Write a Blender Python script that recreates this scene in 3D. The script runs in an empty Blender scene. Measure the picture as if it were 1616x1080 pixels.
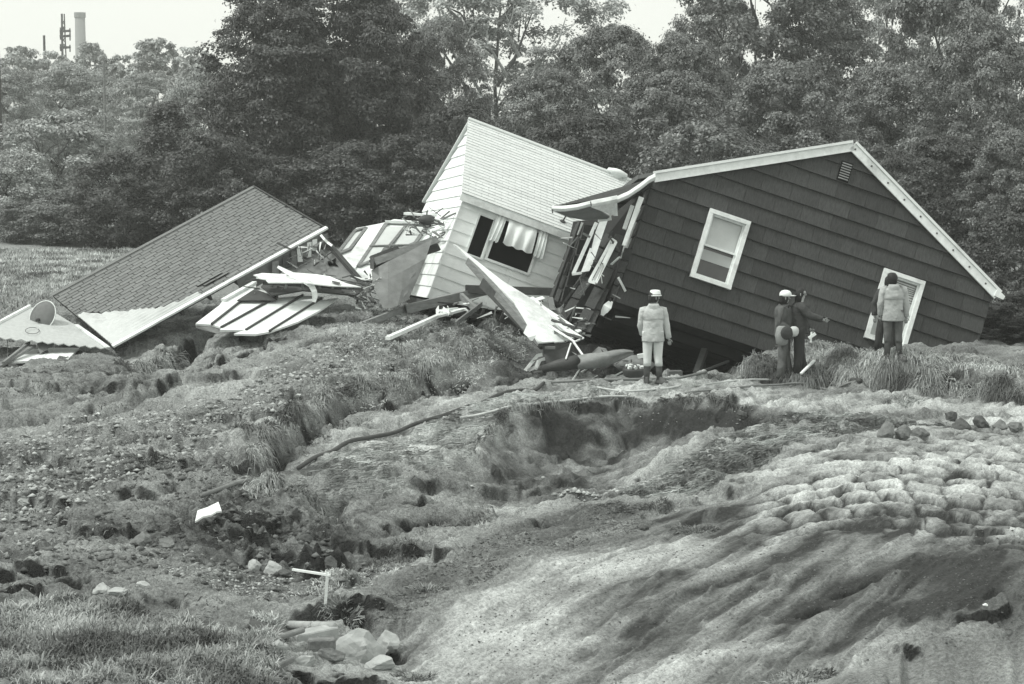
import bpy, bmesh, math, random
import numpy as np
from mathutils import Vector, Matrix
from mathutils.geometry import delaunay_2d_cdt

SC = bpy.context.scene
COL = SC.collection
R = math.radians

# ---------------------------------------------------------------- camera
CAMZ = 4.8
FPX = 3200.0
PITCH = math.atan(340 / 3200)
cam_data = bpy.data.cameras.new('camera')
cam_data.sensor_width = 36.0
cam_data.lens = 36.0 * FPX / 1616
cam_data.clip_start = 0.2
cam_data.clip_end = 6000
cam = bpy.data.objects.new('camera', cam_data)
cam.location = (0, 0, CAMZ)
cam.rotation_euler = (math.pi / 2 - PITCH, 0, 0)
COL.objects.link(cam)
SC.camera = cam

# ---------------------------------------------------------------- overcast sky, soft sun
SUN_EL, SUN_AZ = R(52), R(-76)       # high, from the left
world = bpy.data.worlds.new("World")
SC.world = world
world.use_nodes = True
nt = world.node_tree
for n in list(nt.nodes):
    nt.nodes.remove(n)
out = nt.nodes.new('ShaderNodeOutputWorld')
bg = nt.nodes.new('ShaderNodeBackground')
sky = nt.nodes.new('ShaderNodeTexSky')
sky.sky_type = 'NISHITA'
sky.sun_disc = False
sky.sun_elevation = SUN_EL
sky.sun_rotation = R(180) + SUN_AZ
sky.dust_density = 4.0
bw = nt.nodes.new('ShaderNodeHueSaturation')
bw.inputs['Saturation'].default_value = 0.0
mixc = nt.nodes.new('ShaderNodeMix')
mixc.data_type = 'RGBA'
mixc.inputs[0].default_value = 0.80           # mostly an even cloud deck
mixc.inputs[7].default_value = (7.3, 7.5, 6.95, 1)
nt.links.new(sky.outputs[0], bw.inputs['Color'])
nt.links.new(bw.outputs[0], mixc.inputs[6])
nt.links.new(mixc.outputs[2], bg.inputs[0])
bg.inputs[1].default_value = 0.082
nt.links.new(bg.outputs[0], out.inputs[0])

sun_data = bpy.data.lights.new('sun', 'SUN')
sun_data.energy = 1.5
sun_data.angle = R(10)
sun_data.color = (1.0, 1.0, 0.96)
sun = bpy.data.objects.new('sun', sun_data)
sd = Vector((math.cos(SUN_EL) * math.sin(SUN_AZ), -math.cos(SUN_EL) * math.cos(SUN_AZ), math.sin(SUN_EL)))
sun.rotation_euler = sd.to_track_quat('Z', 'Y').to_euler()
sun.location = (-30, -20, 60)
COL.objects.link(sun)

vs = SC.view_settings
SC.display_settings.display_device = 'sRGB'
vs.view_transform = 'Standard'
vs.look = 'None'
vs.exposure = 0.95
vs.gamma = 1.0
vs.use_curve_mapping = False
SC.cycles.max_bounces = 6
SC.cycles.volume_bounces = 1
SC.cycles.volume_step_rate = 4.0

# ---------------------------------------------------------------- camera maths (photo pixels -> points in the place)
CT, ST = math.cos(PITCH), math.sin(PITCH)
def ray(px, py):
    a, b = (px - 808) / FPX, (540 - py) / FPX
    return Vector((a, CT + b * ST, -ST + b * CT))
CAM = Vector((0, 0, CAMZ))
def P(px, py, Y):
    d = ray(px, py)
    return CAM + d * (Y / d.y)
def G(px, py, z=0.0):
    d = ray(px, py)
    return CAM + d * ((z - CAMZ) / d.z)
def to_pix(x, y, z):
    dy, dz = y, z - CAMZ
    fwd = dy * CT - dz * ST
    upc = dy * ST + dz * CT
    return 808 + FPX * x / fwd, 540 - FPX * upc / fwd

# ---------------------------------------------------------------- numpy noise
def _hash(ix, iy, seed):
    h = (ix.astype(np.int64) * 374761393 + iy.astype(np.int64) * 668265263 + seed * 1442695041) & 0x7fffffff
    h = (h ^ (h >> 13)) * 1274126177 & 0x7fffffff
    h = (h ^ (h >> 16)) * 2246822519 & 0x7fffffff
    return ((h ^ (h >> 15)) & 0xffffff) / float(0xffffff)
def vnoise(x, y, seed=0):
    ix, iy = np.floor(x), np.floor(y)
    fx, fy = x - ix, y - iy
    fx = fx * fx * (3 - 2 * fx); fy = fy * fy * (3 - 2 * fy)
    a = _hash(ix, iy, seed); b = _hash(ix + 1, iy, seed)
    c = _hash(ix, iy + 1, seed); d = _hash(ix + 1, iy + 1, seed)
    return (a + (b - a) * fx) * (1 - fy) + (c + (d - c) * fx) * fy
def fbm(x, y, seed=0, octv=4, gain=0.5):
    s = np.zeros_like(x); amp = 1.0; tot = 0
    for i in range(octv):
        s += amp * (vnoise(x, y, seed + i * 17) - 0.5)
        tot += amp; amp *= gain
        x = x * 2.03 + 13.1; y = y * 2.03 - 7.7
    return s / tot * 2
def worley(x, y, seed=0, jitter=0.85):
    ix, iy = np.floor(x), np.floor(y)
    f1 = np.full_like(x, 9.0); f2 = np.full_like(x, 9.0); idv = np.zeros_like(x)
    for dx in (-1, 0, 1):
        for dy in (-1, 0, 1):
            cx, cy = ix + dx, iy + dy
            px = cx + 0.5 + jitter * (_hash(cx, cy, seed) - .5)
            py = cy + 0.5 + jitter * (_hash(cx, cy, seed + 5) - .5)
            d = np.sqrt((px - x) ** 2 + (py - y) ** 2)
            m = d < f1
            f2 = np.where(m, f1, np.minimum(f2, d))
            idv = np.where(m, _hash(cx, cy, seed + 9), idv)
            f1 = np.where(m, d, f1)
    return f1, f2, idv
def sstep(a, b, x):
    t = np.clip((x - a) / (b - a), 0, 1)
    return t * t * (3 - 2 * t)

# ---------------------------------------------------------------- materials (the place is seen in black and white)
TINT = (0.955, 1.0, 0.985)
def grey(g):
    return (g * TINT[0], g * TINT[1], g * TINT[2], 1)
MATS = {}
def mat(name, g, rough=0.85, var=0.25, scale=6.0, bump=0.3, bscale=40.0, bdist=0.01, rnd=0.0, spec=0.3,
        stretch=(1, 1, 1), stain=0.0, metallic=0.0, sheen=0.0):
    """grey procedural surface: blotches, optional streaks and stains, fine relief, per-object shade."""
    if name in MATS:
        return MATS[name]
    m = bpy.data.materials.new(name); m.use_nodes = True
    t = m.node_tree; N = t.nodes; L = t.links
    bsdf = N['Principled BSDF']
    bsdf.inputs['Roughness'].default_value = rough
    bsdf.inputs['Specular IOR Level'].default_value = spec
    bsdf.inputs['Metallic'].default_value = metallic
    tc = N.new('ShaderNodeTexCoord'); mp = N.new('ShaderNodeMapping')
    mp.inputs['Scale'].default_value = stretch
    L.new(tc.outputs['Object'], mp.inputs['Vector'])
    nz = N.new('ShaderNodeTexNoise'); nz.inputs['Scale'].default_value = scale; nz.inputs['Detail'].default_value = 6
    nz.inputs['Roughness'].default_value = 0.65
    L.new(mp.outputs[0], nz.inputs['Vector'])
    ramp = N.new('ShaderNodeMapRange')
    ramp.inputs[1].default_value = 0.25; ramp.inputs[2].default_value = 0.75
    ramp.inputs[3].default_value = 1 - var; ramp.inputs[4].default_value = 1 + var * 0.6
    L.new(nz.outputs[0], ramp.inputs[0])
    val = ramp.outputs[0]
    if stain > 0:
        n2 = N.new('ShaderNodeTexNoise'); n2.inputs['Scale'].default_value = 1.3; n2.inputs['Detail'].default_value = 8
        n2.inputs['Roughness'].default_value = 0.7
        L.new(tc.outputs['Object'], n2.inputs['Vector'])
        r2 = N.new('ShaderNodeMapRange'); r2.inputs[1].default_value = 0.52; r2.inputs[2].default_value = 0.7
        r2.inputs[3].default_value = 1; r2.inputs[4].default_value = 1 - stain
        L.new(n2.outputs[0], r2.inputs[0])
        mu = N.new('ShaderNodeMath'); mu.operation = 'MULTIPLY'
        L.new(val, mu.inputs[0]); L.new(r2.outputs[0], mu.inputs[1]); val = mu.outputs[0]
    if rnd > 0:
        oi = N.new('ShaderNodeObjectInfo')
        r3 = N.new('ShaderNodeMapRange'); r3.inputs[3].default_value = 1 - rnd; r3.inputs[4].default_value = 1 + rnd
        L.new(oi.outputs['Random'], r3.inputs[0])
        mu = N.new('ShaderNodeMath'); mu.operation = 'MULTIPLY'
        L.new(val, mu.inputs[0]); L.new(r3.outputs[0], mu.inputs[1]); val = mu.outputs[0]
    vm = N.new('ShaderNodeVectorMath'); vm.operation = 'SCALE'
    vm.inputs[0].default_value = grey(g)[:3]
    L.new(val, vm.inputs['Scale'])
    L.new(vm.outputs[0], bsdf.inputs['Base Color'])
    if bump > 0:
        nb = N.new('ShaderNodeTexNoise'); nb.inputs['Scale'].default_value = bscale; nb.inputs['Detail'].default_value = 5
        L.new(mp.outputs[0], nb.inputs['Vector'])
        bp = N.new('ShaderNodeBump'); bp.inputs['Strength'].default_value = bump; bp.inputs['Distance'].default_value = bdist
        L.new(nb.outputs[0], bp.inputs['Height'])
        L.new(bp.outputs[0], bsdf.inputs['Normal'])
    MATS[name] = m
    return m

# ---------------------------------------------------------------- object helpers
def tag(o, label=None, cat=None, group=None, kind=None):
    if label: o['label'] = label
    if cat: o['category'] = cat
    if group: o['group'] = group
    if kind: o['kind'] = kind
    return o
def root(name, loc, label, cat, group=None, M=None):
    o = bpy.data.objects.new(name, None)
    o.empty_display_size = 0.3
    COL.objects.link(o)
    if M is not None: o.matrix_world = M
    else: o.location = loc
    o['_M'] = 1; del o['_M']
    RW[o.name] = M.copy() if M is not None else Matrix.Translation(Vector(loc))
    return tag(o, label, cat, group)
RW = {}
def world_of(o):
    return RW[o.name] if o is not None and o.name in RW else Matrix.Identity(4)

class MB:
    def __init__(s): s.v = []; s.f = []
    def add(s, vs_, fs):
        b = len(s.v); s.v += [tuple(p) for p in vs_]; s.f += [tuple(i + b for i in f) for f in fs]
        return s
    def box(s, c, sx, sy, sz, M=None):
        """centre c, full sizes, optional 3x3/4x4 orientation"""
        vs_ = [Vector((x * sx / 2, y * sy / 2, z * sz / 2)) for x in (-1, 1) for y in (-1, 1) for z in (-1, 1)]
        if M is not None: vs_ = [M @ p for p in vs_]
        c = Vector(c)
        return s.add([p + c for p in vs_], [(0, 1, 3, 2), (4, 6, 7, 5), (0, 4, 5, 1), (2, 3, 7, 6), (0, 2, 6, 4), (1, 5, 7, 3)])
    def bar(s, a, b, w, h, up=Vector((0, 0, 1)), taper=1.0):
        a, b = Vector(a), Vector(b); d = (b - a); d.normalize()
        x = d.cross(Vector(up))
        if x.length < 1e-4: x = d.cross(Vector((0, 1, 0)))
        x.normalize(); y = x.cross(d)
        vs_ = []
        for p, k in ((a, 1), (b, taper)):
            for i, j in ((-1, -1), (1, -1), (1, 1), (-1, 1)):
                vs_.append(p + x * (i * w / 2 * k) + y * (j * h / 2 * k))
        return s.add(vs_, [(0, 1, 2, 3), (7, 6, 5, 4), (0, 4, 5, 1), (1, 5, 6, 2), (2, 6, 7, 3), (3, 7, 4, 0)])
    def prism(s, pts, n):
        """polygon pts extruded by vector n"""
        k = len(pts); n = Vector(n)
        vs_ = [Vector(p) for p in pts] + [Vector(p) + n for p in pts]
        fs = [tuple(range(k - 1, -1, -1)), tuple(range(k, 2 * k))]
        fs += [(i, (i + 1) % k, (i + 1) % k + k, i + k) for i in range(k)]
        return s.add(vs_, fs)
    def tube(s, pts, r, seg=8, cap=True, flat=1.0):
        pts = [Vector(p) for p in pts]; n = len(pts)
        rs = r if hasattr(r, '__len__') else [r] * n
        vs_ = []; up = Vector((0, 0, 1))
        for i, p in enumerate(pts):
            d = (pts[min(i + 1, n - 1)] - pts[max(i - 1, 0)]).normalized()
            x = d.cross(up)
            if x.length < 1e-3: x = d.cross(Vector((0, 1, 0)))
            x.normalize(); y = x.cross(d)
            for k in range(seg):
                a = 2 * math.pi * k / seg
                vs_.append(p + x * math.cos(a) * rs[i] + y * math.sin(a) * rs[i] * flat)
        fs = [(i * seg + k, i * seg + (k + 1) % seg, (i + 1) * seg + (k + 1) % seg, (i + 1) * seg + k)
              for i in range(n - 1) for k in range(seg)]
        if cap: fs += [tuple(range(seg - 1, -1, -1)), tuple((n - 1) * seg + k for k in range(seg))]
        return s.add(vs_, fs)
    def loft(s, rings):
        """rings: list of equal-length point lists"""
        k = len(rings[0]); vs_ = [p for r_ in rings for p in r_]
        fs = [(i * k + j, i * k + (j + 1) % k, (i + 1) * k + (j + 1) % k, (i + 1) * k + j)
              for i in range(len(rings) - 1) for j in range(k)]
        fs += [tuple(range(k - 1, -1, -1)), tuple((len(rings) - 1) * k + j for j in range(k))]
        return s.add(vs_, fs)
    def build(s, name, m, parent=None, local=False, smooth=False, bevel=0, kind=None, label=None):
        """local=False: vertices are world points; local=True: vertices are in the parent's frame"""
        vs_ = [Vector(p) for p in s.v]
        if parent is None:
            xs = [p.x for p in vs_]; ys = [p.y for p in vs_]; zs = [p.z for p in vs_]
            org = Vector(((min(xs) + max(xs)) / 2, (min(ys) + max(ys)) / 2, min(zs)))
            vs_ = [p - org for p in vs_]
        elif not local:
            inv = world_of(parent).inverted()
            vs_ = [inv @ p for p in vs_]
        me = bpy.data.meshes.new(name)
        me.from_pydata(vs_, [], s.f)
        bm = bmesh.new(); bm.from_mesh(me)
        bmesh.ops.recalc_face_normals(bm, faces=bm.faces)
        if bevel > 0:
            bmesh.ops.bevel(bm, geom=list(bm.edges), offset=bevel, segments=1, affect='EDGES', clamp_overlap=True)
        bm.to_mesh(me); bm.free()
        if smooth:
            me.polygons.foreach_set('use_smooth', [True] * len(me.polygons))
        me.materials.append(m)
        o = bpy.data.objects.new(name, me); COL.objects.link(o)
        if parent is None:
            o.location = org
            RW[o.name] = Matrix.Translation(org)
        else:
            o.parent = parent
            RW[o.name] = world_of(parent)
        if kind: o['kind'] = kind
        if label: o['label'] = label
        return o

def frame(O, u, v):
    """4x4 with columns u, w(depth)=v x u ..., v ; local x=u, y=into the thing, z=v"""
    u = Vector(u).normalized(); v = Vector(v); v = (v - u * v.dot(u)).normalized(); w = v.cross(u)
    M = Matrix.Identity(4)
    for i in range(3):
        M[i][0] = u[i]; M[i][1] = w[i]; M[i][2] = v[i]; M[i][3] = O[i]
    return M
def hit_local(M, px, py, c=0.0):
    """where the sight line meets the local plane y=c; returns local (x, z)"""
    inv = M.inverted(); o = inv @ CAM; d = inv.to_3x3() @ ray(px, py)
    t = (c - o.y) / d.y; p = o + d * t
    return p.x, p.z
def plane3(a, b, c):
    """three (px,py,Y) -> point and normal"""
    A, B, C_ = P(*a), P(*b), P(*c)
    n = (B - A).cross(C_ - A).normalized()
    if n.dot(CAM - A) < 0: n = -n
    return A, n
def on_plane(pl, px, py, off=0.0):
    A, n = pl; d = ray(px, py)
    t = (A + n * off - CAM).dot(n) / d.dot(n)
    return CAM + d * t

def smooth_img(a, k):
    for _ in range(k):
        b = a.copy()
        b[1:-1] = (a[:-2] + 2 * a[1:-1] + a[2:]) / 4
        a = b.copy()
        a[:, 1:-1] = (b[:, :-2] + 2 * b[:, 1:-1] + b[:, 2:]) / 4
    return a

# a fast mesh from numpy arrays of quads or triangles
def np_mesh(name, V, F, m, smooth=False, colors=None):
    me = bpy.data.meshes.new(name)
    k = F.shape[1]
    me.vertices.add(len(V)); me.vertices.foreach_set('co', np.ascontiguousarray(V, dtype=np.float32).ravel())
    me.loops.add(F.size); me.loops.foreach_set('vertex_index', np.ascontiguousarray(F, dtype=np.int32).ravel())
    me.polygons.add(len(F))
    me.polygons.foreach_set('loop_start', np.arange(0, F.size, k, dtype=np.int32))
    me.polygons.foreach_set('loop_total', np.full(len(F), k, dtype=np.int32))
    if smooth: me.polygons.foreach_set('use_smooth', np.ones(len(F), dtype=bool))
    if colors is not None:
        at = me.color_attributes.new('tone', 'FLOAT_COLOR', 'POINT')
        c4 = np.ones((len(V), 4), dtype=np.float32); cc = colors.reshape(len(V), -1); c4[:, :cc.shape[1]] = cc
        at.data.foreach_set('color', c4.ravel())
    me.update(calc_edges=True)
    me.materials.append(m)
    return me
# ================================================================ THE GROUND
LINES = [  # break lines (px, py, z)
 # torn lip of the upper turf and the foot of its scarp
 [(862,520,.35),(845,508,.55),(800,503,.66),(765,512,.66),(742,540,.6),(705,566,.46),(640,591,.36),(577,604,.32),(520,626,.27),(482,646,.25),(440,671,.25),(412,697,.25),(392,722,.2)],
 [(868,572,.0),(842,585,0),(800,596,0),(742,603,0),(692,612,0),(640,629,0),(580,636,0),(530,656,0),(490,676,0),(455,702,0),(420,736,0),(400,752,0)],
 # crater: back rim, foot of its back wall, near right rim
 [(736,706,-.06),(760,690,0),(800,662,0),(850,644,0),(900,634,0),(960,629,0),(1040,629,0),(1120,633,0),(1180,640,0),(1240,647,0),(1320,655,0)],
 [(752,722,-.3),(800,722,-.5),(900,714,-.62),(1000,712,-.68),(1080,702,-.62),(1150,688,-.45),(1215,668,-.22),(1300,664,-.1)],
 [(960,770,-.60),(985,758,-.50),(1010,745,-.42),(1060,728,-.32),(1110,711,-.2),(1150,694,-.08),(1175,680,.0),(1205,668,.06),(1260,660,.15),(1340,664,.12)],
 [(1000,772,-.42),(1080,748,-.22),(1130,726,-.08),(1180,700,.05),(1230,685,.12)],
 # grassy bank on the right: top and foot
 [(1163,582,.15),(1176,560,.42),(1210,550,.5),(1260,553,.5),(1320,561,.46),(1380,569,.45),(1440,577,.42),(1500,587,.40),(1560,597,.38),(1616,606,.36),(1700,616,.34)],
 [(1160,597,0),(1180,602,0),(1240,606,0),(1300,608,0),(1360,613,0),(1430,620,0),(1500,632,0),(1560,640,0),(1616,647,0),(1700,658,0)],
 # gravel crest
 [(905,795,-.12),(850,813,-.1),(800,834,-.08),(740,862,-.06),(680,892,-.05),(620,928,-.05),(560,966,-.1)],
 [(890,785,-.3),(830,806,-.32),(770,828,-.33),(700,856,-.33),(640,884,-.32),(580,915,-.32),(500,955,-.35)],
 # sod hump left of centre
 [(395,775,.05),(430,762,.12),(480,757,.16),(515,765,.12)],
 [(430,832,-.08),(480,830,-.12),(515,815,-.16),(530,790,-.2)],
]
PTS = [
 (960,612,0),(1060,608,0),(1120,604,0),(1200,615,0),(1400,640,.0),(1600,655,.05),(600,660,0),(700,640,0),(880,612,0),(540,700,-.02),(1500,650,.02),
 (600,500,.85),(520,500,.85),(430,515,.8),(660,515,.82),(700,512,.8),(560,560,.58),(450,590,.45),(330,590,.4),(200,600,.36),(60,600,.33),(0,600,.33),
 (300,650,.25),(180,650,.22),(60,650,.2),(0,660,.2),(350,700,.22),(300,720,.15),(100,720,.1),(0,720,.1),(700,545,.6),(620,560,.55),(-150,600,.33),(-150,720,.1),
 (640,712,-.05),(560,745,-.08),(700,745,-.2),(640,775,-.22),(560,830,-.18),(600,790,-.25),(750,800,-.42),(820,782,-.5),(690,800,-.3),
 (850,755,-.66),(930,752,-.72),(800,765,-.56),
 (1300,700,.3),(1210,715,.14),(1100,770,-.12),(1450,690,.33),(1616,690,.38),(1200,800,.22),(1400,780,.55),(1616,780,.68),(1100,830,.02),(1300,850,.48),(1500,870,.62),(1616,880,.7),
 (1000,810,-.15),(1200,900,.3),(1000,900,.02),(1400,930,.45),(1616,950,.62),(1616,1080,.5),(1400,1080,.35),(1200,1080,.15),(900,1080,-.15),(700,1080,-.3),(800,950,-.1),(700,985,-.2),(900,850,-.05),(1800,780,.75),(1800,900,.8),(1800,1080,.6),(1800,690,.4),
 (600,870,-.3),(430,960,-.22),(500,880,-.2),(400,830,0),(300,800,.02),(100,800,.05),(0,800,.05),(300,880,-.05),(100,880,.0),(0,880,0),(300,950,0),(100,950,.1),(0,950,.1),(0,1080,.15),(200,1080,.15),
 (380,1080,.02),(450,1010,-.22),(520,1085,-.4),(600,1030,-.4),(-180,800,.05),(-180,950,.1),(-180,1080,.15),
]
WPTS = [  # world points: pit under the grey house, plain behind, bank under the camera
 (1.2,39.2,-.05),(4.4,39.2,-.05),(1.6,40.6,-.6),(4.0,40.6,-.6),(1.5,46,-.5),(4.5,46,-.5),(6,41,.35),(7,41,.3),(9.5,41,.25),(-8.2,41.2,.1),(-6.6,41.8,.28),(-10.5,41,.15),(-5.2,42.6,.45),(12,42,.3),(6,47,.1),(10,48,.3),(.2,41,.1),(.3,46,.2),(-1,43,.3),
 (-3,44,.7),(-6,45,.7),(-10,44,.5),(-14,44,.4),(-3,52,.6),(-14,52,.5),(4,53,.4),(14,52,.4),(18,44,.3),(-18,44,.35),
 (-25,68,.4),(0,68,.5),(25,68,.4),(-60,120,.5),(60,120,.5),(-600,1500,.5),(600,1500,.5),(-30,60,.4),(30,60,.4),
 (-7,15.4,.2),(0,15.4,-.3),(7,15.4,.45),(-6,12,.5),(6,12,.6),(-4,6,1.9),(4,6,1.9),(-3,2,3.1),(3,2,3.1),(-1,.5,3.2),(1,.5,3.2),
]
verts2, zs, cons = [], [], []
for ln in LINES:
    b = len(verts2)
    for i, (a, c, z) in enumerate(ln):
        g = G(a, c, z); verts2.append(Vector((g.x, g.y))); zs.append(z)
        if i: cons.append((b + i - 1, b + i))
for a, c, z in PTS:
    g = G(a, c, z); verts2.append(Vector((g.x, g.y))); zs.append(z)
for x, y, z in WPTS:
    verts2.append(Vector((x, y))); zs.append(z)
tv, te, tf, ov, oe, of = delaunay_2d_cdt(verts2, cons, [], 0, 1e-4, True)
tz = []
for i, o_ in enumerate(ov):
    if o_: tz.append(zs[o_[0]])
    else:
        dd = sorted(range(len(verts2)), key=lambda k: (verts2[k] - tv[i]).length)[:2]
        tz.append((zs[dd[0]] + zs[dd[1]]) / 2)

colS = np.concatenate([np.linspace(-.5, -.285, 22)[:-1], np.linspace(-.285, .285, 740), np.linspace(.285, .5, 22)[1:]])
pyrow = np.concatenate([np.linspace(1110, 640, 450)[:-1], np.linspace(640, 500, 230)[:-1], np.linspace(500, 392, 60)])
rowY = np.array([(G(808, float(p), 0)).y for p in pyrow])
rowY = np.concatenate([np.linspace(.6, rowY[0], 24)[:-1], rowY, np.geomspace(rowY[-1], 1500, 40)[1:]])
NR, NC = len(rowY), len(colS)
GY = np.repeat(rowY[:, None], NC, 1)
GX = colS[None, :] * (GY + 1.5)
GZ = np.full((NR, NC), np.nan)
fx, fy = GX.ravel(), GY.ravel(); fz = GZ.ravel()
for f in tf:
    for k in range(1, len(f) - 1):
        i0, i1, i2 = f[0], f[k], f[k + 1]
        a, b, c = tv[i0], tv[i1], tv[i2]
        y0, y1 = min(a.y, b.y, c.y), max(a.y, b.y, c.y)
        r0, r1 = np.searchsorted(rowY, y0 - 1e-6), np.searchsorted(rowY, y1 + 1e-6)
        if r1 <= r0: continue
        sx, sy = GX[r0:r1], GY[r0:r1]
        den = (b.y - c.y) * (a.x - c.x) + (c.x - b.x) * (a.y - c.y)
        if abs(den) < 1e-9: continue
        l0 = ((b.y - c.y) * (sx - c.x) + (c.x - b.x) * (sy - c.y)) / den
        l1 = ((c.y - a.y) * (sx - c.x) + (a.x - c.x) * (sy - c.y)) / den
        l2 = 1 - l0 - l1
        m_ = (l0 > -1e-6) & (l1 > -1e-6) & (l2 > -1e-6)
        sub = GZ[r0:r1]; sub[m_] = (l0 * tz[i0] + l1 * tz[i1] + l2 * tz[i2])[m_]
GZ = np.where(np.isnan(GZ), .4, GZ)
soft = smooth_img(GZ, 16)
sharp = smooth_img(GZ, 1)
diff = np.abs(sharp - soft)
k_ = sstep(.02, .06, smooth_img(diff, 6))
GZ = soft * (1 - k_) + sharp * k_

def poly_px(pts, z=0.0):
    return [(G(a, b, z).x, G(a, b, z).y) for a, b in pts]
def dist_line(X, Y, pts):
    """distance to a world polyline and the side (+ = towards the camera)"""
    best = np.full(X.shape, 1e9); side = np.zeros(X.shape); tt = np.zeros(X.shape); acc = 0
    for (x0, y0), (x1, y1) in zip(pts[:-1], pts[1:]):
        dx, dy = x1 - x0, y1 - y0; L2 = dx * dx + dy * dy
        t = np.clip(((X - x0) * dx + (Y - y0) * dy) / L2, 0, 1)
        ex, ey = X - (x0 + t * dx), Y - (y0 + t * dy)
        d = np.sqrt(ex * ex + ey * ey); m_ = d < best
        best = np.where(m_, d, best)
        side = np.where(m_, np.sign(dx * ey - dy * ex), side)
        tt = np.where(m_, acc + t * math.sqrt(L2), tt); acc += math.sqrt(L2)
    return best, side, tt, acc
def inside(X, Y, pts, soft_=.5):
    """soft mask of a world polygon"""
    ins = np.zeros(X.shape, bool)
    n = len(pts)
    for i in range(n):
        x0, y0 = pts[i]; x1, y1 = pts[(i + 1) % n]
        c = ((y0 > Y) != (y1 > Y)) & (X < (x1 - x0) * (Y - y0) / ((y1 - y0) or 1e-9) + x0)
        ins ^= c
    d = dist_line(X, Y, list(pts) + [pts[0]])[0]
    return np.where(ins, sstep(-soft_, soft_, d), sstep(-soft_, soft_, -d))
# regions and cracks are only worked out for the near ground
r_hi = int(np.searchsorted(rowY, 60))
X, Y, Z = GX[:r_hi], GY[:r_hi], GZ[:r_hi].copy()
PXv, PYv = to_pix(X, Y, Z)

# cracks and hollows: (line of pixels with z), half width m, depth m
CRACKS = [
 ([(198,590,.35),(240,574,.4),(300,540,.5),(350,515,.6)], .42, .75),
 ([(335,584,.42),(372,566,.5),(440,546,.6)], .17, .5),
 ([(222,626,.3),(262,608,.33),(296,598,.35)], .13, .25),
 ([(268,692,.2),(300,690,.2),(345,690,.2)], .25, .35),
 ([(1190,652,0),(1240,656,0),(1320,659,0)], .12, .18),
 ([(500,800,-.1),(520,786,-.12),(560,778,-.12)], .18, .3),
 ([(600,800,-.2),(660,795,-.25),(700,785,-.25)], .12, .16),
 ([(640,838,-.3),(700,826,-.3),(740,822,-.3)], .14, .14),
 ([(480,905,-.2),(530,890,-.25),(548,886,-.25)], .16, .35),
 ([(1268,952,.4),(1300,941,.43)], .08, .14),
 ([(1330,930,.42),(1375,916,.46)], .09, .16),
 ([(1070,840,.0),(1120,825,.05)], .12, .1),
 ([(430,1005,-.2),(480,1000,-.3),(560,1008,-.35)], .2, .3),
 ([(585,1040,-.4),(620,1050,-.4)], .12, .3),
]
for pts, w, dep in CRACKS:
    wp = [(G(*p).x, G(*p).y) for p in pts]
    d, side, tt, L_ = dist_line(X, Y, wp)
    wob = 1 + .5 * fbm(X * 3, Y * 3, 91, 3)
    Z -= dep * np.exp(-(d / (w * wob)) ** 4)

# named regions (world polygons traced at ground level)
sod_a = inside(X, Y, poly_px([(1185,740),(1240,700),(1330,675),(1450,650),(1640,650),(1640,925),(1560,910),(1450,880),(1330,862),(1220,858),(1185,805)], .35), .5)
sod_b = inside(X, Y, poly_px([(1450,1085),(1380,1050),(1500,985),(1640,940),(1640,1090)], .55), .4)
mud = inside(X, Y, poly_px([(900,805),(1180,790),(1230,850),(1440,860),(1740,900),(1740,960),(1400,1090),(600,1090),(640,1010),(560,970),(640,925),(760,862)], .1), .6)
gravelband = inside(X, Y, poly_px([(905,797),(1010,800),(1040,830),(960,860),(860,885),(740,930),(640,960),(560,985),(540,975),(620,926),(740,862),(850,812)], 0), .25)
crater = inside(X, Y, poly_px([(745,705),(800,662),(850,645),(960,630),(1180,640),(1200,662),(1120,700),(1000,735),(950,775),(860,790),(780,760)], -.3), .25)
bench = inside(X, Y, poly_px([(650,640),(870,600),(1160,604),(1620,640),(1640,665),(1430,660),(1340,660),(1180,640),(960,628),(850,642),(740,700),(560,740),(470,730),(520,680)], 0), .35)
clods = inside(X, Y, poly_px([(180,830),(430,760),(600,800),(620,850),(560,880),(400,900),(200,900),(60,860)], 0), .7)
upper = inside(X, Y, poly_px([(-50,600),(200,560),(420,520),(600,490),(840,505),(760,520),(640,590),(500,640),(400,700),(330,740),(-50,740)], .4), .5)
stony = inside(X, Y, poly_px([(330,640),(480,580),(620,560),(640,585),(500,635),(420,680),(340,690),(200,740),(60,800),(-50,800),(-50,700)], .3), .5)
grassL = inside(X, Y, poly_px([(-60,960),(150,930),(330,950),(440,975),(440,1010),(400,1090),(-60,1090)], .1), .5)
pale_low = inside(X, Y, poly_px([(470,1050),(620,1050),(760,1000),(900,1020),(1000,1095),(440,1095)], -.3), .5)

STK = np.zeros(X.shape)
# relief at several sizes
acr = X * .5 + Y * .87          # mud has slid from upper right to lower left: streaks run along this
lean = X * .87 - Y * .5
big = fbm(X * .55, Y * .55, 3, 4)
mid = fbm(X * 2.1, Y * 2.1, 11, 4)
fine = fbm(X * 8, Y * 8, 23, 3)
flow = fbm(acr * .55 + .5 * mid, lean * 3.2 + .3 * mid, 41, 4)
rough = 1 - .72 * mud - .35 * bench - .3 * sod_a
Z += big * .10 * (1 - .4 * mud) + mid * .065 * rough + (np.abs(fine) - .2) * .05 * rough
Z += flow * .085 * (1 - clods) * (1 - .78 * mud) * (1 - .7 * sod_a)
rdg = 1 - np.abs(fbm(acr * .5 + .35 * mid, lean * 2.0 + .2 * mid, 49, 4))
Z += (rdg ** 6 - .3) * .07 * (1 - .55 * mud) * (1 - sod_a) * (1 - .35 * clods)
fl2 = fbm(acr * 1.2, lean * 9, 47, 3)
rd2 = 1 - np.abs(fbm(acr * .55 + .25 * mid, lean * 3.6 + .3 * mid, 53, 4)) * 1.6
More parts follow.
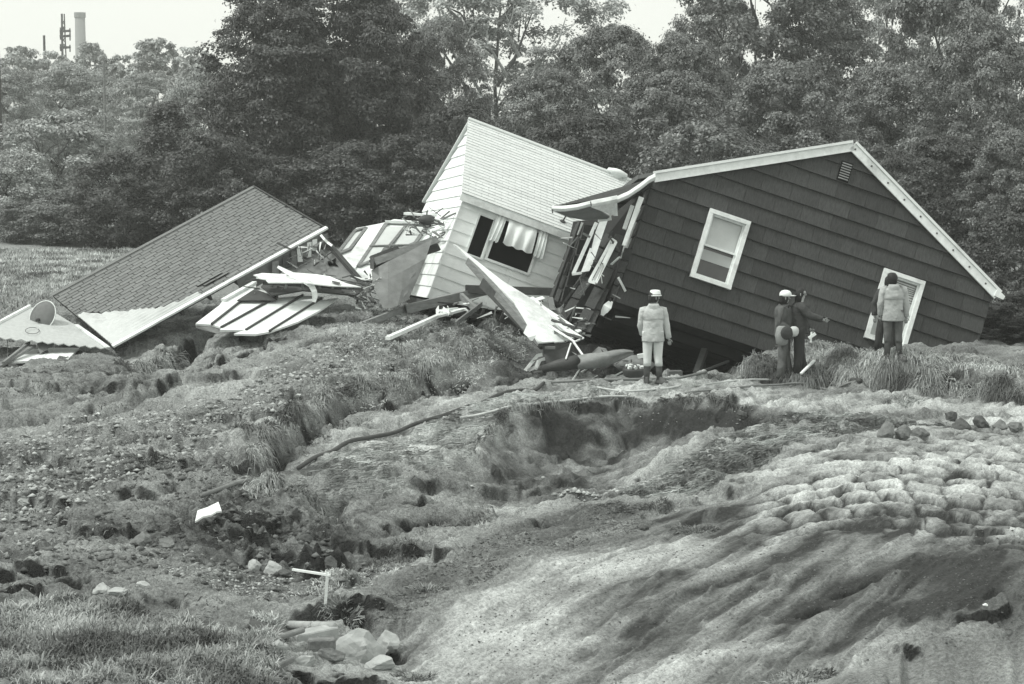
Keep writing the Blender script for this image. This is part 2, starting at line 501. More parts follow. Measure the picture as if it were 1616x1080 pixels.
Z += np.clip(rd2, 0, 1) ** 5 * .05 * (.75 * mud + bench + .5 * upper) * (1 - sod_a)
Z += fl2 * .022 * (mud + bench + sod_a * .5)
Z += (fbm(X * 5, Y * 5, 151, 4)) * .03 * (1 - .4 * sod_a) * (1 - .6 * mud)
# clods
f1, f2, idc = worley(X * 4.2 + mid, Y * 3.4 + fine, 61)
Z += clods * (.10 * np.clip(1 - f1 * 1.5, 0, 1) * (idc > .35))
f1b, f2b, idb = worley(X * 9 + mid, Y * 8, 63)
Z += (.45 * stony + .5 * clods + .25 * upper) * .05 * np.clip(1 - f1b * 1.6, 0, 1) * (idb > .5)
# rucked turf: long pillows with sharp creases
lowr = Y < 20.5
Xc, Yc = X - np.where(lowr, 5.0, 3.6), Y - np.where(lowr, 17.5, 24.5)
ang = np.where(lowr, .45, np.clip((Xc + 1.2) / 4.2, -.1, 1) * .75)
w1 = fbm(X * .7, Y * .7, 71, 3); w2 = fbm(X * 2.5, Y * 2.5, 73, 3)
gy = (Yc * np.cos(ang) + Xc * np.sin(ang)) * np.where(lowr, 2.6, 1.28) + w1 * .75 + w2 * .10      # rows
gx0 = (Xc * np.cos(ang) - Yc * np.sin(ang)) * np.where(lowr, 2.3, 1.9) + w1 * .5 + w2 * .25
rowi = np.floor(gy); fr_ = gy - rowi
gx = gx0 + _hash(rowi, rowi * 0, 7) * 5 + fr_ * .55
lump = np.floor(gx); fx_ = gx - lump
ids = _hash(lump, rowi, 78)
cut_w = .09 + .12 * ids
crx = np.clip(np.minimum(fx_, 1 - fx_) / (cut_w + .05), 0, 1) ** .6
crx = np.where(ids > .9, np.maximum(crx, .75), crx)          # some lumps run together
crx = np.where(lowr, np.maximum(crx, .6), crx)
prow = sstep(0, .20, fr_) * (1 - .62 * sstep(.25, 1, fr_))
pil = prow * (.35 + .65 * crx)
strand = fbm(gx * 2.6 + gy * 1.3, gy * 1.2, 79, 3)
sodmod = np.clip(.9 + .8 * fbm(X * .5, Y * .5, 80, 2), .25, 1.1)
sod = np.maximum(sod_a, .0 * sod_b) * sodmod
Z += sod * (pil * .14 - .07 + (ids - .5) * .03 + .015 * w2 + .02 * strand)
crease = sod * (1 - pil)

# torn turf edges in the wreckage of the slope: small scarps from thresholded noise
tn = fbm(X * .8 + 3, Y * .9, 83, 4)
step = sstep(-.02, .03, tn)
Z += (step - .5) * .14 * np.clip(1 - mud - sod - bench * .6 - grassL, 0, 1)
ridge2 = np.abs(fbm(X * 1.3, Y * 1.6, 87, 3))
Z -= .08 * np.exp(-(ridge2 / .04) ** 2) * np.clip(upper + clods * .6, 0, 1)
Z -= crater * .0
Z += crater * (fbm(X * 3, Y * 3, 93, 4) * .12)
# single ridges, furrows and patches of other soil, with shade of furrows and hollows painted in: (pixels, height guess, half width m, height m, tone)
STROKES = [
 ([(600,795),(640,800),(668,792)],-.25,.16,-.16,-.10), ([(650,838),(700,826),(740,828)],-.3,.16,-.15,-.10), ([(495,750),(560,748),(610,738)],-.08,.35,.10,-.07),
 ([(505,790),(530,800),(520,812)],-.12,.14,-.25,-.12), ([(440,884),(520,892),(552,884)],-.25,.14,-.22,-.12), ([(910,752),(962,760)],-.7,.12,-.06,-.07),
 ([(770,716),(850,706),(960,716),(1080,704),(1150,688)],-.5,.5,0,-.07), ([(880,668),(1040,652),(1150,668)],-.2,.5,0,-.09), ([(760,560),(800,560),(840,560)],.2,.6,0,-.10),  # crater walls and scarp hollow: their shade painted as darker tone
 ([(560,733),(650,714),(742,692)],-.08,.14,.07,.13), ([(600,750),(690,718),(748,708)],-.1,.14,.06,.14), ([(560,700),(700,670),(790,647),(860,632)],0,.12,.04,.09), ([(640,680),(740,655),(840,628)],0,.10,.03,.05),
 ([(740,703),(790,668),(850,643),(960,628),(1100,630),(1250,641),(1320,652)],0,.10,.03,.12),  # lit edge of the back rim painted as a pale line
 ([(985,752),(1040,728),(1100,707)],-.2,.12,.07,.18), ([(1040,747),(1100,726),(1170,696),(1230,682),(1300,674)],0,.13,.07,.18), ([(1100,742),(1180,716),(1280,702),(1360,690)],.1,.12,.05,.10),  # near rim: pale grass, with its lit crest painted paler
 ([(1180,669),(1240,661),(1340,663),(1400,668)],.14,.12,.06,.14), ([(1110,708),(1160,690),(1200,672)],0,.10,.05,.14), ([(1150,740),(1260,718),(1370,705)],.2,.12,-.04,-.07), ([(1130,765),(1240,738),(1340,722)],.2,.12,.05,.07), 
 ([(690,792),(780,802),(850,806)],-.4,.28,.02,.15), ([(610,905),(700,872),(790,835),(850,812)],-.15,.25,.02,.10), ([(930,908),(1000,872),(1060,862)],.05,.30,.03,.14), ([(1000,884),(1150,850),(1250,818)],.15,.16,.03,.10),
 ([(1040,925),(1180,890),(1290,862)],.25,.16,.03,.10), ([(1120,960),(1250,925),(1330,880)],.3,.12,.02,.07), ([(870,1012),(1000,985),(1150,965)],.0,.2,.02,.08), ([(600,1062),(760,1025),(900,1052)],-.3,.3,0,.12), ([(560,1010),(700,985),(820,955)],-.2,.4,0,.10),
 ([(1080,1045),(1200,1010),(1300,1000)],.15,.15,.03,.10), ([(980,1075),(1080,1060),(1250,1062)],0,.14,.03,.10), ([(1300,1060),(1420,1010),(1520,990)],.4,.15,.03,.08), ([(900,960),(980,935),(1060,930)],0,.12,.03,-.05), ([(1000,1000),(1060,966),(1120,958)],0,.14,.03,-.07),
 ([(1180,885),(1330,852),(1500,866)],.45,.4,0,-.06), ([(1420,935),(1520,922),(1640,932)],.6,.6,0,-.07), ([(1090,800),(1170,808),(1230,842)],.1,.4,0,-.06), ([(900,832),(1000,816),(1030,832)],-.1,.4,0,-.06), ([(1310,992),(1400,950),(1480,902)],.45,.2,-.04,-.06), ([(1400,1000),(1480,975),(1560,950)],.55,.16,-.05,-.06),
 ([(1060,850),(1090,835),(1125,828)],.0,.22,.07,-.08), ([(1210,970),(1290,945),(1340,925)],.4,.2,-.05,-.09), ([(960,780),(1060,770),(1170,752)],-.2,.3,.04,.04),
 ([(360,702),(420,680),(480,652)],.22,.12,.04,.10), ([(430,770),(480,764),(515,775)],.1,.3,.02,.10), ([(190,724),(250,722)],.15,.2,.08,-.08), ([(60,795),(180,775),(300,752)],.05,.25,.03,.05), ([(130,800),(190,786),(250,792)],.05,.12,-.07,-.08), ([(0,905),(150,882),(300,872)],0,.4,0,.04),
 ([(300,625),(420,592),(560,572)],.4,.35,0,.04), ([(420,562),(500,545),(580,530)],.6,.2,.04,.05), ([(0,655),(150,650),(260,620)],.28,.12,-.08,-.07), ([(150,700),(260,672),(400,640)],.22,.12,-.06,-.06), ([(0,720),(120,700),(200,690)],.15,.3,0,-.05), ([(560,860),(620,845),(700,815)],-.25,.12,-.08,-.08),
 ([(380,830),(480,822),(560,835)],-.05,.3,0,-.06), ([(200,850),(330,848),(420,870)],0,.35,0,-.05), ([(330,905),(430,880),(520,860)],-.1,.12,-.06,-.06), ([(470,700),(560,672),(640,650)],0,.10,.05,-.03), ([(600,640),(700,625),(800,612)],0,.12,.03,.04),
 ([(1140,650),(1210,646),(1300,652)],0,.14,-.12,-.11), ([(1290,592),(1330,596)],.15,.16,-.28,-.08), ([(1170,590),(1205,592)],.12,.14,-.2,-.08), ([(1380,604),(1430,608)],.1,.12,-.15,-.07), ([(1500,618),(1540,622)],.08,.12,-.15,-.07),  # recesses in the bank get their shade as dark tone
 ([(842,592),(800,604),(742,608),(692,617),(640,634),(580,641),(530,661),(490,681),(455,707),(420,741)],0,.13,-.22,-.12), ([(620,580),(560,596),(500,622),(450,650)],.4,.2,.05,.04),  # undercut at the scarp foot: shade painted along the groove
 ([(120,760),(200,745),(300,735),(350,715)],.12,.12,-.09,-.08), ([(0,680),(100,672),(200,655)],.22,.12,-.08,-.07), ([(60,840),(150,830),(230,835)],0,.14,-.08,-.07), ([(360,740),(420,760),(400,790)],0,.2,-.08,-.07), ([(270,780),(330,800),(420,800)],0,.14,-.1,-.08),
 ([(250,640),(330,655),(400,650)],.3,.12,-.07,-.06), ([(0,870),(80,860),(160,850)],0,.12,-.05,-.05), ([(560,560),(620,548),(680,540)],.6,.2,-.05,-.05), ([(330,600),(430,580),(500,560)],.45,.10,-.06,-.05), ([(150,600),(200,610),(240,600)],.38,.14,-.1,-.08),
 ([(1340,640),(1450,645),(1600,650)],0,.3,0,.05), ([(900,615),(1000,620),(1150,618)],0,.25,0,.04),
]
for px_, zg, hw_, dz_, dt_ in STROKES:
    wp = [(G(a_, b_, zg).x, G(a_, b_, zg).y) for a_, b_ in px_]
    ylo, yhi = min(p[1] for p in wp) - hw_ * 3, max(p[1] for p in wp) + hw_ * 3
    r0_, r1_ = np.searchsorted(rowY, ylo), min(np.searchsorted(rowY, yhi), r_hi)
    if r1_ <= r0_: continue
    d = dist_line(X[r0_:r1_], Y[r0_:r1_], wp)[0]
    g_ = np.exp(-(d / (hw_ * (1 + .55 * mid[r0_:r1_] + .35 * fine[r0_:r1_]))) ** 2)
    Z[r0_:r1_] += dz_ * g_
    STK[r0_:r1_] += dt_ * g_
GZ[:r_hi] = np.where(Y < 48, Z, GZ[:r_hi] + (Z - GZ[:r_hi]) * sstep(56, 48, Y))
far = GY > 56
GZ = np.where(far, GZ + .15 * fbm(GX * .3, GY * .3, 5, 3), GZ)

# tone of the soil and turf, with shade of creases and hollows painted in
T = np.full(GX.shape, .23)
t = .225 + .06 * big + .055 * mid + .05 * fine + .05 * (rdg ** 5 - .4)
turf = np.clip(.5 + 1.1 * fbm(X * 1.1, Y * 1.3, 101, 4) + .6 * (1 - mud) - .25, 0, 1)
t = t * (1 + .5 * (turf - .5))
t = t + (upper) * .005
t = t * (1 - gravelband * .42)
t = t * (1 - crater * (.38 + .3 * fbm(X * 2, Y * 2, 105, 3)))  # dark crater soil, with shade of the bowl put into the tone
t = t + bench * (.085 + .05 * fbm(X * 1.5, Y * 2.2, 107, 4))
strk = fbm(acr * .8 + mid * .3, lean * 4.5, 111, 4)
t = t + (mud * .07 + bench * .07 + sod_a * .03 + .04) * strk * 1.2
# wet dark tongues and pale silt on the open mud
wet = fbm(acr * .28 + 7, lean * .8, 121, 3)
t = t * (1 - mud * .17 * sstep(-.05, .35, wet))
t = t + mud * .05 * sstep(.05, .4, -wet)
t = t + mud * .05
t = t * (1 - .22 * mud * sstep(1150, 1400, PXv) * sstep(860, 900, PYv) * sstep(1040, 960, PYv))
t = t + pale_low * .07
t = t + sod * (.11 + (ids - .5) * .12 + .10 * strand - .26 * (1 - crx) - .28 * (1 - sstep(0, .14, fr_)))  # creases darkened in colour to carry their shade
t = t + sod_a * .05 * np.clip(strk, 0, 1)
t = t - clods * .045 + clods * .05 * fine
sp = vnoise(X * 22, Y * 18, 131)
t = t + (stony * .2 + gravelband * .16 + upper * .1) * (sp > .8) * (sp - .74) * 3
t = t + STK + (np.clip(rd2, 0, 1) ** 5 - .3) * .07 * (mud + bench)
# steep cuts: bare dark earth, with shade of undercuts put into the tone
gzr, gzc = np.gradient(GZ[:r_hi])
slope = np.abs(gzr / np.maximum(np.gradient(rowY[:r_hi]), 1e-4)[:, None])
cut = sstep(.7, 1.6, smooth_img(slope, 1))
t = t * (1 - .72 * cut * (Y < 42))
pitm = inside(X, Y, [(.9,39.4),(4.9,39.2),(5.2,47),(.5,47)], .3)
t = t * (1 - .6 * pitm)  # shade of the pit under the house put into the soil tone
far_m = sstep(44, 50, Y)
t = t * (1 - far_m) + (.30 + .06 * mid) * far_m
t = np.where(Y < 44, .225 + (t - .215) * (1.45 - .45 * mud) - .12 * mud * (1 - gravelband) - .05 * bench - .055 * sod_a, t)
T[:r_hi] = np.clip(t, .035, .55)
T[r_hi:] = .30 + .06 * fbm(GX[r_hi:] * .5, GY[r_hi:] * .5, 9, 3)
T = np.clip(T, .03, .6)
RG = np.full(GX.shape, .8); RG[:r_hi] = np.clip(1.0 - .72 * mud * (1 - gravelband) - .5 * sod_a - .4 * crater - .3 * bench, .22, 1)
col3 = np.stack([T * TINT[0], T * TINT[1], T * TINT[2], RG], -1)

def ground_material():
    m = bpy.data.materials.new('ground_soil'); m.use_nodes = True
    t_ = m.node_tree; N = t_.nodes; L = t_.links
    b = N['Principled BSDF']; b.inputs['Roughness'].default_value = .92; b.inputs['Specular IOR Level'].default_value = .18
    at = N.new('ShaderNodeAttribute'); at.attribute_name = 'tone'
    tc = N.new('ShaderNodeTexCoord')
    n1 = N.new('ShaderNodeTexNoise'); n1.inputs['Scale'].default_value = 26; n1.inputs['Detail'].default_value = 8; n1.inputs['Roughness'].default_value = .72
    mp = N.new('ShaderNodeMapping'); mp.inputs['Scale'].default_value = (1, .8, 1); mp.inputs['Rotation'].default_value = (0, 0, .3)
    L.new(tc.outputs['Object'], mp.inputs[0]); L.new(mp.outputs[0], n1.inputs['Vector'])
    r1 = N.new('ShaderNodeMapRange'); r1.inputs[1].default_value = .3; r1.inputs[2].default_value = .72
    r1.inputs[3].default_value = .45; r1.inputs[4].default_value = 1.6
    L.new(n1.outputs[0], r1.inputs[0])
    sc = N.new('ShaderNodeVectorMath'); sc.operation = 'SCALE'
    L.new(at.outputs['Color'], sc.inputs[0]); L.new(r1.outputs[0], sc.inputs['Scale'])
    L.new(sc.outputs[0], b.inputs['Base Color'])
    n2 = N.new('ShaderNodeTexNoise'); n2.inputs['Scale'].default_value = 75; n2.inputs['Detail'].default_value = 3; n2.inputs['Roughness'].default_value = .6
    L.new(tc.outputs['Object'], n2.inputs['Vector'])
    r2 = N.new('ShaderNodeMapRange'); r2.inputs[1].default_value = .36; r2.inputs[2].default_value = .64; r2.inputs[3].default_value = .82; r2.inputs[4].default_value = 1.18
    L.new(n2.outputs[0], r2.inputs[0])
    mm = N.new('ShaderNodeMath'); mm.operation = 'MULTIPLY'; L.new(r1.outputs[0], mm.inputs[0]); L.new(r2.outputs[0], mm.inputs[1]); L.new(mm.outputs[0], sc.inputs['Scale'])
    vo = N.new('ShaderNodeTexVoronoi'); vo.feature = 'DISTANCE_TO_EDGE'; vo.inputs['Scale'].default_value = 9; vo.inputs['Randomness'].default_value = 1
    L.new(n1.outputs['Color'], mp.inputs['Location']) if False else None
    L.new(mp.outputs[0], vo.inputs['Vector'])
    vr = N.new('ShaderNodeMapRange'); vr.inputs[1].default_value = 0; vr.inputs[2].default_value = .12; vr.inputs[3].default_value = -.25; vr.inputs[4].default_value = 0
    L.new(vo.outputs[0], vr.inputs[0])
    ad = N.new('ShaderNodeMath'); ad.operation = 'ADD'; L.new(n1.outputs[0], ad.inputs[0]); L.new(vr.outputs[0], ad.inputs[1])
    ad2 = N.new('ShaderNodeMath'); ad2.operation = 'MULTIPLY_ADD'; L.new(n2.outputs[0], ad2.inputs[0]); ad2.inputs[1].default_value = .35; L.new(ad.outputs[0], ad2.inputs[2])
    bp = N.new('ShaderNodeBump'); bp.inputs['Strength'].default_value = 1.0; bp.inputs['Distance'].default_value = .07
    L.new(at.outputs['Alpha'], bp.inputs['Strength']); L.new(ad2.outputs[0], bp.inputs['Height']); L.new(bp.outputs[0], b.inputs['Normal'])
    return m
GM = ground_material()
V = np.stack([GX, GY, GZ], -1).reshape(-1, 3)
idx = np.arange(NR * NC).reshape(NR, NC)
F = np.stack([idx[:-1, :-1], idx[:-1, 1:], idx[1:, 1:], idx[1:, :-1]], -1).reshape(-1, 4)
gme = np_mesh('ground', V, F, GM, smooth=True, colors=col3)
ground = bpy.data.objects.new('ground', gme); COL.objects.link(ground)
tag(ground, 'slumped bare earth and torn turf of the landslide slope', kind='structure')
# wide sheet below and around it, out to the horizon
mb = MB(); mb.add([(-4000, -300, -1.6), (4000, -300, -1.6), (4000, 5000, -1.6), (-4000, 5000, -1.6)], [(0, 1, 2, 3)])
fld = mb.build('terrain', mat('field_grass', .28, scale=.4, bump=0)); tag(fld, 'wide flat grassland running out to the horizon', kind='structure')

SK = colS
def H(x, y):
    """ground height (arrays or numbers)"""
    x = np.atleast_1d(np.asarray(x, float)); y = np.atleast_1d(np.asarray(y, float))
    r = np.clip(np.interp(y, rowY, np.arange(NR)), 0, NR - 1.001)
    c = np.clip(np.interp(x / (y + 1.5), colS, np.arange(NC)), 0, NC - 1.001)
    r0 = r.astype(int); c0 = c.astype(int); fr = r - r0; fc = c - c0
    return (GZ[r0, c0] * (1 - fr) * (1 - fc) + GZ[r0 + 1, c0] * fr * (1 - fc) + GZ[r0, c0 + 1] * (1 - fr) * fc + GZ[r0 + 1, c0 + 1] * fr * fc)
def h1(x, y): return float(H(x, y)[0])
def on_ground(px, py, z0=0.0, lift=0.0):
    """where a sight line meets the ground, marching out from the camera"""
    d = ray(px, py)
    ys = np.arange(14, 60, .04)
    xs = d.x / d.y * ys; zz = CAMZ + d.z / d.y * ys
    g = H(xs, ys)
    k = np.argmax(g >= zz)
    y = ys[k]
    return Vector((xs[k], y, g[k] + lift))
# ================================================================ MATERIALS OF THE BUILDINGS
M_dark = mat('dark_painted_shakes', .058, rough=.8, var=.5, scale=9, stretch=(5, 5, .7), bump=.8, bscale=30, bdist=.016, rnd=.2, stain=.2)
M_darkwall = mat('shade_dark_sheathing', .03, rough=.9, var=.3)  # near-black; carries the shade inside the walls and under the floor
M_white = mat('white_paint', .74, rough=.6, var=.10, scale=5, bump=.15, bscale=60, stain=.14)
M_trim = mat('white_trim_paint', .80, rough=.55, var=.2, scale=7, bump=.3, bscale=50, stain=.34)
M_board = mat('white_siding_paint', .84, rough=.6, var=.14, scale=3, stretch=(.5, 1, 2), bump=.25, bscale=70, rnd=.07, stain=.18)
M_black = mat('unlit_interior_black', .012, rough=1, var=.2, bump=0, spec=0)  # near-black colour stands in for unlit space behind openings
M_wood = mat('weathered_wood', .20, rough=.85, var=.4, scale=6, stretch=(1, 1, 4), bump=.5, rnd=.15)
M_wooddark = mat('dark_wet_wood', .07, rough=.85, var=.4, scale=6, bump=.5, rnd=.15)
M_ply = mat('scuffed_plywood', .20, rough=.75, var=.4, scale=3.5, bump=.3, stain=.3)
M_palesh = mat('pale_roof_shingle', .62, rough=.9, var=.10, scale=8, bump=.6, bscale=120, bdist=.004, rnd=.06)
M_roofsh = mat('grey_roof_shingle', .175, rough=.95, var=.2, scale=10, bump=.8, bscale=140, bdist=.005, rnd=.13)
M_corr = mat('corrugated_white_sheet', .56, rough=.5, var=.12, scale=3, bump=.1, stain=.1)
M_gable = mat('pale_granular_sheet', .46, rough=.9, var=.16, scale=14, bump=.5, bscale=90, stain=.15)
M_cloth = mat('white_cloth', .82, rough=.9, var=.06, bump=.25, bscale=30, bdist=.02)
M_glassd = mat('dark_window_glass', .045, rough=.12, var=.5, scale=1.5, bump=0, spec=.7)
M_blind = mat('grey_roller_blind', .40, rough=.8, var=.15, scale=2, bump=.1)
M_blindl = mat('pale_roller_blind', .55, rough=.8, var=.15, scale=2, bump=.1)
M_metal = mat('galvanised_metal', .5, rough=.35, var=.2, metallic=.4, bump=.1)
M_rubber = mat('dark_rubber', .06, rough=.6, var=.3)

def rect_minus(r, holes):
    out_ = [r]
    for h in holes:
        nxt = []
        for (a, b, c, d) in out_:
            u0, u1, v0, v1 = h
            if u1 <= a or u0 >= b or v1 <= c or v0 >= d: nxt.append((a, b, c, d)); continue
            if u0 > a: nxt.append((a, u0, c, d))
            if u1 < b: nxt.append((u1, b, c, d))
            m0, m1 = max(a, u0), min(b, u1)
            if v0 > c: nxt.append((m0, m1, c, v0))
            if v1 < d: nxt.append((m0, m1, v1, d))
        out_ = nxt
    return [r_ for r_ in out_ if r_[1] - r_[0] > .015 and r_[3] - r_[2] > .012]
def clip_half(poly, a, b, c):
    """keep a*u+b*v<=c"""
    o_ = []
    for i in range(len(poly)):
        p, q = poly[i], poly[(i + 1) % len(poly)]
        dp, dq = a * p[0] + b * p[1] - c, a * q[0] + b * q[1] - c
        if dp <= 0: o_.append(p)
        if (dp < 0 < dq) or (dq < 0 < dp):
            t_ = dp / (dp - dq); o_.append((p[0] + (q[0] - p[0]) * t_, p[1] + (q[1] - p[1]) * t_))
    return o_
def lap_piece(poly, v0, v1, proud, thin, base=0.0, axis='y', at=0.0):
    """a siding piece: lower edge proud, upper edge thin; polygon in (u,v); faces -y (axis y) or -x (axis x)"""
    fr, bk = [], []
    for (u, v) in poly:
        k = (v - v0) / max(v1 - v0, 1e-6)
        d = proud * (1 - k) + thin * k
        if axis == 'y': fr.append((u, at - base - d, v)); bk.append((u, at - base + .0, v))
        else: fr.append((at - base - d, u, v)); bk.append((at - base, u, v))
    n = len(poly)
    return fr + bk, [tuple(range(n)), tuple(range(2 * n - 1, n - 1, -1))] + [(i, i + n, (i + 1) % n + n, (i + 1) % n) for i in range(n)]

rng = random.Random(7)
# ================================================================ THE GREY HOUSE
# gable corner (972,474) up to the eave (1033,282), across to (1568,462); tipped a little backwards
W0 = Vector((-.13, 1, -.17)).normalized()
O_ = P(972, 475, 40.6)
TR = P(1567, 468, 40.6 + 0.0)
# solve right edge and up edge on the tilted plane
pl_ = (O_, -W0)
pTL = on_plane(pl_, 1033, 281); pR = on_plane(pl_, 1568, 461)
uu = (pR - pTL); GW = uu.length; uu.normalize()
vv = (pTL - O_); vv = vv - uu * vv.dot(uu); GH = vv.length; vv.normalize()
HM = frame(O_, uu, vv)
HD = 9.0                                     # depth of the house
RISE = (HM.inverted() @ on_plane(pl_, 1347, 232)).z - GH
house = root('grey_house', (0, 0, 0), 'dark grey shingle-sided house tipped on its side edge with its gable end facing us', 'house', M=HM)
def gclip(poly, m_=0.0):
    sl = RISE / (GW / 2)
    poly = clip_half(poly, -sl, 1, GH - m_)
    return clip_half(poly, sl, 1, GH + sl * GW - m_)
def loc_rect(M, px, c=0.0):
    pts = [hit_local(M, a, b, c) for a, b in px]
    us = sorted(p[0] for p in pts); vs_ = sorted(p[1] for p in pts)
    return ((us[0] + us[1]) / 2, (us[2] + us[3]) / 2, (vs_[0] + vs_[1]) / 2, (vs_[2] + vs_[3]) / 2)
win1 = loc_rect(HM, [(1122, 332), (1187, 350), (1149, 457), (1084, 437)])
win2 = loc_rect(HM, [(1396, 424), (1461, 446), (1424, 556), (1361, 530)])
NCRS = 14
ch = .345
v = -.02; row = 0
while v < GH + RISE:
    v1 = v + ch
    u = -.0 - (row % 2) * .31
    while u < GW:
        w_ = .62 + rng.uniform(-.05, .05)
        for rc in rect_minus((max(u, 0) + .003, min(u + w_, GW) - .003, v, v1), [win1, win2]):
            poly = [(rc[0], rc[2]), (rc[1], rc[2]), (rc[1], rc[3]), (rc[0], rc[3])]
            poly = gclip(poly, .02)
            if len(poly) >= 3:
                mb = MB(); jit = rng.uniform(-.004, .004)
                mb.add(*lap_piece(poly, v, v1, .046 + jit, .004))
                mb.build('siding_shingle', M_dark, house, local=True)
        u += w_
    v = v1; row += 1
# sheathing with real openings, side walls, floor, back
def gable_shell(M, root_, holes, depth, y0=.0, th=.10):
    mb = MB()
    for rc in rect_minus((0, GW, 0, GH), holes):
        mb.box(((rc[0] + rc[1]) / 2, y0 + th / 2 + .002, (rc[2] + rc[3]) / 2), rc[1] - rc[0], th, rc[3] - rc[2])
    mb.prism([(0, y0 + .002, GH), (GW, y0 + .002, GH), (GW / 2, y0 + .002, GH + RISE)], (0, th, 0))
    return mb
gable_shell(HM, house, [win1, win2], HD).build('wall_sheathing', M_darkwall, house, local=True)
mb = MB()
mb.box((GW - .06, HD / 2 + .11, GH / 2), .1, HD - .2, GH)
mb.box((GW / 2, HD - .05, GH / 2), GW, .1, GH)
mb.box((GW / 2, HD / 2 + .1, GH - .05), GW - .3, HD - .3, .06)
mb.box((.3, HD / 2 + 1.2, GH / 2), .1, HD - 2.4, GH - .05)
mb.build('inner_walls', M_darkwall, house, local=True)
mb = MB(); mb.box((GW / 2, HD / 2 + .2, -.03), GW - .02, HD - .3, .14)
mb.build('floor_deck', M_darkwall, house, local=True)  # dark colour here paints the shade beneath the house
mb = MB()
for i in range(9):
    mb.box((GW / 2, .75 + i * .95, -.2), GW - .3, .06, .2)
mb.build('floor_joists', M_darkwall, house, local=True)
# roof slabs and verge boards
sl = math.atan2(RISE, GW / 2)
for sgn, nm in ((-1, 'roof_slope'), (1, 'roof_slope')):
    mb = MB()
    e = .34
    L_ = math.hypot(GW / 2, RISE)
    if sgn < 0:
        a = Vector((-e * math.cos(sl), 0, GH - e * math.sin(sl))); b = Vector((GW / 2, 0, GH + RISE))
    else:
        a = Vector((GW + .10 * math.cos(sl), 0, GH - .10 * math.sin(sl))); b = Vector((GW / 2, 0, GH + RISE))
    nrm = Vector((-math.sin(sl) if sgn < 0 else math.sin(sl), 0, math.cos(sl)))
    y0 = -.06
    mb.prism([a + Vector((0, y0, 0)) + nrm * .02, b + Vector((0, y0, 0)) + nrm * .02, b + Vector((0, y0, 0)) + nrm * .10, a + Vector((0, y0, 0)) + nrm * .10], (0, HD + .3, 0))
    mb.build(nm, M_roofsh, house, local=True)
    # verge: a wide white board with a narrow upper strip
    A_ = a if sgn > 0 else Vector((-.02, 0, GH - .0)); 
    mb = MB()
    mb.prism([A_ + Vector((0, -.115, 0)) - nrm * .115, b + Vector((0, -.115, 0)) - nrm * .115, b + Vector((0, -.115, 0)) + nrm * .05, A_ + Vector((0, -.115, 0)) + nrm * .05], (0, .05, 0))
    mb.build('verge_board', M_trim, house, local=True)
    mb = MB()
    mb.prism([A_ + Vector((0, -.15, 0)) + nrm * .052, b + Vector((0, -.15, 0)) + nrm * .052, b + Vector((0, -.15, 0)) + nrm * .105, A_ + Vector((0, -.15, 0)) + nrm * .105], (0, .088, 0))
    mb.build('verge_strip', M_white, house, local=True)
mb = MB()
e0 = Vector((GW + .0, -.16, GH - .10))
mb.prism([e0, e0 + Vector((.20, 0, -.02)), e0 + Vector((.22, 0, .06)), e0 + Vector((.02, 0, .16))], (0, .16, 0))
mb.build('eave_return', M_trim, house, local=True)
# nails in the verge boards
mb = MB()
for i in range(9):
    k = .06 + i * .115
    p = Vector((GW, 0, GH)).lerp(Vector((GW / 2, 0, GH + RISE)), k) + Vector((math.sin(sl), 0, math.cos(sl))) * -.03
    mb.box((p.x, -.118, p.z), .035, .008, .035)
mb.build('verge_nails', M_rubber, house, local=True, kind='stuff')
# louvred vent
vr = loc_rect(HM, [(1327, 256), (1344, 260), (1336, 287), (1322, 284)])
mb = MB(); mb.box(((vr[0] + vr[1]) / 2, -.045, (vr[2] + vr[3]) / 2), vr[1] - vr[0] + .04, .03, vr[3] - vr[2] + .04)
vent = mb.build('gable_vent', M_black, house, local=True)
for i in range(7):
    z_ = vr[2] + (i + .5) * (vr[3] - vr[2]) / 7
    mb = MB(); mb.box(((vr[0] + vr[1]) / 2, -.075, z_), vr[1] - vr[0], .012, (vr[3] - vr[2]) / 13, Matrix.Rotation(R(-25), 3, 'X'))
    mb.build('louvre', M_wood, vent, local=True)

def sash_window(rt, wr, lower, upper, split=.5, meet=True):
    a, b, c, d = wr; fw = .085
    mb = MB()
    mb.box((a + fw / 2, -.035, (c + d) / 2), fw, .12, d - c); mb.box((b - fw / 2, -.035, (c + d) / 2), fw, .12, d - c)
    mb.box(((a + b) / 2, -.037, d - fw / 2), b - a - .002, .125, fw); mb.box(((a + b) / 2, -.045, c + fw / 2), b - a + .0, .15, fw * .9)
    w_ = mb.build('window', M_trim, rt, local=True)
    mb = MB(); sw = .04
    i0, i1, j0, j1 = a + fw, b - fw, c + fw, d - fw
    jm = j0 + (j1 - j0) * split
    for x0, x1, y0, y1, yy in ((i0, i1, jm - .02, j1, .0), (i0, i1, j0, jm + .02, .03)):
        mb.box((x0 + sw / 2, yy, (y0 + y1) / 2), sw, .035, y1 - y0); mb.box((x1 - sw / 2, yy, (y0 + y1) / 2), sw, .035, y1 - y0)
        mb.box(((x0 + x1) / 2, yy, y1 - sw / 2), x1 - x0 - sw * 2, .035, sw); mb.box(((x0 + x1) / 2, yy, y0 + sw / 2), x1 - x0 - sw * 2, .035, sw)
    mb.build('sash', M_trim, w_, local=True)
    mb = MB(); mb.box(((i0 + i1) / 2, .055, (jm + j1) / 2), i1 - i0, .008, j1 - jm); mb.build('pane', upper, w_, local=True)
    mb = MB(); mb.box(((i0 + i1) / 2, .065, (j0 + jm) / 2), i1 - i0, .008, jm - j0); mb.build('pane', lower, w_, local=True)
    return w_
w_ = sash_window(house, win1, M_glassd, M_blindl, .5)
mb = MB(); i0, i1 = win1[0] + .1, win1[1] - .1; c_ = win1[2] + .1
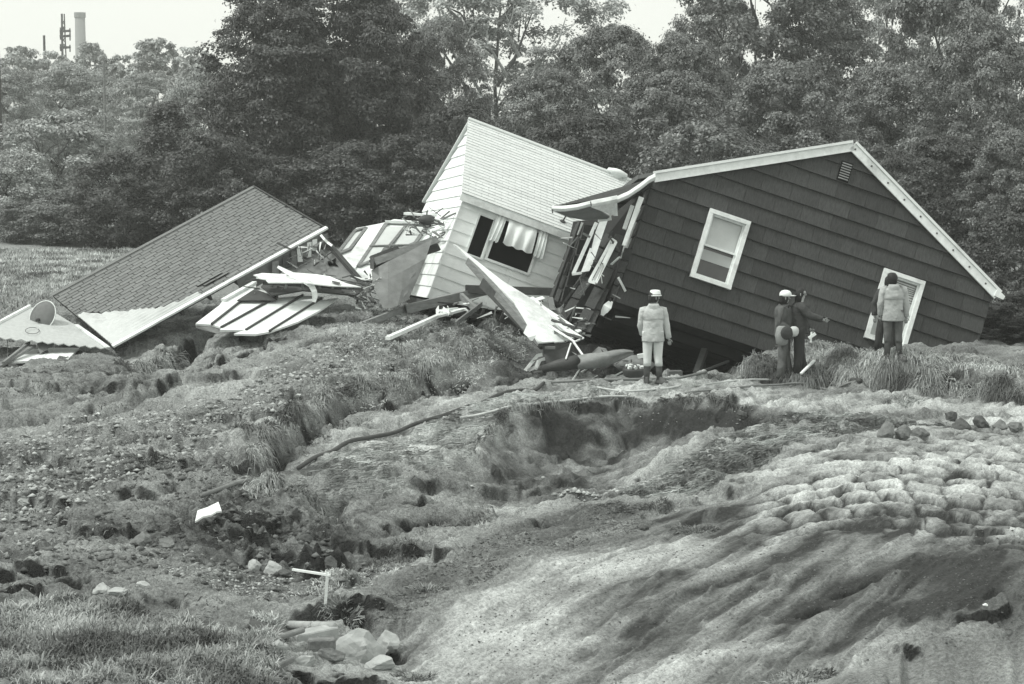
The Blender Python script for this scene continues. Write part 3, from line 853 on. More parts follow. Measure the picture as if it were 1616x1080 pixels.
mb.box(((i0 + i1) / 2, .048, c_ + .44), i1 - i0, .006, .22); mb.build('blind', M_blind, w_, local=True)
w_ = sash_window(house, win2, M_blind, M_blindl, .5)
mb = MB()
for i in range(9):
    z_ = win2[3] - .14 - i * .045
    mb.box(((win2[0] + win2[1]) / 2, .045, z_), win2[1] - win2[0] - .2, .004, .012, Matrix.Rotation(R(2 * math.sin(i)), 3, 'Y'))
mb.build('blind_slats', M_glassd, w_, local=True, kind='stuff')

# the torn front wall of the grey house that still hangs at its left corner
v = 0; row = 0
left_len = [.2, .45, .75, .9, .85, .7, .62, .75]
holeL = (.42, .75, .98, 1.98)
while v < GH - .1:
    v1 = min(v + ch, GH - .02); L_ = left_len[min(row, 7)]
    u = 0.0
    segs = [(0, L_ * .55), (L_ * .55, L_)] if L_ > .5 else [(0, L_)]
    for s0, s1 in segs:
        for rc in rect_minus((s0 + .004, s1 - .004, v, v1), [holeL]):
            mb = MB(); mb.add(*lap_piece([(rc[0], rc[2]), (rc[1], rc[2]), (rc[1], rc[3]), (rc[0], rc[3])], v, v1, .04, .008, axis='x', at=.0))
            mb.build('siding_shingle', M_dark, house, local=True)
    v = v1; row += 1
mb = MB()
for rc in rect_minus((.1, .8, .9, GH), [holeL]):
    mb.box((.05, (rc[0] + rc[1]) / 2, (rc[2] + rc[3]) / 2), .08, rc[1] - rc[0], rc[3] - rc[2])
mb.box((.05, .18, .45), .08, .16, .9)
mb.build('torn_side_wall', M_wooddark, house, local=True)
mb = MB()
a, b, c, d = .42, .75, .98, 1.98
for q in ((a, c, d), (b, c, d)):
    mb.box((-.02, q[0], (c + d) / 2), .09, .05, d - c)
mb.box((-.02, (a + b) / 2, c), .09, b - a, .05); mb.box((-.02, (a + b) / 2, d), .09, b - a, .05)
mb.build('side_window_frame', M_trim, house, local=True)

# ================================================================ THE WHITE HOUSE
WY = 43.0
wu = (P(905, 372, WY + .35) - P(731, 307, WY)); 
vv = P(731, 307, WY) - P(676, 471, WY - .26)
WH = vv.length
WM = frame(P(676, 471, WY - .26), wu, vv)
# depth direction as seen: ridge end (753,195)
whouse = root('white_house', (0, 0, 0), 'small white clapboard house leaning over with pale shingled roof and curtains hanging from its window', 'house', M=WM)
WL, WD = 4.6, 6.4
inv = WM.inverted()
# find the ridge height so that the ridge end projects on (753,195)
best = None
for i in range(40, 240):
    p = WM @ Vector((0.0, WD / 2, WH + i * .01))
    q = to_pix(*p)
    e_ = abs(q[1] - 197)
    if best is None or e_ < best[0]: best = (e_, i * .01, q)
WR = best[1]
print('white house', WH, WR, best[2], 'grey', GW, GH, RISE)
wo1 = loc_rect(WM, [(757, 339), (780, 346), (757, 408), (735, 400)])
wo2 = loc_rect(WM, [(792, 345), (857, 368), (831, 432), (766, 408)])
NB = 9; bh = WH / NB
brk = [(0, .00), (.25, .02), (.5, .10), (.9, .14), (1.3, .20), (1.8, .34), (2.3, .46), (2.75, .60), (4.6, .8)]
def broke(u): return float(np.interp(u, [b[0] for b in brk], [b[1] for b in brk]))
WFL = 2.55
for r_ in range(NB):
    v0, v1 = r_ * bh, (r_ + 1) * bh
    cuts = [0, rng.uniform(.9, 1.5), WFL]
    for s0, s1 in zip(cuts[:-1], cuts[1:]):
        for rc in rect_minus((s0 + .002, s1 - .002, v0, v1), [wo1, wo2]):
            poly = [(rc[0], rc[2]), (rc[1], rc[2]), (rc[1], rc[3]), (rc[0], rc[3])]
            # broken lower edge runs up to the right
            sl_ = .215
            poly = clip_half(poly, sl_, -1, .05 + .012 * math.sin(r_ * 3 + s0))
            if len(poly) < 3: continue
            mb = MB(); mb.add(*lap_piece(poly, v0, v1, .024, .006))
            mb.build('clapboard', M_board, whouse, local=True)
# gable end on the left, seen at a grazing angle
def wclip(poly):
    s_ = WR / (WD / 2)
    poly = clip_half(poly, -s_, 1, WH - .02)
    return clip_half(poly, s_, 1, WH + s_ * WD - .02)
r_ = 0
while r_ * bh < WH + WR:
    v0, v1 = r_ * bh, (r_ + 1) * bh
    poly = wclip([(0, v0), (WD, v0), (WD, v1), (0, v1)])
    if len(poly) >= 3:
        mb = MB(); mb.add(*lap_piece(poly, v0, v1, .034, .006, axis='x', at=0.0))
        mb.build('clapboard', M_board, whouse, local=True)
    r_ += 1
mb = MB()
for rc in rect_minus((0.002, WFL, 0, WH), [wo1, wo2]):
    poly = clip_half([(rc[0], rc[2]), (rc[1], rc[2]), (rc[1], rc[3]), (rc[0], rc[3])], .215, -1, -.0)
    if len(poly) >= 3: mb.prism([(p[0], .002, p[1]) for p in poly], (0, .1, 0))
mb.prism([(.002, .1, 0), (.002, WD, 0), (.002, WD, WH), (.002, WD / 2, WH + WR - .05), (.002, .1, WH)], (.1, 0, 0))
mb.box((WL / 2, WD - .05, WH / 2), WL, .1, WH)
mb.box((WFL - .0, WD / 2, WH * .62), .1, WD - .2, WH * .7)
mb.build('wall_sheathing', M_darkwall, whouse, local=True)
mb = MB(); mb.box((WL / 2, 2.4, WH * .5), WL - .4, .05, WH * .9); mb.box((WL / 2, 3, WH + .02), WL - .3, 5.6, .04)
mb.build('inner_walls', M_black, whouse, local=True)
# corner board
mb = MB(); mb.box((-.012, -.012, WH / 2), .03, .03, WH - .02); mb.build('corner_board', M_board, whouse, local=True)
# roof: courses of small pale shingles
s_ = math.atan2(WR, WD / 2); Ls = math.hypot(WR, WD / 2) + .12
roof_o = MB()
nrm = Vector((0, -math.sin(s_), math.cos(s_))); dr = Vector((0, math.cos(s_), math.sin(s_)))
e0 = Vector((0, 0, WH)) - dr * .12 + nrm * .03
def roofpt(u, t_, h=0.0): return Vector((u, 0, 0)) + e0 + dr * t_ + nrm * h
mb = MB(); mb.prism([roofpt(-.10, 0), roofpt(WL, 0), roofpt(WL, Ls), roofpt(-.10, Ls)], nrm * .05)
mb.build('roof_deck', M_white, whouse, local=True)
mb = MB()
e1 = Vector((0, WD, WH)) + Vector((0, math.cos(s_), -math.sin(s_))) * .12 + Vector((0, math.sin(s_), math.cos(s_))) * .03
tp = roofpt(0, Ls); n2 = Vector((0, math.sin(s_), math.cos(s_)))
mb.prism([e1 + Vector((-.10, 0, 0)), e1 + Vector((WL, 0, 0)), Vector((WL, tp.y, tp.z)), Vector((-.10, tp.y, tp.z))], n2 * .05)
mb.build('rear_roof_deck', M_white, whouse, local=True)
nr_ = 27; rh = Ls / nr_
for r_ in range(nr_):
    mb = MB(); u = -.12 - (r_ % 2) * .15
    t0, t1 = r_ * rh, (r_ + 1) * rh + .02
    while u < WL:
        a, b = max(u, -.12) + .004, min(u + .30, WL) - .004
        if b - a > .02:
            j = rng.uniform(0, .004)
            mb.prism([roofpt(a, t0, .068 + j), roofpt(b, t0, .068 + j), roofpt(b, t1, .055), roofpt(a, t1, .055)], -nrm * .012)
        u += .30
    mb.build('shingle_course', M_palesh, whouse, local=True)
mb = MB(); mb.tube([roofpt(-.12, Ls, .075), roofpt(WL, Ls, .075)], .05, 6); mb.build('ridge_cap', M_palesh, whouse, local=True)
mb = MB()
q = roofpt(-.12, 0, .0)
mb.box((WL / 2 - .05, e0.y - .02, e0.z - .05), WL + .12, .04, .13)
mb.build('fascia', M_trim, whouse, local=True)
mb = MB(); mb.box((WL / 2, -.035, WH - .10), WL, .05, .06); mb.build('frieze_board', M_trim, whouse, local=True)
for (u, t_, hh) in ((3.55, Ls - .05, .16),):
    mb = MB(); c_ = roofpt(u, t_, 0)
    mb.loft([[c_ + Vector((math.cos(a) * r2, math.sin(a) * r2, z2)) for a in np.linspace(0, 2 * math.pi, 13)[:-1]] for z2, r2 in ((0, .14), (.09, .16), (.12, .26), (.19, .24), (.23, .08))])
    mb.build('roof_vent', M_white, whouse, local=True, smooth=True)
for (px_, py_) in ((888, 350),):
    inv3 = WM.inverted(); o3 = inv3 @ CAM; d3 = inv3.to_3x3() @ ray(px_, py_)
    base_ = roofpt(0, 0, .07); t3 = (base_ - o3).dot(nrm) / d3.dot(nrm); c_ = o3 + d3 * t3
    mb = MB(); mb.tube([c_, c_ + nrm * .02], [.07, .06], 10); mb.tube([c_, c_ + nrm * .18 + Vector((.02, 0, .05))], .018, 6)
    mb.build('vent_pipe', M_rubber, whouse, local=True)
# windows
def frame_box(rt, name, wr, th, m_, y=-.02, dep=.08, mull=()):
    a, b, c, d = wr; mb = MB()
    mb.box((a + th / 2, y, (c + d) / 2), th, dep, d - c); mb.box((b - th / 2, y, (c + d) / 2), th, dep, d - c)
    mb.box(((a + b) / 2, y, c + th / 2), b - a - 2 * th, dep, th); mb.box(((a + b) / 2, y, d - th / 2), b - a - 2 * th, dep, th)
    for m2 in mull: mb.box((m2, y, (c + d) / 2), th * .7, dep, d - c - 2 * th)
    return mb.build(name, m_, rt, local=True)
w_ = frame_box(whouse, 'window', (wo1[0] - .02, wo1[1] + .05, wo1[2] - .02, wo1[3] + .02), .035, M_trim)
mb = MB(); mb.box(((wo1[0] + wo1[1]) / 2, .03, (wo1[2] + wo1[3]) / 2), wo1[1] - wo1[0] - .02, .006, wo1[3] - wo1[2] - .02); mb.build('pane', M_black, w_, local=True)  # black sheet painting the unlit room in the opening
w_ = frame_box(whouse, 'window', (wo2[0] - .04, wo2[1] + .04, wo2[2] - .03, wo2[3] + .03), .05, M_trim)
mb = MB(); mb.box(((wo2[0] + wo2[1]) / 2, .07, (wo2[2] + wo2[3]) / 2), wo2[1] - wo2[0] - .02, .006, wo2[3] - wo2[2] - .02); mb.build('pane', M_black, w_, local=True)  # black sheet again, in place of the dark room behind
# curtains hanging out of the opening: three wavy cloths with scalloped hems
def curtain(px_quads, seed, bulge):
    """px_quads: top-left, top-right, bottom-right, bottom-left pixels"""
    (a, b, c, d) = [Vector((hit_local(WM, *q, c=-.12)[0], 0, hit_local(WM, *q, c=-.12)[1])) for q in px_quads]
    nu, nv = 22, 12; vs_ = []; rg = random.Random(seed); ph = rg.uniform(0, 6)
    for j in range(nv + 1):
        for i in range(nu + 1):
            s, t_ = i / nu, j / nv
            p = a.lerp(b, s).lerp(d.lerp(c, s), t_)
            y = -.07 - bulge * math.sin(t_ * 1.9) - .022 * math.sin(s * 17 + ph + t_ * 2) * (0.4 + t_)
            z_ = p.z - .035 * abs(math.sin(s * 3.14 * 3)) * (t_ ** 6)
            vs_.append((p.x, y, z_))
    k = nu + 1; n_ = len(vs_)
    fs = [(j * k + i, j * k + i + 1, (j + 1) * k + i + 1, (j + 1) * k + i) for j in range(nv) for i in range(nu)]
    vs2 = vs_ + [(x, y + .008, z) for x, y, z in vs_]
    fs2 = fs + [tuple(reversed([q + n_ for q in f])) for f in fs]
    mb = MB(); mb.add(vs2, fs2)
    return mb.build('curtain', M_cloth, whouse, local=True, smooth=True)
curtain([(786, 338), (801, 344), (785, 382), (770, 376)], 1, .10)
curtain([(806, 343), (850, 358), (838, 400), (792, 383)], 2, .16)
curtain([(852, 362), (866, 367), (855, 408), (841, 402)], 3, .10)
mb = MB()
a, c = hit_local(WM, 788, 336, -.1); b, d = hit_local(WM, 862, 362, -.1)
mb.tube([(a, -.1, c), (b, -.1, d)], .014, 6); mb.build('curtain_rail', M_metal, whouse, local=True)
# torn end of the floor under the white wall
mb = MB()
mb.prism([(0, .06, -.04), (.5, .06, .03), (1.5, .06, .18), (2.6, .06, .42), (2.62, .06, .2), (1.5, .06, .0), (.6, .06, -.15), (0, .06, -.2)], (0, 3, 0))
mb.build('floor_edge', M_wooddark, whouse, local=True)
mb = MB()
for i in range(6):
    mb.box((.35 + i * .42, 1.0, -.05 + i * .075), .05, 2.2, .18)
mb.build('floor_joists', M_wooddark, whouse, local=True)
# ================================================================ THE FALLEN ROOF ON THE LEFT
FA, FB = P(398, 296, 46.0), P(512, 361, 43.0)         # ridge end and eave end, right
FCc = P(178, 546, 41.0)                               # eave end, left
fu = FB - FCc                                         # along the eave, left to right
FLn = fu.length; fu.normalize()
fv = FA - FB; fv = fv - fu * fv.dot(fu); FRk = fv.length
FM = frame(FCc, fu, fv)                               # x along eave, z up the slope, y into the roof
froof = root('fallen_roof', (0, 0, 0), 'fallen dark shingled roof lying on the ground with a white board along its lower edge', 'roof', M=FM)
print('fallen roof', FLn, FRk)
cor = [hit_local(FM, *q) for q in ((117, 507), (135, 498), (150, 499), (262, 489), (268, 484), (300, 470), (312, 463), (318, 470))]
# corrugated sheet outline in local coordinates: from left rake edge up to where the shingles begin
sheet_top = [hit_local(FM, *q) for q in ((119, 508), (133, 499), (160, 499), (205, 495), (262, 489), (290, 478), (316, 466))]
def sheet_z(x):
    xs = [p[0] for p in sheet_top]; zs_ = [p[1] for p in sheet_top]
    return float(np.interp(x, xs, zs_, right=-1))
mb = MB(); mb.prism([(0, .02, 0), (FLn, .02, 0), (FLn, .02, FRk), (0, .02, FRk)], (0, .06, 0))
mb.build('roof_deck', M_wooddark, froof, local=True)
mb = MB(); mb.prism([(.1, .5, .1), (FLn - .3, .5, .1), (FLn - .3, .5, FRk - .1), (.1, .5, FRk - .1)], (0, .05, 0))
nrow = 25; rh = FRk / nrow; tabs = []
for r_ in range(nrow):
    z0 = r_ * rh; x = -(r_ % 2) * .15 - rng.uniform(0, .02) - (r_ % 3) * .03
    while x < FLn:
        a, b = max(x, -.02) + .009, min(x + .30, FLn) - .009
        if b - a > .04:
            mid_ = (a + b) / 2
            if z0 + rh * .2 > sheet_z(mid_) if mid_ < sheet_top[-1][0] else True:
                tabs.append((a, b, z0, min(z0 + rh + .03, FRk), rng.uniform(0, .006)))
        x += .30
tabs.sort(key=lambda q: (FM @ Vector((q[0], 0, q[2]))).y)
def tab_geo(mb, q):
    a, b, z0, z1, j = q
    lift = .014 + j
    if 2.2 < a < 2.75 and .2 < z0 < .45: lift += .035
    mb.prism([(a, -lift, z0), (b, -lift, z0), (b, -.004, z1), (a, -.004, z1)], (0, .012, 0))
for q in tabs[:300]:
    mb = MB(); tab_geo(mb, q); mb.build('shingle', M_roofsh, froof, local=True)
mb = MB()
for q in tabs[300:]: tab_geo(mb, q)
mb.build('shingle_field', M_roofsh, froof, local=True, kind='stuff', label='upper courses of grey shingles on the fallen roof')
mb = MB(); mb.prism([(-.02, -.035, FRk - .12), (FLn + .0, -.035, FRk - .12), (FLn, -.02, FRk + .03), (-.02, -.02, FRk + .03)], (0, .015, 0))
mb.build('ridge_cap', M_roofsh, froof, local=True)
# lower sheet of corrugated white metal along the left part of the eave
nx, nz = 46, 34; vs_ = []
x1_ = sheet_top[-1][0]
for i in range(nx + 1):
    x = x1_ * i / nx; zt = max(sheet_z(min(x, x1_ - .001)), .02) + .10 + .03 * math.sin(x * 14)
    for j in range(nz + 1):
        z = -.02 + (zt + .02) * j / nz
        vs_.append((x, -.006 - .03 * (1 + math.sin(z * 2 * math.pi / .13)), z))
k = nz + 1; n_ = len(vs_)
fs = [(i * k + j, (i + 1) * k + j, (i + 1) * k + j + 1, i * k + j + 1) for i in range(nx) for j in range(nz)]
mb = MB(); mb.add(vs_ + [(x, y + .01, z) for x, y, z in vs_], fs + [tuple(q + n_ for q in reversed(f)) for f in fs])
mb.build('corrugated_sheet', M_corr, froof, local=True, smooth=True)
mb = MB(); mb.prism([(-.02, -.045, -.005), (FLn + .04, -.045, -.005), (FLn + .04, -.045, -.12), (-.02, -.045, -.12)], (0, .04, 0))
mb.build('eave_board', M_trim, froof, local=True)
mb = MB(); mb.prism([(2.9, .0, -.10), (FLn - .1, .0, -.10), (FLn - .1, .40, -.02), (2.9, .40, -.02)], (0, .02, .02))
mb.build('soffit', M_ply, froof, local=True)
mb = MB(); mb.prism([(FLn + .0, -.04, -.0), (FLn + .0, -.04, FRk), (FLn + .03, -.04, FRk), (FLn + .03, -.04, 0)], (0, .1, 0))
mb.build('rake_board', M_wooddark, froof, local=True)
for i, (x, l_, w2, m_) in enumerate([(3.75, .30, .16, M_wood), (4.02, .22, .14, M_wooddark), (4.22, .34, .12, M_ply), (4.36, .30, .12, M_white), (4.50, .27, .11, M_ply), (4.62, .32, .11, M_white), (4.75, .26, .12, M_white), (5.0, .36, .13, M_wood)]):
    if x > FLn: continue
    mb = MB(); c0 = FM @ Vector((x, .03, -.13))
    dn = Vector((rng.uniform(-.04, .1), 0, -1)); ri = FM.to_3x3() @ Vector((1, 0, 0)); ri.z *= .4
    mb.prism([c0, c0 + ri * w2, c0 + ri * w2 + dn * l_, c0 + dn * (l_ * rng.uniform(.8, 1.05))], (0, .025, 0))
    mb.build('wall_board', m_, froof)
for i in range(8):
    mb = MB(); x = .3 + i * (FLn - .5) / 7
    mb.box((x, .14, FRk / 2), .05, .14, FRk - .1)
    mb.build('rafter', M_wooddark, froof, local=True)

# -------- helpers for flat pieces of wreckage: traced on a real plane, with thickness
def slab(name, pl, px, th, m_, parent=None, off=0.0, label=None, kind=None, bevel=0):
    pts = [on_plane(pl, a, b, off) for a, b in px]
    mb = MB(); mb.prism(pts, -pl[1] * th)
    return mb.build(name, m_, parent, label=label, kind=kind, bevel=bevel)
def thing_at(name, p, label, cat, group=None):
    return root(name, p, label, cat, group)

# pale triangular end sheet at the far left, with scalloped lower edge
pl = plane3((44, 484, 42.6), (172, 549, 40.9), (-40, 530, 40.6))
t1 = thing_at('gable_sheet', P(90, 549, 41), 'pale triangular gable sheet with wavy bottom edge at the left end of the fallen roof', 'roof panel')
low = []
for i in range(27):
    s = i / 26; low.append((168 - 218 * s, 549 - 21 * s + (2.2 if i % 2 else -.6)))
slab('sheet', pl, [(46, 484), (84, 492), (122, 515)] + low + [(-50, 528), (-50, 540 - 0)][:1], .02, M_gable, t1)
A_, B_ = on_plane(pl, 47, 483, .015), on_plane(pl, -50, 535, .015)
mb = MB(); mb.bar(A_, B_, .07, .05); mb.build('edge_strip', M_trim, t1)
A_, B_ = on_plane(pl, 120, 513, .015), on_plane(pl, 171, 549, .015)
mb = MB(); mb.bar(A_, B_, .09, .03); mb.build('edge_strip', M_trim, t1)
# round disc leaning on it
c_ = on_plane(pl, 67, 499, .12)
ax = Vector((-.25, -.90, .35)).normalized()
ux = Vector((.45, -.2, -.2)); ux = (ux - ax * ux.dot(ax)).normalized(); uy = ax.cross(ux)
rings = []
for rr, dd in ((.03, .05), (.12, .048), (.22, .035), (.31, .01), (.335, -.01), (.34, -.03), (.32, -.03)):
    ring = []
    for k in range(28):
        a = 2 * math.pi * k / 28
        q = 1.0
        lx, ly = math.cos(a) * rr * .82, math.sin(a) * rr * 1.0
        ring.append(c_ + ux * lx + uy * ly + ax * dd)
    rings.append(ring)
disc = thing_at('metal_disc', c_ - Vector((0, 0, .3)), 'round grey metal disc leaning on the pale triangular sheet', 'disc')
mb = MB(); mb.loft(rings); mb.build('dish', mat('dull_zinc', .15, rough=.6, var=.25, scale=9, bump=.2), disc, smooth=True)
mb = MB(); mb.tube([c_ + ux * math.cos(a) * .28 + uy * math.sin(a) * .335 + ax * .0 for a in np.linspace(0, 2 * math.pi, 29)], .012, 6, cap=False)
mb.build('rim', M_trim, disc)
mb = MB(); mb.tube([c_ + ax * .05 + uy * -.1, c_ + ax * .12 + uy * -.14], [.035, .03], 8); mb.build('hub', M_rubber, disc)
mb = MB(); mb.tube([on_plane(pl, 58 + 11 * math.cos(a) - 7, 523 + 5 * math.sin(a) - 1, .02 + .03 * math.sin(a / 2)) for a in np.linspace(-.6, 5.4, 20)], .006, 5)
tag(mb.build('wire', M_rubber), 'thin dark wire loop lying on the pale triangular sheet', 'wire')

# boards and a pale panel under the triangular sheet
pl = plane3((20, 570, 39.8), (106, 566, 40.0), (122, 549, 41.6))
t1 = thing_at('ceiling_panel', P(60, 571, 40), 'flat whitish ceiling panel on the grass below the triangular sheet', 'panel')
for i, q in enumerate([[(17, 571), (62, 569), (84, 549), (52, 551)], [(63, 569), (108, 566), (125, 549), (85, 549)]]):
    slab('panel', pl, q, .04, M_white, t1)
mb = MB(); mb.bar(P(-12, 584, 38.8), P(52, 546, 40.9), .12, .05, taper=1.1)
tag(mb.build('wooden_beam', M_wood), 'weathered beam slanting into the ground at the left edge below the pale triangle', 'beam')
mb = MB(); mb.bar(P(5, 573, 39.2), P(46, 541, 41.0), .05, .05)
tag(mb.build('wooden_stick', M_wood), 'thin stick beside the slanting beam at the left edge', 'stick')
mb = MB(); mb.prism([P(57, 538, 41), P(63, 559, 40.6), P(84, 545, 41), P(86, 540, 41.1)], (0, .03, 0))
tag(mb.build('plywood_scrap', M_ply), 'small triangular plywood scrap under the pale triangular sheet', 'plywood')
mb = MB(); mb.bar(P(12, 536, 41), P(12, 572, 40.6), .015, .015)
tag(mb.build('thin_rod', M_wood), 'thin upright rod under the left end of the triangular sheet', 'rod')

# -------- pale roofing panel with seams, in front of the fallen roof's right half
pl = plane3((310, 513, 39.2), (372, 527, 38.9), (405, 446, 42.0))
t1 = thing_at('roof_panel', P(370, 527, 38.9), 'pale seamed roofing panel lying on the bank between the fallen roof and the grass edge', 'roof panel')
strips = [
 [(308, 511), (346, 482), (352, 474), (405, 447), (404, 457), (388, 470), (352, 500), (334, 513)],
 [(334, 513), (352, 500), (388, 470), (404, 457), (440, 462), (436, 470), (380, 506), (349, 517)],
 [(349, 517), (380, 506), (436, 470), (478, 466), (430, 497), (388, 521), (346, 521)],
 [(388, 521), (430, 497), (478, 466), (512, 468), (505, 474), (455, 506), (425, 524), (402, 528), (368, 527)],
 [(425, 524), (455, 506), (505, 474), (534, 470), (505, 490), (470, 508)],
]
for i, s_ in enumerate(strips):
    cx = sum(p[0] for p in s_) / len(s_); cy = sum(p[1] for p in s_) / len(s_)
    slab('panel_strip', pl, [(cx + (p[0] - cx) * .985, cy + (p[1] - cy) * .985) for p in s_], .04, M_board, t1, off=.003 * i)
for q in [((334, 512), (404, 457)), ((349, 517), (438, 468)), ((388, 521), (478, 466)), ((425, 523), (508, 471))]:
    A_, B_ = on_plane(pl, *q[0], .02), on_plane(pl, *q[1], .02)
    mb = MB(); mb.bar(A_, B_, .035, .05); mb.build('seam', M_rubber, t1)
mb = MB(); mb.bar(on_plane(pl, 352, 474, .03), on_plane(pl, 402, 446, .03), .10, .05); mb.build('edge_board', M_trim, t1)
mb = MB(); mb.prism([on_plane(pl, 308, 512, -.04), on_plane(pl, 334, 515, -.04), on_plane(pl, 348, 522, -.04), on_plane(pl, 346, 528, -.1), on_plane(pl, 310, 518, -.1)], (0, .03, 0)); mb.build('torn_edge', M_wood, t1)
# dark triangular scrap on it
pl2 = (on_plane(pl, 400, 465, .08), pl[1])
tag(slab('tar_paper', pl2, [(374, 474), (402, 456), (418, 462), (438, 472), (434, 474)], .02, M_rubber), 'dark scrap of tar paper on top of the pale seamed panel', 'tar paper')
# dark curved sheet behind
pl3 = plane3((415, 455, 41.2), (560, 462, 41.2), (500, 440, 42))
tag(slab('dark_board', pl3, [(412, 452), (430, 466), (478, 458), (520, 462), (560, 466), (575, 458), (570, 446), (420, 444)], .03, M_wooddark), 'dark flat board under the torn white siding', 'board')

# -------- torn white siding
t1 = thing_at('torn_siding', P(480, 470, 41), 'torn bundle of white siding strips sagging below the eave of the fallen roof', 'siding')
pl = plane3((400, 435, 40.9), (570, 454, 40.7), (500, 432, 41.6))
S_ = [
 [(400, 434), (414, 431), (452, 433), (452, 437), (410, 437)],
 [(404, 438), (452, 438), (452, 442), (420, 441)],
 [(420, 442), (450, 436), (482, 438), (478, 446), (424, 446)],
 [(462, 430), (500, 433), (520, 436), (546, 447), (570, 453), (520, 451), (484, 447)],
]
for i, s_ in enumerate(S_): slab('siding_strip', pl, s_, .02, M_trim, t1, off=.012 * i)
def ribbon(name, pts, w, m_, parent, th=.012):
    """pts: world points; flat band of width w, facing the camera"""
    mb = MB(); L1, L2 = [], []
    for i, p in enumerate(pts):
        d = (pts[min(i + 1, len(pts) - 1)] - pts[max(i - 1, 0)]).normalized()
        x = d.cross(Vector((0, -1, .2))).normalized()
        ww = w[i] if hasattr(w, '__len__') else w
        L1.append(p + x * ww / 2); L2.append(p - x * ww / 2)
    n = len(pts); off = Vector((0, th, 0))
    vs_ = L1 + L2 + [p + off for p in L1] + [p + off for p in L2]
    fs = []
    for i in range(n - 1):
        fs += [(i, i + 1, n + i + 1, n + i), (2 * n + i, 3 * n + i, 3 * n + i + 1, 2 * n + i + 1), (i, 2 * n + i, 2 * n + i + 1, i + 1), (n + i, n + i + 1, 3 * n + i + 1, 3 * n + i)]
    fs += [(0, n, 3 * n, 2 * n), (n - 1, 3 * n - 1, 4 * n - 1, 2 * n - 1)]
    mb.add(vs_, fs); return mb.build(name, m_, parent)
ribbon('bent_strip', [P(*q) for q in [(438, 421, 40.9), (452, 429, 40.8), (468, 437, 40.7), (482, 444, 40.6), (491, 450, 40.55), (496, 460, 40.5), (497, 468, 40.5), (495, 477, 40.5)]], [.05, .09, .11, .12, .12, .11, .11, .08], M_trim, t1)
mb = MB(); mb.prism([on_plane(pl, a, b, .07) for a, b in ((524, 443), (537, 446), (536, 449), (524, 446))], (0, .01, 0)); mb.build('dark_slot', M_rubber, t1)
mb = MB(); mb.bar(P(415, 447, 41), P(572, 456, 40.9), .07, .06); mb.build('edge_lath', M_wooddark, t1)
for i, x in enumerate((452, 478, 504, 526, 549, 566)):
    mb = MB(); mb.bar(P(x, 449, 40.9), P(x + rng.uniform(-3, 3), 456, 40.9), .05, .05); mb.build('torn_fixing', M_wood, t1)

# -------- end wall of the fallen roof (dull interior panel) with a dark slanting edge beam
pl = plane3((470, 425, 42.6), (570, 443, 42.0), (508, 372, 43.2))
t1 = thing_at('interior_wall', P(520, 443, 42.3), 'grey interior wall panel with a hole, under the right end of the fallen roof', 'wall panel')
for q in [[(452, 424), (470, 415), (498, 398), (514, 383), (528, 400), (534, 408), (505, 421), (500, 432)],
          [(500, 432), (505, 421), (534, 408), (548, 424), (570, 447), (540, 442)],
          [(452, 424), (500, 432), (540, 443), (470, 436)]]:
    slab('wall_panel', pl, q, .03, M_ply, t1, off=rng.uniform(0, .01))
mb = MB(); mb.prism([on_plane(pl, a, b, .03) for a, b in ((517, 413), (524, 411), (530, 407), (529, 415), (534, 421), (525, 419), (519, 420))], (0, .01, 0)); mb.build('hole', M_black, t1)  # black patch on the panel painting the dark of a hole
mb = MB(); mb.bar(on_plane(pl, 507, 372, .06), on_plane(pl, 574, 449, .06), .10, .08); mb.build('edge_beam', M_wooddark, t1)
mb = MB(); mb.bar(P(497, 390, 42.7), P(512, 378, 42.9), .12, .03); mb.build('brace', M_wood, t1)
pts = [P(*q) for q in [(506, 371, 42.8), (512, 378, 42.7), (517, 383, 42.7), (524, 388, 42.6)]]
tag(ribbon('metal_flashing', pts, .05, M_trim, None), 'short curl of white flashing at the right corner of the fallen roof', 'flashing')

# -------- dark chaos of broken laths between the end wall and the plywood
for i, (a, b, w2, m_, lb) in enumerate([
  ((560, 452, 41.5), (592, 478, 41.0), .05, M_wooddark, 'broken dark lath slanting down left of the leaning plywood sheet'),
  ((578, 440, 41.5), (583, 484, 41.0), .06, M_wood, 'upright splintered stud left of the leaning plywood sheet'),
  ((566, 470, 41.2), (590, 455, 41.3), .05, M_wood, 'short lath crossing the upright splintered stud'),
  ((556, 438, 41.8), (584, 444, 41.4), .08, M_trim, 'white splinter at the foot of the tilted window wall'),
  ((540, 462, 41.2), (574, 474, 41.0), .05, M_wooddark, 'dark lath under the torn white siding bundle'),
]):
    mb = MB(); mb.bar(P(*a), P(*b), w2, .04); tag(mb.build('broken_lath', m_), lb, 'lath')

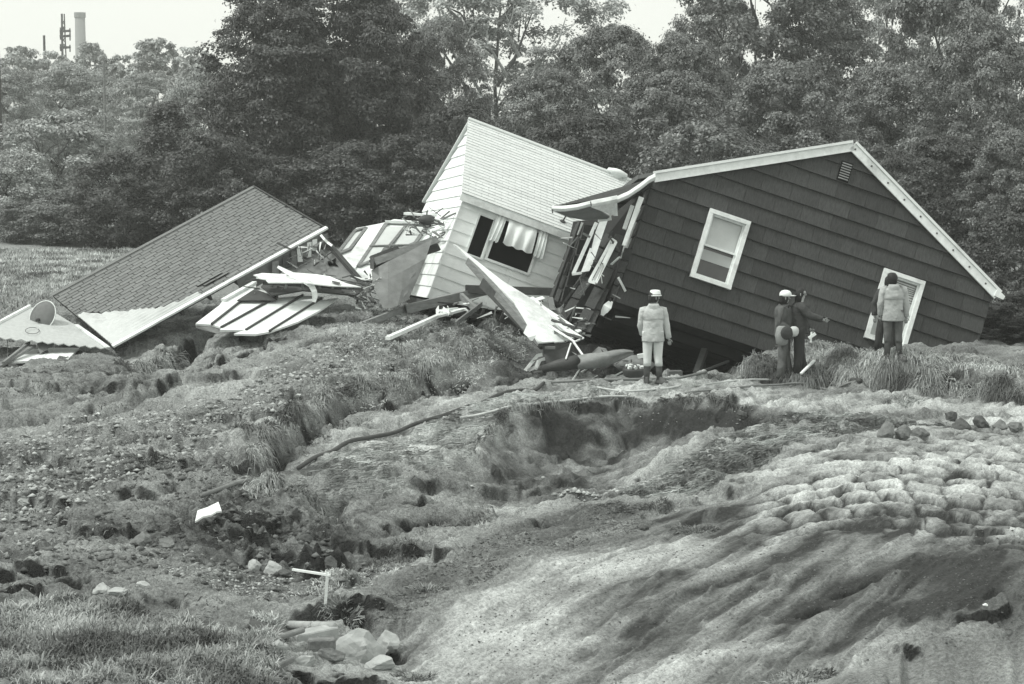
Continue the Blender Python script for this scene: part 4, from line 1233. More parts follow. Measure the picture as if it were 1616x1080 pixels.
# -------- tilted window wall behind
pl = plane3((530, 402, 44.4), (590, 437, 43.4), (622, 346, 46.6))
t1 = thing_at('window_wall', P(560, 437, 43.5), 'tilted white wall section with framed windows behind the leaning plywood sheet', 'wall')
slab('wall_panel', pl, [(528, 403), (540, 388), (562, 360), (605, 352), (622, 346), (690, 352), (676, 376), (640, 392), (588, 410), (586, 444), (574, 444), (553, 425)], .06, M_white, t1)
slab('plain_panel', pl, [(560, 424), (607, 351), (582, 358), (543, 413)], .03, M_trim, t1, off=.04)
def px_frame(name, q, m_, parent, w2, off):
    mb = MB(); P4 = [on_plane(pl, a, b, off) for a, b in q]
    for i in range(4): mb.bar(P4[i], P4[(i + 1) % 4], w2, .05, up=pl[1])
    return mb.build(name, m_, parent)
for q, lights in (([(565, 421), (611, 352), (676, 356), (655, 384)], [[(584, 388), (606, 358), (636, 358), (618, 388)], [(622, 388), (640, 359), (668, 360), (650, 386)], [(570, 416), (582, 390), (616, 390), (597, 416)]]),
                  ([(532, 402), (561, 364), (578, 360), (552, 394)], [[(537, 396), (560, 368), (573, 364), (553, 390)]])):
    wf = px_frame('window', q, M_wood, t1, .07, .03)
    for l in lights: slab('pane', pl, l, .012, M_blindl, wf, off=.035)
    if len(lights) > 1:
        mb = MB(); mb.bar(on_plane(pl, 594, 414, .05), on_plane(pl, 640, 357, .05), .06, .04, up=pl[1]); mb.bar(on_plane(pl, 583, 389, .05), on_plane(pl, 652, 387, .05), .05, .04, up=pl[1]); mb.build('glazing_bar', M_wood, wf)
slab('lower_board', pl, [(570, 424), (588, 424), (588, 444), (574, 445), (566, 434)], .05, M_trim, t1, off=.06)
mb = MB(); mb.bar(on_plane(pl, 608, 350, .06), on_plane(pl, 690, 353, .06), .10, .06); mb.build('top_board', M_trim, t1)

# rubble of white bits on top, against the white house
bits = [((640, 337, 44.6), (688, 341, 44.2), .16, M_trim, 'thick white splintered board on top of the rubble left of the white house'),
        ((622, 349, 44.8), (690, 352, 44.0), .08, M_white, 'long white board lying across the top of the window wall'),
        ((636, 343, 44.8), (662, 332, 44.8), .09, M_wood, 'short wooden offcut poking up behind the rubble'),
        ((676, 330, 44.4), (684, 347, 44.2), .05, M_trim, 'thin upright white splinter beside the white house corner'),
        ((690, 350, 43.6), (720, 336, 43.2), .09, M_wood, 'torn wooden strip reaching over the corner of the white house'),
        ((688, 345, 43.6), (708, 352, 43.2), .07, M_white, 'torn white strip crossing the broken corner of the white house'),
        ((668, 348, 44.3), (700, 356, 43.6), .08, M_wooddark, 'dark board end under the rubble beside the white house'),
        ((668, 372, 44.0), (702, 358, 43.4), .07, M_trim, 'white splinter slanting down beside the broken corner of the white house'),
        ((684, 366, 43.6), (698, 376, 43.2), .07, M_wood, 'small wooden splinter at the broken corner of the white house')]
for a, b, w2, m_, lb in bits:
    mb = MB(); A_, B_ = P(*a), P(*b); n2 = (B_ - A_).normalized().cross(Vector((0, 0, 1)))
    mb.bar(A_, B_, w2, w2 * .35, taper=.6); tag(mb.build('broken_board', m_), lb, 'broken board')
mb = MB(); c_ = P(674, 346, 44.1)
mb.loft([[c_ + Vector((math.cos(a) * r2 * 1.3, math.sin(a) * r2, z2)) for a in np.linspace(0, 6.28, 11)[:-1]] for z2, r2 in ((-.12, .10), (-.03, .16), (.05, .13), (.09, .05))])
tag(mb.build('dark_bag', M_rubber, smooth=True), 'dark rounded bag-like lump in the rubble above the window wall', 'bag')

# -------- leaning plywood sheet and the dark trough above it
def curved_sheet(name, rows, m_, th=.03):
    """rows: list of rows of (px,py,Y)"""
    nv, nu = len(rows), len(rows[0]); vs_ = [P(*q) for r_ in rows for q in r_]
    n_ = len(vs_); fs = [(j * nu + i, j * nu + i + 1, (j + 1) * nu + i + 1, (j + 1) * nu + i) for j in range(nv - 1) for i in range(nu - 1)]
    v2 = [p + Vector((0, th, 0)) for p in vs_]
    f2 = [tuple(q + n_ for q in reversed(f)) for f in fs]
    rim = [j for j in range(nu)] + [j * nu + nu - 1 for j in range(1, nv)] + [(nv - 1) * nu + j for j in range(nu - 2, -1, -1)] + [j * nu for j in range(nv - 2, 0, -1)]
    f3 = [(rim[i], rim[i] + n_, rim[(i + 1) % len(rim)] + n_, rim[(i + 1) % len(rim)]) for i in range(len(rim))]
    mb = MB(); mb.add(vs_ + v2, fs + f2 + f3); return mb.build(name, m_, smooth=False)
o = curved_sheet('plywood_sheet', [[(586, 427, 41.6), (612, 413, 41.7), (640, 400, 42.0), (682, 378, 42.4)],
                                   [(588, 446, 41.3), (612, 440, 41.35), (636, 428, 41.6), (672, 408, 42.0)],
                                   [(594, 464, 41.1), (612, 466, 41.1), (634, 458, 41.3), (660, 438, 41.7)],
                                   [(604, 486, 40.9), (616, 487, 40.9), (628, 482, 41.0), (645, 472, 41.3)]], M_ply)
tag(o, 'scuffed plywood sheet leaning against the left side of the white house', 'plywood')
t1 = thing_at('broken_beam', P(584, 425, 41.6), 'dark hollow roof beam lying above the leaning plywood sheet', 'beam')
mb = MB(); mb.prism([P(584, 406, 41.8), P(590, 407, 41.7), (P(590, 426, 41.4)), P(584, 424, 41.6)], (0, .1, 0)); mb.build('beam_end', M_wooddark, t1)
mb = MB(); mb.bar(P(590, 414, 41.7), P(690, 378, 42.9), .16, .06, up=(0, -1, .3)); mb.build('plank', M_wood, t1)
mb = MB(); mb.bar(P(588, 420, 41.9), P(690, 386, 43.0), .28, .06, up=(0, -1, .3)); mb.build('hollow', M_darkwall, t1)
mb = MB(); mb.bar(P(586, 408, 41.9), P(628, 392, 42.6), .10, .06, up=(0, -1, .3)); mb.build('lath', M_wooddark, t1)
mb = MB(); mb.prism([P(596, 405, 42.4), P(606, 390, 42.6), P(612, 387, 42.6), P(618, 395, 42.6), P(622, 400, 42.5)], (0, .05, 0)); mb.build('torn_felt', M_wood, t1)

# -------- debris under the white house
def beam(name, a, b, w2, h2, m_, lb, cat='beam', taper=1.0, **k):
    mb = MB(); mb.bar(P(*a), P(*b), w2, h2, taper=taper, **k); return tag(mb.build(name, m_), lb, cat)
beam('wooden_beam', (512, 536, 38.9), (642, 486, 41.6), .08, .12, M_wood, 'long grey beam lying along the turf below the leaning plywood sheet')
beam('wooden_beam', (640, 488, 41.4), (770, 458, 42.2), .12, .18, M_wood, 'broken floor beam along the bottom edge of the white house')
beam('wooden_beam', (735, 456, 42.0), (878, 461, 41.6), .10, .16, M_wooddark, 'dark broken floor beam under the right half of the white house wall')
beam('wooden_beam', (728, 467, 41.8), (750, 488, 40.9), .07, .12, M_wood, 'short prop under the bottom edge of the white house')
beam('wooden_beam', (719, 511, 39.6), (760, 480, 41.2), .04, .09, M_wood, 'thin board crossing the grass below the white house')
beam('white_plank', (612, 534, 38.4), (702, 494, 40.9), .10, .07, M_trim, 'long tapering white plank lying on the turf below the white house', 'plank', taper=.9)
beam('white_plank', (690, 500, 40.5), (735, 488, 41.2), .07, .05, M_trim, 'short white plank end behind the tapering white plank', 'plank')
t1 = thing_at('torn_siding', P(710, 500, 40.9), 'small tangle of torn white siding on the turf under the white house', 'siding')
for i in range(9):
    a = P(688 + rng.uniform(0, 30), 486 + rng.uniform(0, 12), 40.8 + rng.uniform(-.2, .3)); b = P(700 + rng.uniform(-10, 45), 482 + rng.uniform(0, 18), 41 + rng.uniform(-.2, .3))
    mb = MB(); mb.bar(a, b, rng.uniform(.04, .10), .012, up=(rng.uniform(-1, 1), -1, rng.uniform(0, 1))); mb.build('siding_strip', M_trim, t1)
# big slanting white eave section in front of the white house
t1 = thing_at('eave_section', P(850, 545, 38.6), 'long white eave section slanting down across the front of the white house', 'eave')
pl = plane3((716, 384, 40.9), (846, 540, 38.4), (905, 530, 39.2))
quads = [[(716, 385), (722, 388), (772, 427), (794, 444), (800, 462), (760, 425)],
         [(760, 425), (794, 444), (840, 472), (868, 496), (850, 505), (812, 478)],
         [(812, 478), (850, 503), (875, 539), (850, 541)], [(850, 503), (866, 495), (892, 539), (876, 540)], [(868, 497), (884, 507), (908, 532), (893, 539)]]
for i, q in enumerate(quads): slab('board', pl, q, .03, M_trim, t1, off=.004 * i)
mb = MB(); mb.bar(on_plane(pl, 740, 412, -.08), on_plane(pl, 854, 542, -.08), .12, .14, up=pl[1]); mb.build('under_beam', M_wood, t1)
mb = MB(); mb.bar(on_plane(pl, 762, 446, -.14), on_plane(pl, 858, 545, -.14), .10, .20, up=pl[1]); mb.build('under_board', M_wooddark, t1)
ribbon('torn_felt', [P(*q) for q in [(836, 515, 38.4), (834, 524, 38.35), (840, 531, 38.3), (838, 538, 38.3)]], [.12, .2, .16, .05], M_cloth, t1)
# splintered laths on its end
t2 = thing_at('lath_pile', P(890, 540, 38.8), 'fan of splintered laths piled on the lower end of the slanting white eave', 'lath pile')
for i, (a, b, w2, m_) in enumerate([((838, 470, 40.6), (880, 505, 39.6), .09, M_trim), ((846, 482, 40.2), (905, 531, 38.8), .08, M_white), ((850, 492, 40.0), (898, 538, 38.5), .07, M_wood), ((860, 488, 40.2), (915, 524, 39.2), .09, M_white),
    ((866, 514, 39.0), (907, 540, 38.4), .04, M_trim), ((876, 522, 39), (918, 534, 38.7), .06, M_wooddark), ((870, 505, 39.4), (916, 520, 39.3), .05, M_wooddark), ((880, 500, 39.8), (912, 528, 39.2), .05, M_wood), ((885, 512, 39.4), (920, 535, 39), .07, M_white),
    ((905, 540, 38.4), (922, 564, 38.0), .035, M_trim), ((901, 542, 38.4), (893, 567, 38.1), .025, M_trim), ((906, 540, 38.4), (915, 536, 38.6), .03, M_trim),
    ((832, 478, 40.4), (858, 470, 40.6), .10, M_trim), ((872, 490, 40.4), (868, 470, 40.8), .12, M_ply)]):
    mb = MB(); mb.bar(P(*a), P(*b), w2, .025, up=(.3 * math.sin(i), -.6, .8)); mb.build('lath', m_, t2)
# dark box and block under the lath pile
t1 = thing_at('floor_fragment', P(880, 575, 38.9), 'dark broken floor fragment propping up the lath pile', 'floor fragment')
mb = MB(); mb.prism([P(856, 544, 38.6), P(905, 543, 38.8), P(908, 566, 39.0), P(892, 571, 38.6), P(862, 573, 38.5), P(858, 560, 38.6)], (0, 1.4, 0)); mb.build('block', M_wooddark, t1)
mb = MB(); mb.box(P(868, 549, 38.5), .20, .06, .05); mb.build('ledge', M_wood, t1)
# rags at its foot
t1 = thing_at('torn_rag', P(845, 590, 38.2), 'pale torn rag lying on the mud at the foot of the slanting eave section', 'rag')
for q in ([(829, 589), (838, 580), (848, 573), (856, 570)], [(845, 587), (852, 578), (866, 574)], [(833, 590), (846, 586), (850, 577)]):
    ribbon('rag_strip', [on_ground(a, b, lift=.04 + .03 * i) for i, (a, b) in enumerate(q)], .07, M_cloth, t1)
# black pipe and grey tarpaulin roll
mb = MB(); mb.tube([P(856, 582, 38.3), P(880, 577, 38.2), P(900, 573, 38.2), P(918, 570, 38.2)], [.07, .11, .13, .15], 10)
tag(mb.build('black_roll', M_rubber, smooth=True), 'black tar-paper roll on the mud left of the grey tarpaulin', 'roll')
rings = []
for px_, py_, r2, yy in ((914, 572, .16, 38.0), (935, 570, .17, 38.0), (955, 567, .15, 38.1), (972, 562, .13, 38.3), (986, 558, .09, 38.5), (998, 556, .03, 38.6)):
    c_ = P(px_, py_, yy); rings.append([c_ + Vector((.04 * math.sin(3 * a), math.cos(a) * r2 * 1.2, math.sin(a) * r2 * .85 + .015 * math.sin(5 * a + px_))) for a in np.linspace(0, 2 * math.pi, 15)[:-1]])
mb = MB(); mb.loft(rings); tag(mb.build('tarpaulin', mat('grey_tarpaulin', .24, rough=.7, var=.3, bump=.5, bscale=12), smooth=True), 'grey tarpaulin roll lying on the mud in front of the dark hollow', 'tarpaulin')
mb = MB(); mb.prism([P(935, 558, 39.2), P(945, 549, 39.4), P(957, 552, 39.4), P(962, 560, 39)], (0, .2, 0)); tag(mb.build('cardboard_scrap', M_ply), 'tented scrap of board behind the grey tarpaulin roll', 'board')
# rubble basket and square block beside the man
t1 = thing_at('rubble_basket', P(1000, 598, 37.8), 'dark basket heaped with pale rubble left of the man in the light jacket', 'basket')
c_ = P(1000, 597, 37.9); c_.z = h1(c_.x, c_.y) - .02
mb = MB(); mb.loft([[c_ + Vector((math.cos(a) * r2, math.sin(a) * r2, z2)) for a in np.linspace(0, 6.283, 15)[:-1]] for z2, r2 in ((0, .12), (.06, .19), (.16, .22), (.19, .21))]); mb.build('basket', M_rubber, t1, smooth=True)
for i in range(26):
    a = rng.uniform(0, 6.28); r2 = .17 * math.sqrt(rng.random()); s = rng.uniform(.03, .06)
    mb = MB(); mb.box(c_ + Vector((math.cos(a) * r2, math.sin(a) * r2, .2 + .12 * (1 - r2 / .2) * rng.random())), s * 1.4, s, s, Matrix.Rotation(rng.uniform(0, 3), 3, (rng.random(), rng.random(), 1)))
    mb.build('rubble_piece', M_white if i % 2 else M_ply, t1)
c_ = P(1065, 596, 38.2); c_.z = h1(c_.x, c_.y) + .10
mb = MB(); mb.box(c_, .27, .16, .24, Matrix.Rotation(R(6), 3, 'Z')); tag(mb.build('concrete_block', mat('dark_concrete', .12, var=.3), bevel=.01), 'dark square block on the mud right of the man in the light jacket', 'block')
c_ = P(1000, 566, 39); 
mb = MB(); mb.loft([[c_ + Vector((math.cos(a) * r2 * 1.4 - .1 * z2, math.sin(a) * r2, z2)) for a in np.linspace(0, 6.28, 11)[:-1]] for z2, r2 in ((-.25, .2), (-.12, .3), (0, .2), (.06, .08))]); tag(mb.build('cloth_bundle', mat('dirty_cloth', .2, var=.5, bump=.6, bscale=14), smooth=True), 'dirty cloth bundle behind the rubble basket', 'cloth bundle')
beam('white_plank', (1006, 563, 38.9), (1016, 561, 38.9), .1, .08, M_trim, 'small white scrap on the dirty cloth bundle', 'scrap')

# props in the dark hollow under the grey house
for a, b, w2, lb in [((1112, 553, 41.2), (1098, 592, 40.6), .12, 'dim slanting prop in the dark hollow under the grey house'), ((1083, 596, 40.2), (1150, 570, 41), .04, 'thin rod leaning across the dark hollow under the grey house'), ((1108, 560, 42), (1112, 590, 41.6), .08, 'dim upright prop behind the slanting prop in the hollow')]:
    beam('prop', a, b, w2, w2, M_wooddark, lb, 'prop')

# -------- collapsed porch between the two houses
t1 = thing_at('porch_eave', P(920, 345, 40.6), 'bent white porch eave and gutter hanging between the white house and the grey house', 'porch eave')
gut = [(871, 329, 39.9), (890, 329.5, 39.95), (910, 327, 40.0), (930, 322, 40.1), (938, 320, 40.1)]
def gutter(pts, h_, nm):
    mb = MB(); rings = []
    for (a, b, y) in pts:
        c_ = P(a, b, y); rings.append([c_ + Vector((0, 0, h_ * .5)), c_ + Vector((0, -.05, h_ * .45)), c_ + Vector((0, -.09, 0)), c_ + Vector((0, -.06, -h_ * .4)), c_ + Vector((0, .0, -h_ * .55)), c_ + Vector((0, .06, -h_ * .5)), c_ + Vector((0, .06, h_ * .4))])
    mb.loft(rings); return mb.build(nm, M_trim, t1, smooth=False)
gutter(gut, .11, 'gutter')
gutter([(934, 322, 40.0), (950, 319, 40.1), (974, 314, 40.2)], .14, 'gutter')
gutter([(974, 315, 40.15), (992, 307, 40.2), (1010, 295, 40.3), (1024, 284, 40.4), (1034, 279, 40.45)], .13, 'gutter')
for q, yy, m_ in (([(874, 334), (908, 336), (938, 328), (966, 343), (975, 345), (962, 343), (920, 346), (900, 343)], None, M_white),):
    pl = plane3((872, 332, 39.95), (960, 347, 40.9), (938, 324, 40.05))
    slab('soffit', pl, [(872, 333), (900, 333), (936, 326), (962, 343), (958, 346), (925, 348), (900, 344)], .03, M_ply, t1)
pl = plane3((934, 328, 40.0), (974, 318, 40.15), (975, 342, 40.4))
slab('end_board', pl, [(934, 328), (974, 319), (975, 341), (970, 341)], .03, M_trim, t1)
mb = MB()
for (a, b, y), (c, d, y2) in (((871, 330, 39.9), (872, 337, 39.9)), ((932, 318, 40), (933, 325, 40))): mb.bar(P(a, b, y - .1), P(c, d, y2 - .1), .03, .02)
mb.build('gutter_clip', M_rubber, t1)
mb = MB(); mb.prism([P(874, 326, 40.2), P(936, 316, 40.3), P(976, 309, 40.4), P(1012, 290, 40.6), P(1034, 280, 40.8), P(1014, 293, 41.2), P(976, 312, 41.2), P(930, 321, 41.0)], (0, .05, .02)); mb.build('porch_deck', M_rubber, t1)
# downpipe stub
# the folded wall of dark shingles between the houses
t1 = thing_at('collapsed_wall', P(915, 500, 40.6), 'folded collapsed wall of dark shingles wedged between the two houses', 'wall')
def strip_quad(q0, q1, q2, q3, n, m_, nm, rnd_=.02, kk=None):
    """split a pixel+Y quad (bottom-left, bottom-right, top-right, top-left) into n pieces up its length"""
    A_, B_, C_, D_ = P(*q0), P(*q1), P(*q2), P(*q3)
    nn = (B_ - A_).cross(D_ - A_).normalized()
    if nn.dot(CAM - A_) < 0: nn = -nn
    for i in range(n):
        s0, s1 = i / n, (i + 1) / n - .02
        pts = [A_.lerp(D_, s0), B_.lerp(C_, s0), B_.lerp(C_, s1), A_.lerp(D_, s1)]
        o0 = nn * .03; mb = MB()
        fr = [pts[0] + o0 * 1.4, pts[1] + o0 * 1.4, pts[2] + o0 * .4, pts[3] + o0 * .4]; bk = [p - nn * .01 for p in pts]
        mb.add(fr + bk, [(0, 1, 2, 3), (7, 6, 5, 4), (0, 4, 5, 1), (1, 5, 6, 2), (2, 6, 7, 3), (3, 7, 4, 0)])
        mb.build(nm, m_, t1)
strip_quad((868, 470, 41.4), (882, 478, 41.2), (922, 352, 41.9), (910, 352, 42.1), 6, M_dark, 'wall_shingle')
strip_quad((884, 476, 41.1), (912, 472, 41.6), (946, 356, 42.4), (922, 352, 41.9), 5, M_dark, 'wall_shingle')
strip_quad((880, 505, 40.4), (893, 508, 40.3), (938, 440, 40.8), (925, 436, 40.9), 2, M_dark, 'wall_shingle')
strip_quad((892, 478, 41.0), (905, 482, 40.8), (968, 372, 41.4), (958, 366, 41.8), 5, M_dark, 'wall_shingle')
strip_quad((907, 517, 39.8), (922, 523, 39.7), (970, 425, 40.3), (955, 418, 40.5), 3, M_dark, 'wall_shingle')
strip_quad((955, 418, 40.5), (970, 425, 40.3), (985, 372, 40.5), (972, 368, 40.7), 2, M_dark, 'wall_shingle')
strip_quad((922, 524, 39.75), (932, 526, 39.7), (962, 456, 40.2), (952, 452, 40.3), 2, M_dark, 'wall_shingle')
strip_quad((890, 480, 40.9), (930, 425, 40.9), (975, 385, 41.2), (945, 400, 41.6), 3, M_dark, 'wall_shingle')
strip_quad((962, 470, 40.3), (968, 472, 40.3), (1000, 392, 40.6), (986, 390, 40.8), 4, M_dark, 'wall_shingle')
mb = MB(); mb.prism([P(874, 480, 41.8), P(915, 520, 41.6), P(955, 470, 41.8), P(1000, 380, 42), P(1015, 300, 42.4), P(960, 345, 42.6), P(905, 350, 42.8)], (0, .1, 0)); mb.build('backing', M_darkwall, t1)
beam('wall_stud', (868, 480, 41), (915, 350, 42), .05, .08, M_wooddark, 'dark stud along the broken right end of the white house', 'stud')
# door and window frames in it
def stick_frame(name, quad, w2, m_, lb, cat, fills=()):
    r0 = thing_at(name, P(*quad[0]), lb, cat)
    for i in range(4):
        mb = MB(); mb.bar(P(*quad[i]), P(*quad[(i + 1) % 4]), w2, .05, up=(0, -1, 0)); mb.build('frame_member', m_, r0)
    return r0
r0 = thing_at('door_frame', P(905, 432, 40.9), 'white door jamb pieces leaning under the porch eave', 'door frame')
mb = MB(); mb.bar(P(905, 432, 40.9), P(941, 352, 41.3), .07, .06, up=(0, -1, 0)); mb.build('jamb', M_trim, r0)
mb = MB(); mb.prism([P(917, 430, 40.8), P(930, 428, 40.8), P(940, 404, 40.9), P(960, 345, 41.2), P(948, 345, 41.2)], (0, .05, 0)); mb.build('jamb', M_trim, r0)
mb = MB(); mb.bar(P(903, 433, 40.85), P(918, 431, 40.8), .05, .05, up=(0, -1, 0)); mb.build('sill', M_trim, r0)
mb = MB(); mb.bar(P(944, 346, 41.0), P(964, 343, 41.1), .12, .05, up=(0, -1, 0)); mb.build('head', M_white, r0)
r0 = stick_frame('window_frame', [(930, 444, 40.0), (940, 447, 39.95), (972, 382, 40.4), (966, 378, 40.45)], .055, M_trim, 'narrow white window frame lying on the collapsed dark wall', 'window frame')
mb = MB(); mb.prism([P(936, 441, 39.98), P(943, 443, 39.95), P(954, 420, 40.1), P(949, 416, 40.13)], (0, .02, 0)); mb.build('pane', M_blind, r0)
mb = MB(); mb.prism([P(950, 415, 40.12), P(955, 418, 40.1), P(970, 388, 40.33), P(965, 384, 40.36)], (0, .02, 0)); mb.build('board', M_trim, r0)
mb = MB(); mb.prism([P(928, 445, 40.0), P(940, 449, 39.95), P(944, 441, 40), P(933, 438, 40.05)], (0, .03, 0)); mb.build('board', M_trim, r0)
mb = MB(); mb.bar(P(985, 362, 40.6), P(998, 325, 40.8), .08, .05, up=(0, -1, 0)); tag(mb.build('broken_board', M_trim), 'short white casing piece beside the corner of the grey house', 'broken board')
mb = MB(); mb.bar(P(984, 388, 40.35), P(1012, 312, 40.7), .07, .05, up=(0, -1, 0), taper=1.5); tag(mb.build('window_casing', M_trim), 'long white window casing along the broken corner of the grey house', 'casing')
r0 = thing_at('torn_insulation', P(950, 497, 40), 'pale torn insulation hanging at the lower corner of the grey house', 'insulation')
ribbon('flap', [P(*q) for q in [(962, 476, 40.1), (957, 484, 40.0), (953, 492, 40.0), (950, 498, 40)]], [.05, .14, .12, .06], M_cloth, r0)
ribbon('flap', [P(*q) for q in [(966, 476, 40.1), (963, 486, 40.0), (957, 494, 40.0)]], [.04, .05, .03], M_trim, r0)
mb = MB(); mb.prism([P(862, 492, 40.6), P(884, 486, 40.6), P(890, 480, 40.8), P(884, 506, 40.2), P(868, 506, 40.2)], (0, .1, 0)); tag(mb.build('plywood_scrap', M_ply), 'grey board scrap leaning behind the lath pile', 'plywood')
for i in range(14):
    c_ = P(876 + i * 3.4 + rng.uniform(-2, 2), 508 + i * 1.2 + rng.uniform(-3, 3), 39.8)
    if i == 0: lump = thing_at('plaster_rubble', c_, 'string of small white plaster lumps at the foot of the collapsed dark wall', 'rubble')
    mb = MB(); s = rng.uniform(.03, .08); mb.box(c_, s, s, s * .7, Matrix.Rotation(rng.uniform(0, 3), 3, 'Y')); mb.build('plaster_lump', M_trim if i % 3 else M_wood, lump)

# -------- splinters and scraps strewn through the wreckage
def scraps(n, boxes, m_, label, seed):
    rg = random.Random(seed); mb = MB()
    for _ in range(n):
        x0, y0, x1, y1, Y0, Y1 = rg.choice(boxes); k = rg.random()
        c_ = P(rg.uniform(x0, x1), y0 + (y1 - y0) * k, Y0 + (Y1 - Y0) * (1 - k))
        d = Vector((rg.uniform(-1, 1), rg.uniform(-.5, .5), rg.uniform(-.55, .55))).normalized(); L_ = rg.uniform(.06, .42)
        mb.bar(c_ - d * L_ / 2, c_ + d * L_ / 2, rg.uniform(.012, .05), rg.uniform(.006, .02), up=(rg.uniform(-1, 1), -1, rg.uniform(-1, 1)), taper=rg.uniform(.1, 1))
    tag(mb.build('splinters', m_), label, 'splinters', kind='stuff')
zones = [(640, 334, 700, 372, 43.8, 44.4), (396, 430, 590, 470, 40.9, 41.6), (560, 440, 600, 490, 41.0, 41.4), (690, 470, 860, 500, 40.7, 41.4), (845, 480, 925, 545, 38.7, 40.4), (880, 360, 985, 520, 39.7, 40.5), (850, 560, 1000, 596, 38.0, 38.8), (450, 385, 520, 420, 42.3, 42.6)]
scraps(60, zones, M_trim, 'small white splinters strewn through the wreckage between the houses', 3)
scraps(110, zones, M_wood, 'small grey wood splinters strewn through the wreckage between the houses', 4)
scraps(100, zones, M_wooddark, 'small dark laths and scraps strewn through the wreckage between the houses', 5)
# ================================================================ PEOPLE
M_skin = mat('skin', .36, rough=.6, var=.08, bump=.05)
M_jl = mat('light_rain_jacket', .52, rough=.65, var=.22, scale=5, bump=1, bscale=6, bdist=.06)
M_jl2 = mat('pale_hooded_raincoat', .42, rough=.65, var=.3, scale=5, bump=1, bscale=6, bdist=.06)
M_tw = mat('white_trousers', .66, rough=.8, var=.1, scale=5, bump=.5, bscale=8, bdist=.02)
M_hat = mat('white_hat', .80, rough=.6, var=.05, bump=.1)
M_boot = mat('muddy_rubber_boots', .085, rough=.6, var=.5, scale=9, bump=.3, stain=.1)
M_hair = mat('dark_hair', .02, rough=.6, var=.4, scale=20, bump=.8, bscale=60)
M_jd = mat('dark_jacket', .055, rough=.8, var=.3, scale=7, bump=1, bscale=7, bdist=.06)
M_jg = mat('grey_jacket', .10, rough=.8, var=.3, scale=7, bump=1, bscale=7, bdist=.06)
M_trg = mat('grey_jeans', .115, rough=.85, var=.3, scale=6, bump=1, bscale=7, bdist=.06)
M_trd = mat('dark_trousers', .04, rough=.85, var=.3, scale=6, bump=.5, bscale=10, bdist=.02)

def ell(c, rx, ry, n=14, rot=0.0, lump=0.0, ph=0.0):
    return [Vector(c) + Vector((rx * math.cos(a) * math.cos(rot) - ry * math.sin(a) * math.sin(rot),
                                rx * math.cos(a) * math.sin(rot) + ry * math.sin(a) * math.cos(rot), 0)) * (1 + lump * math.sin(3 * a + ph))
            for a in [2 * math.pi * k / n for k in range(n)]]
def skin_mesh(name, joints, edges, m_, parent, rootj, extra=None, sub=1):
    ids = {k: i for i, k in enumerate(joints)}
    me = bpy.data.meshes.new(name)
    me.from_pydata([joints[k][0] for k in joints], [(ids[a], ids[b]) for a, b in edges], [])
    o = bpy.data.objects.new(name, me); COL.objects.link(o)
    o.modifiers.new('s', 'SKIN'); 
    if not me.skin_vertices: me.skin_vertices.new() if hasattr(me.skin_vertices, 'new') else None
    sv = me.skin_vertices[0].data
    for k, i in ids.items():
        r_ = joints[k][1]; sv[i].radius = (r_, r_) if not isinstance(r_, tuple) else r_
        sv[i].use_root = (k == rootj)
    if sub:
        md = o.modifiers.new('u', 'SUBSURF'); md.levels = sub; md.render_levels = sub
    dg = bpy.context.evaluated_depsgraph_get()
    me2 = bpy.data.meshes.new_from_object(o.evaluated_get(dg))
    bpy.data.objects.remove(o); me2.name = name
    if extra is not None:
        bm = bmesh.new(); bm.from_mesh(me2)
        vs_ = [bm.verts.new(v_) for v_ in extra.v]
        for f in extra.f:
            try: bm.faces.new([vs_[i] for i in f])
            except ValueError: pass
        bm.to_mesh(me2); bm.free()
    me2.polygons.foreach_set('use_smooth', [True] * len(me2.polygons))
    me2.materials.clear(); me2.materials.append(m_)
    ob = bpy.data.objects.new(name, me2); COL.objects.link(ob); ob.parent = parent
    RW[ob.name] = world_of(parent)
    return ob

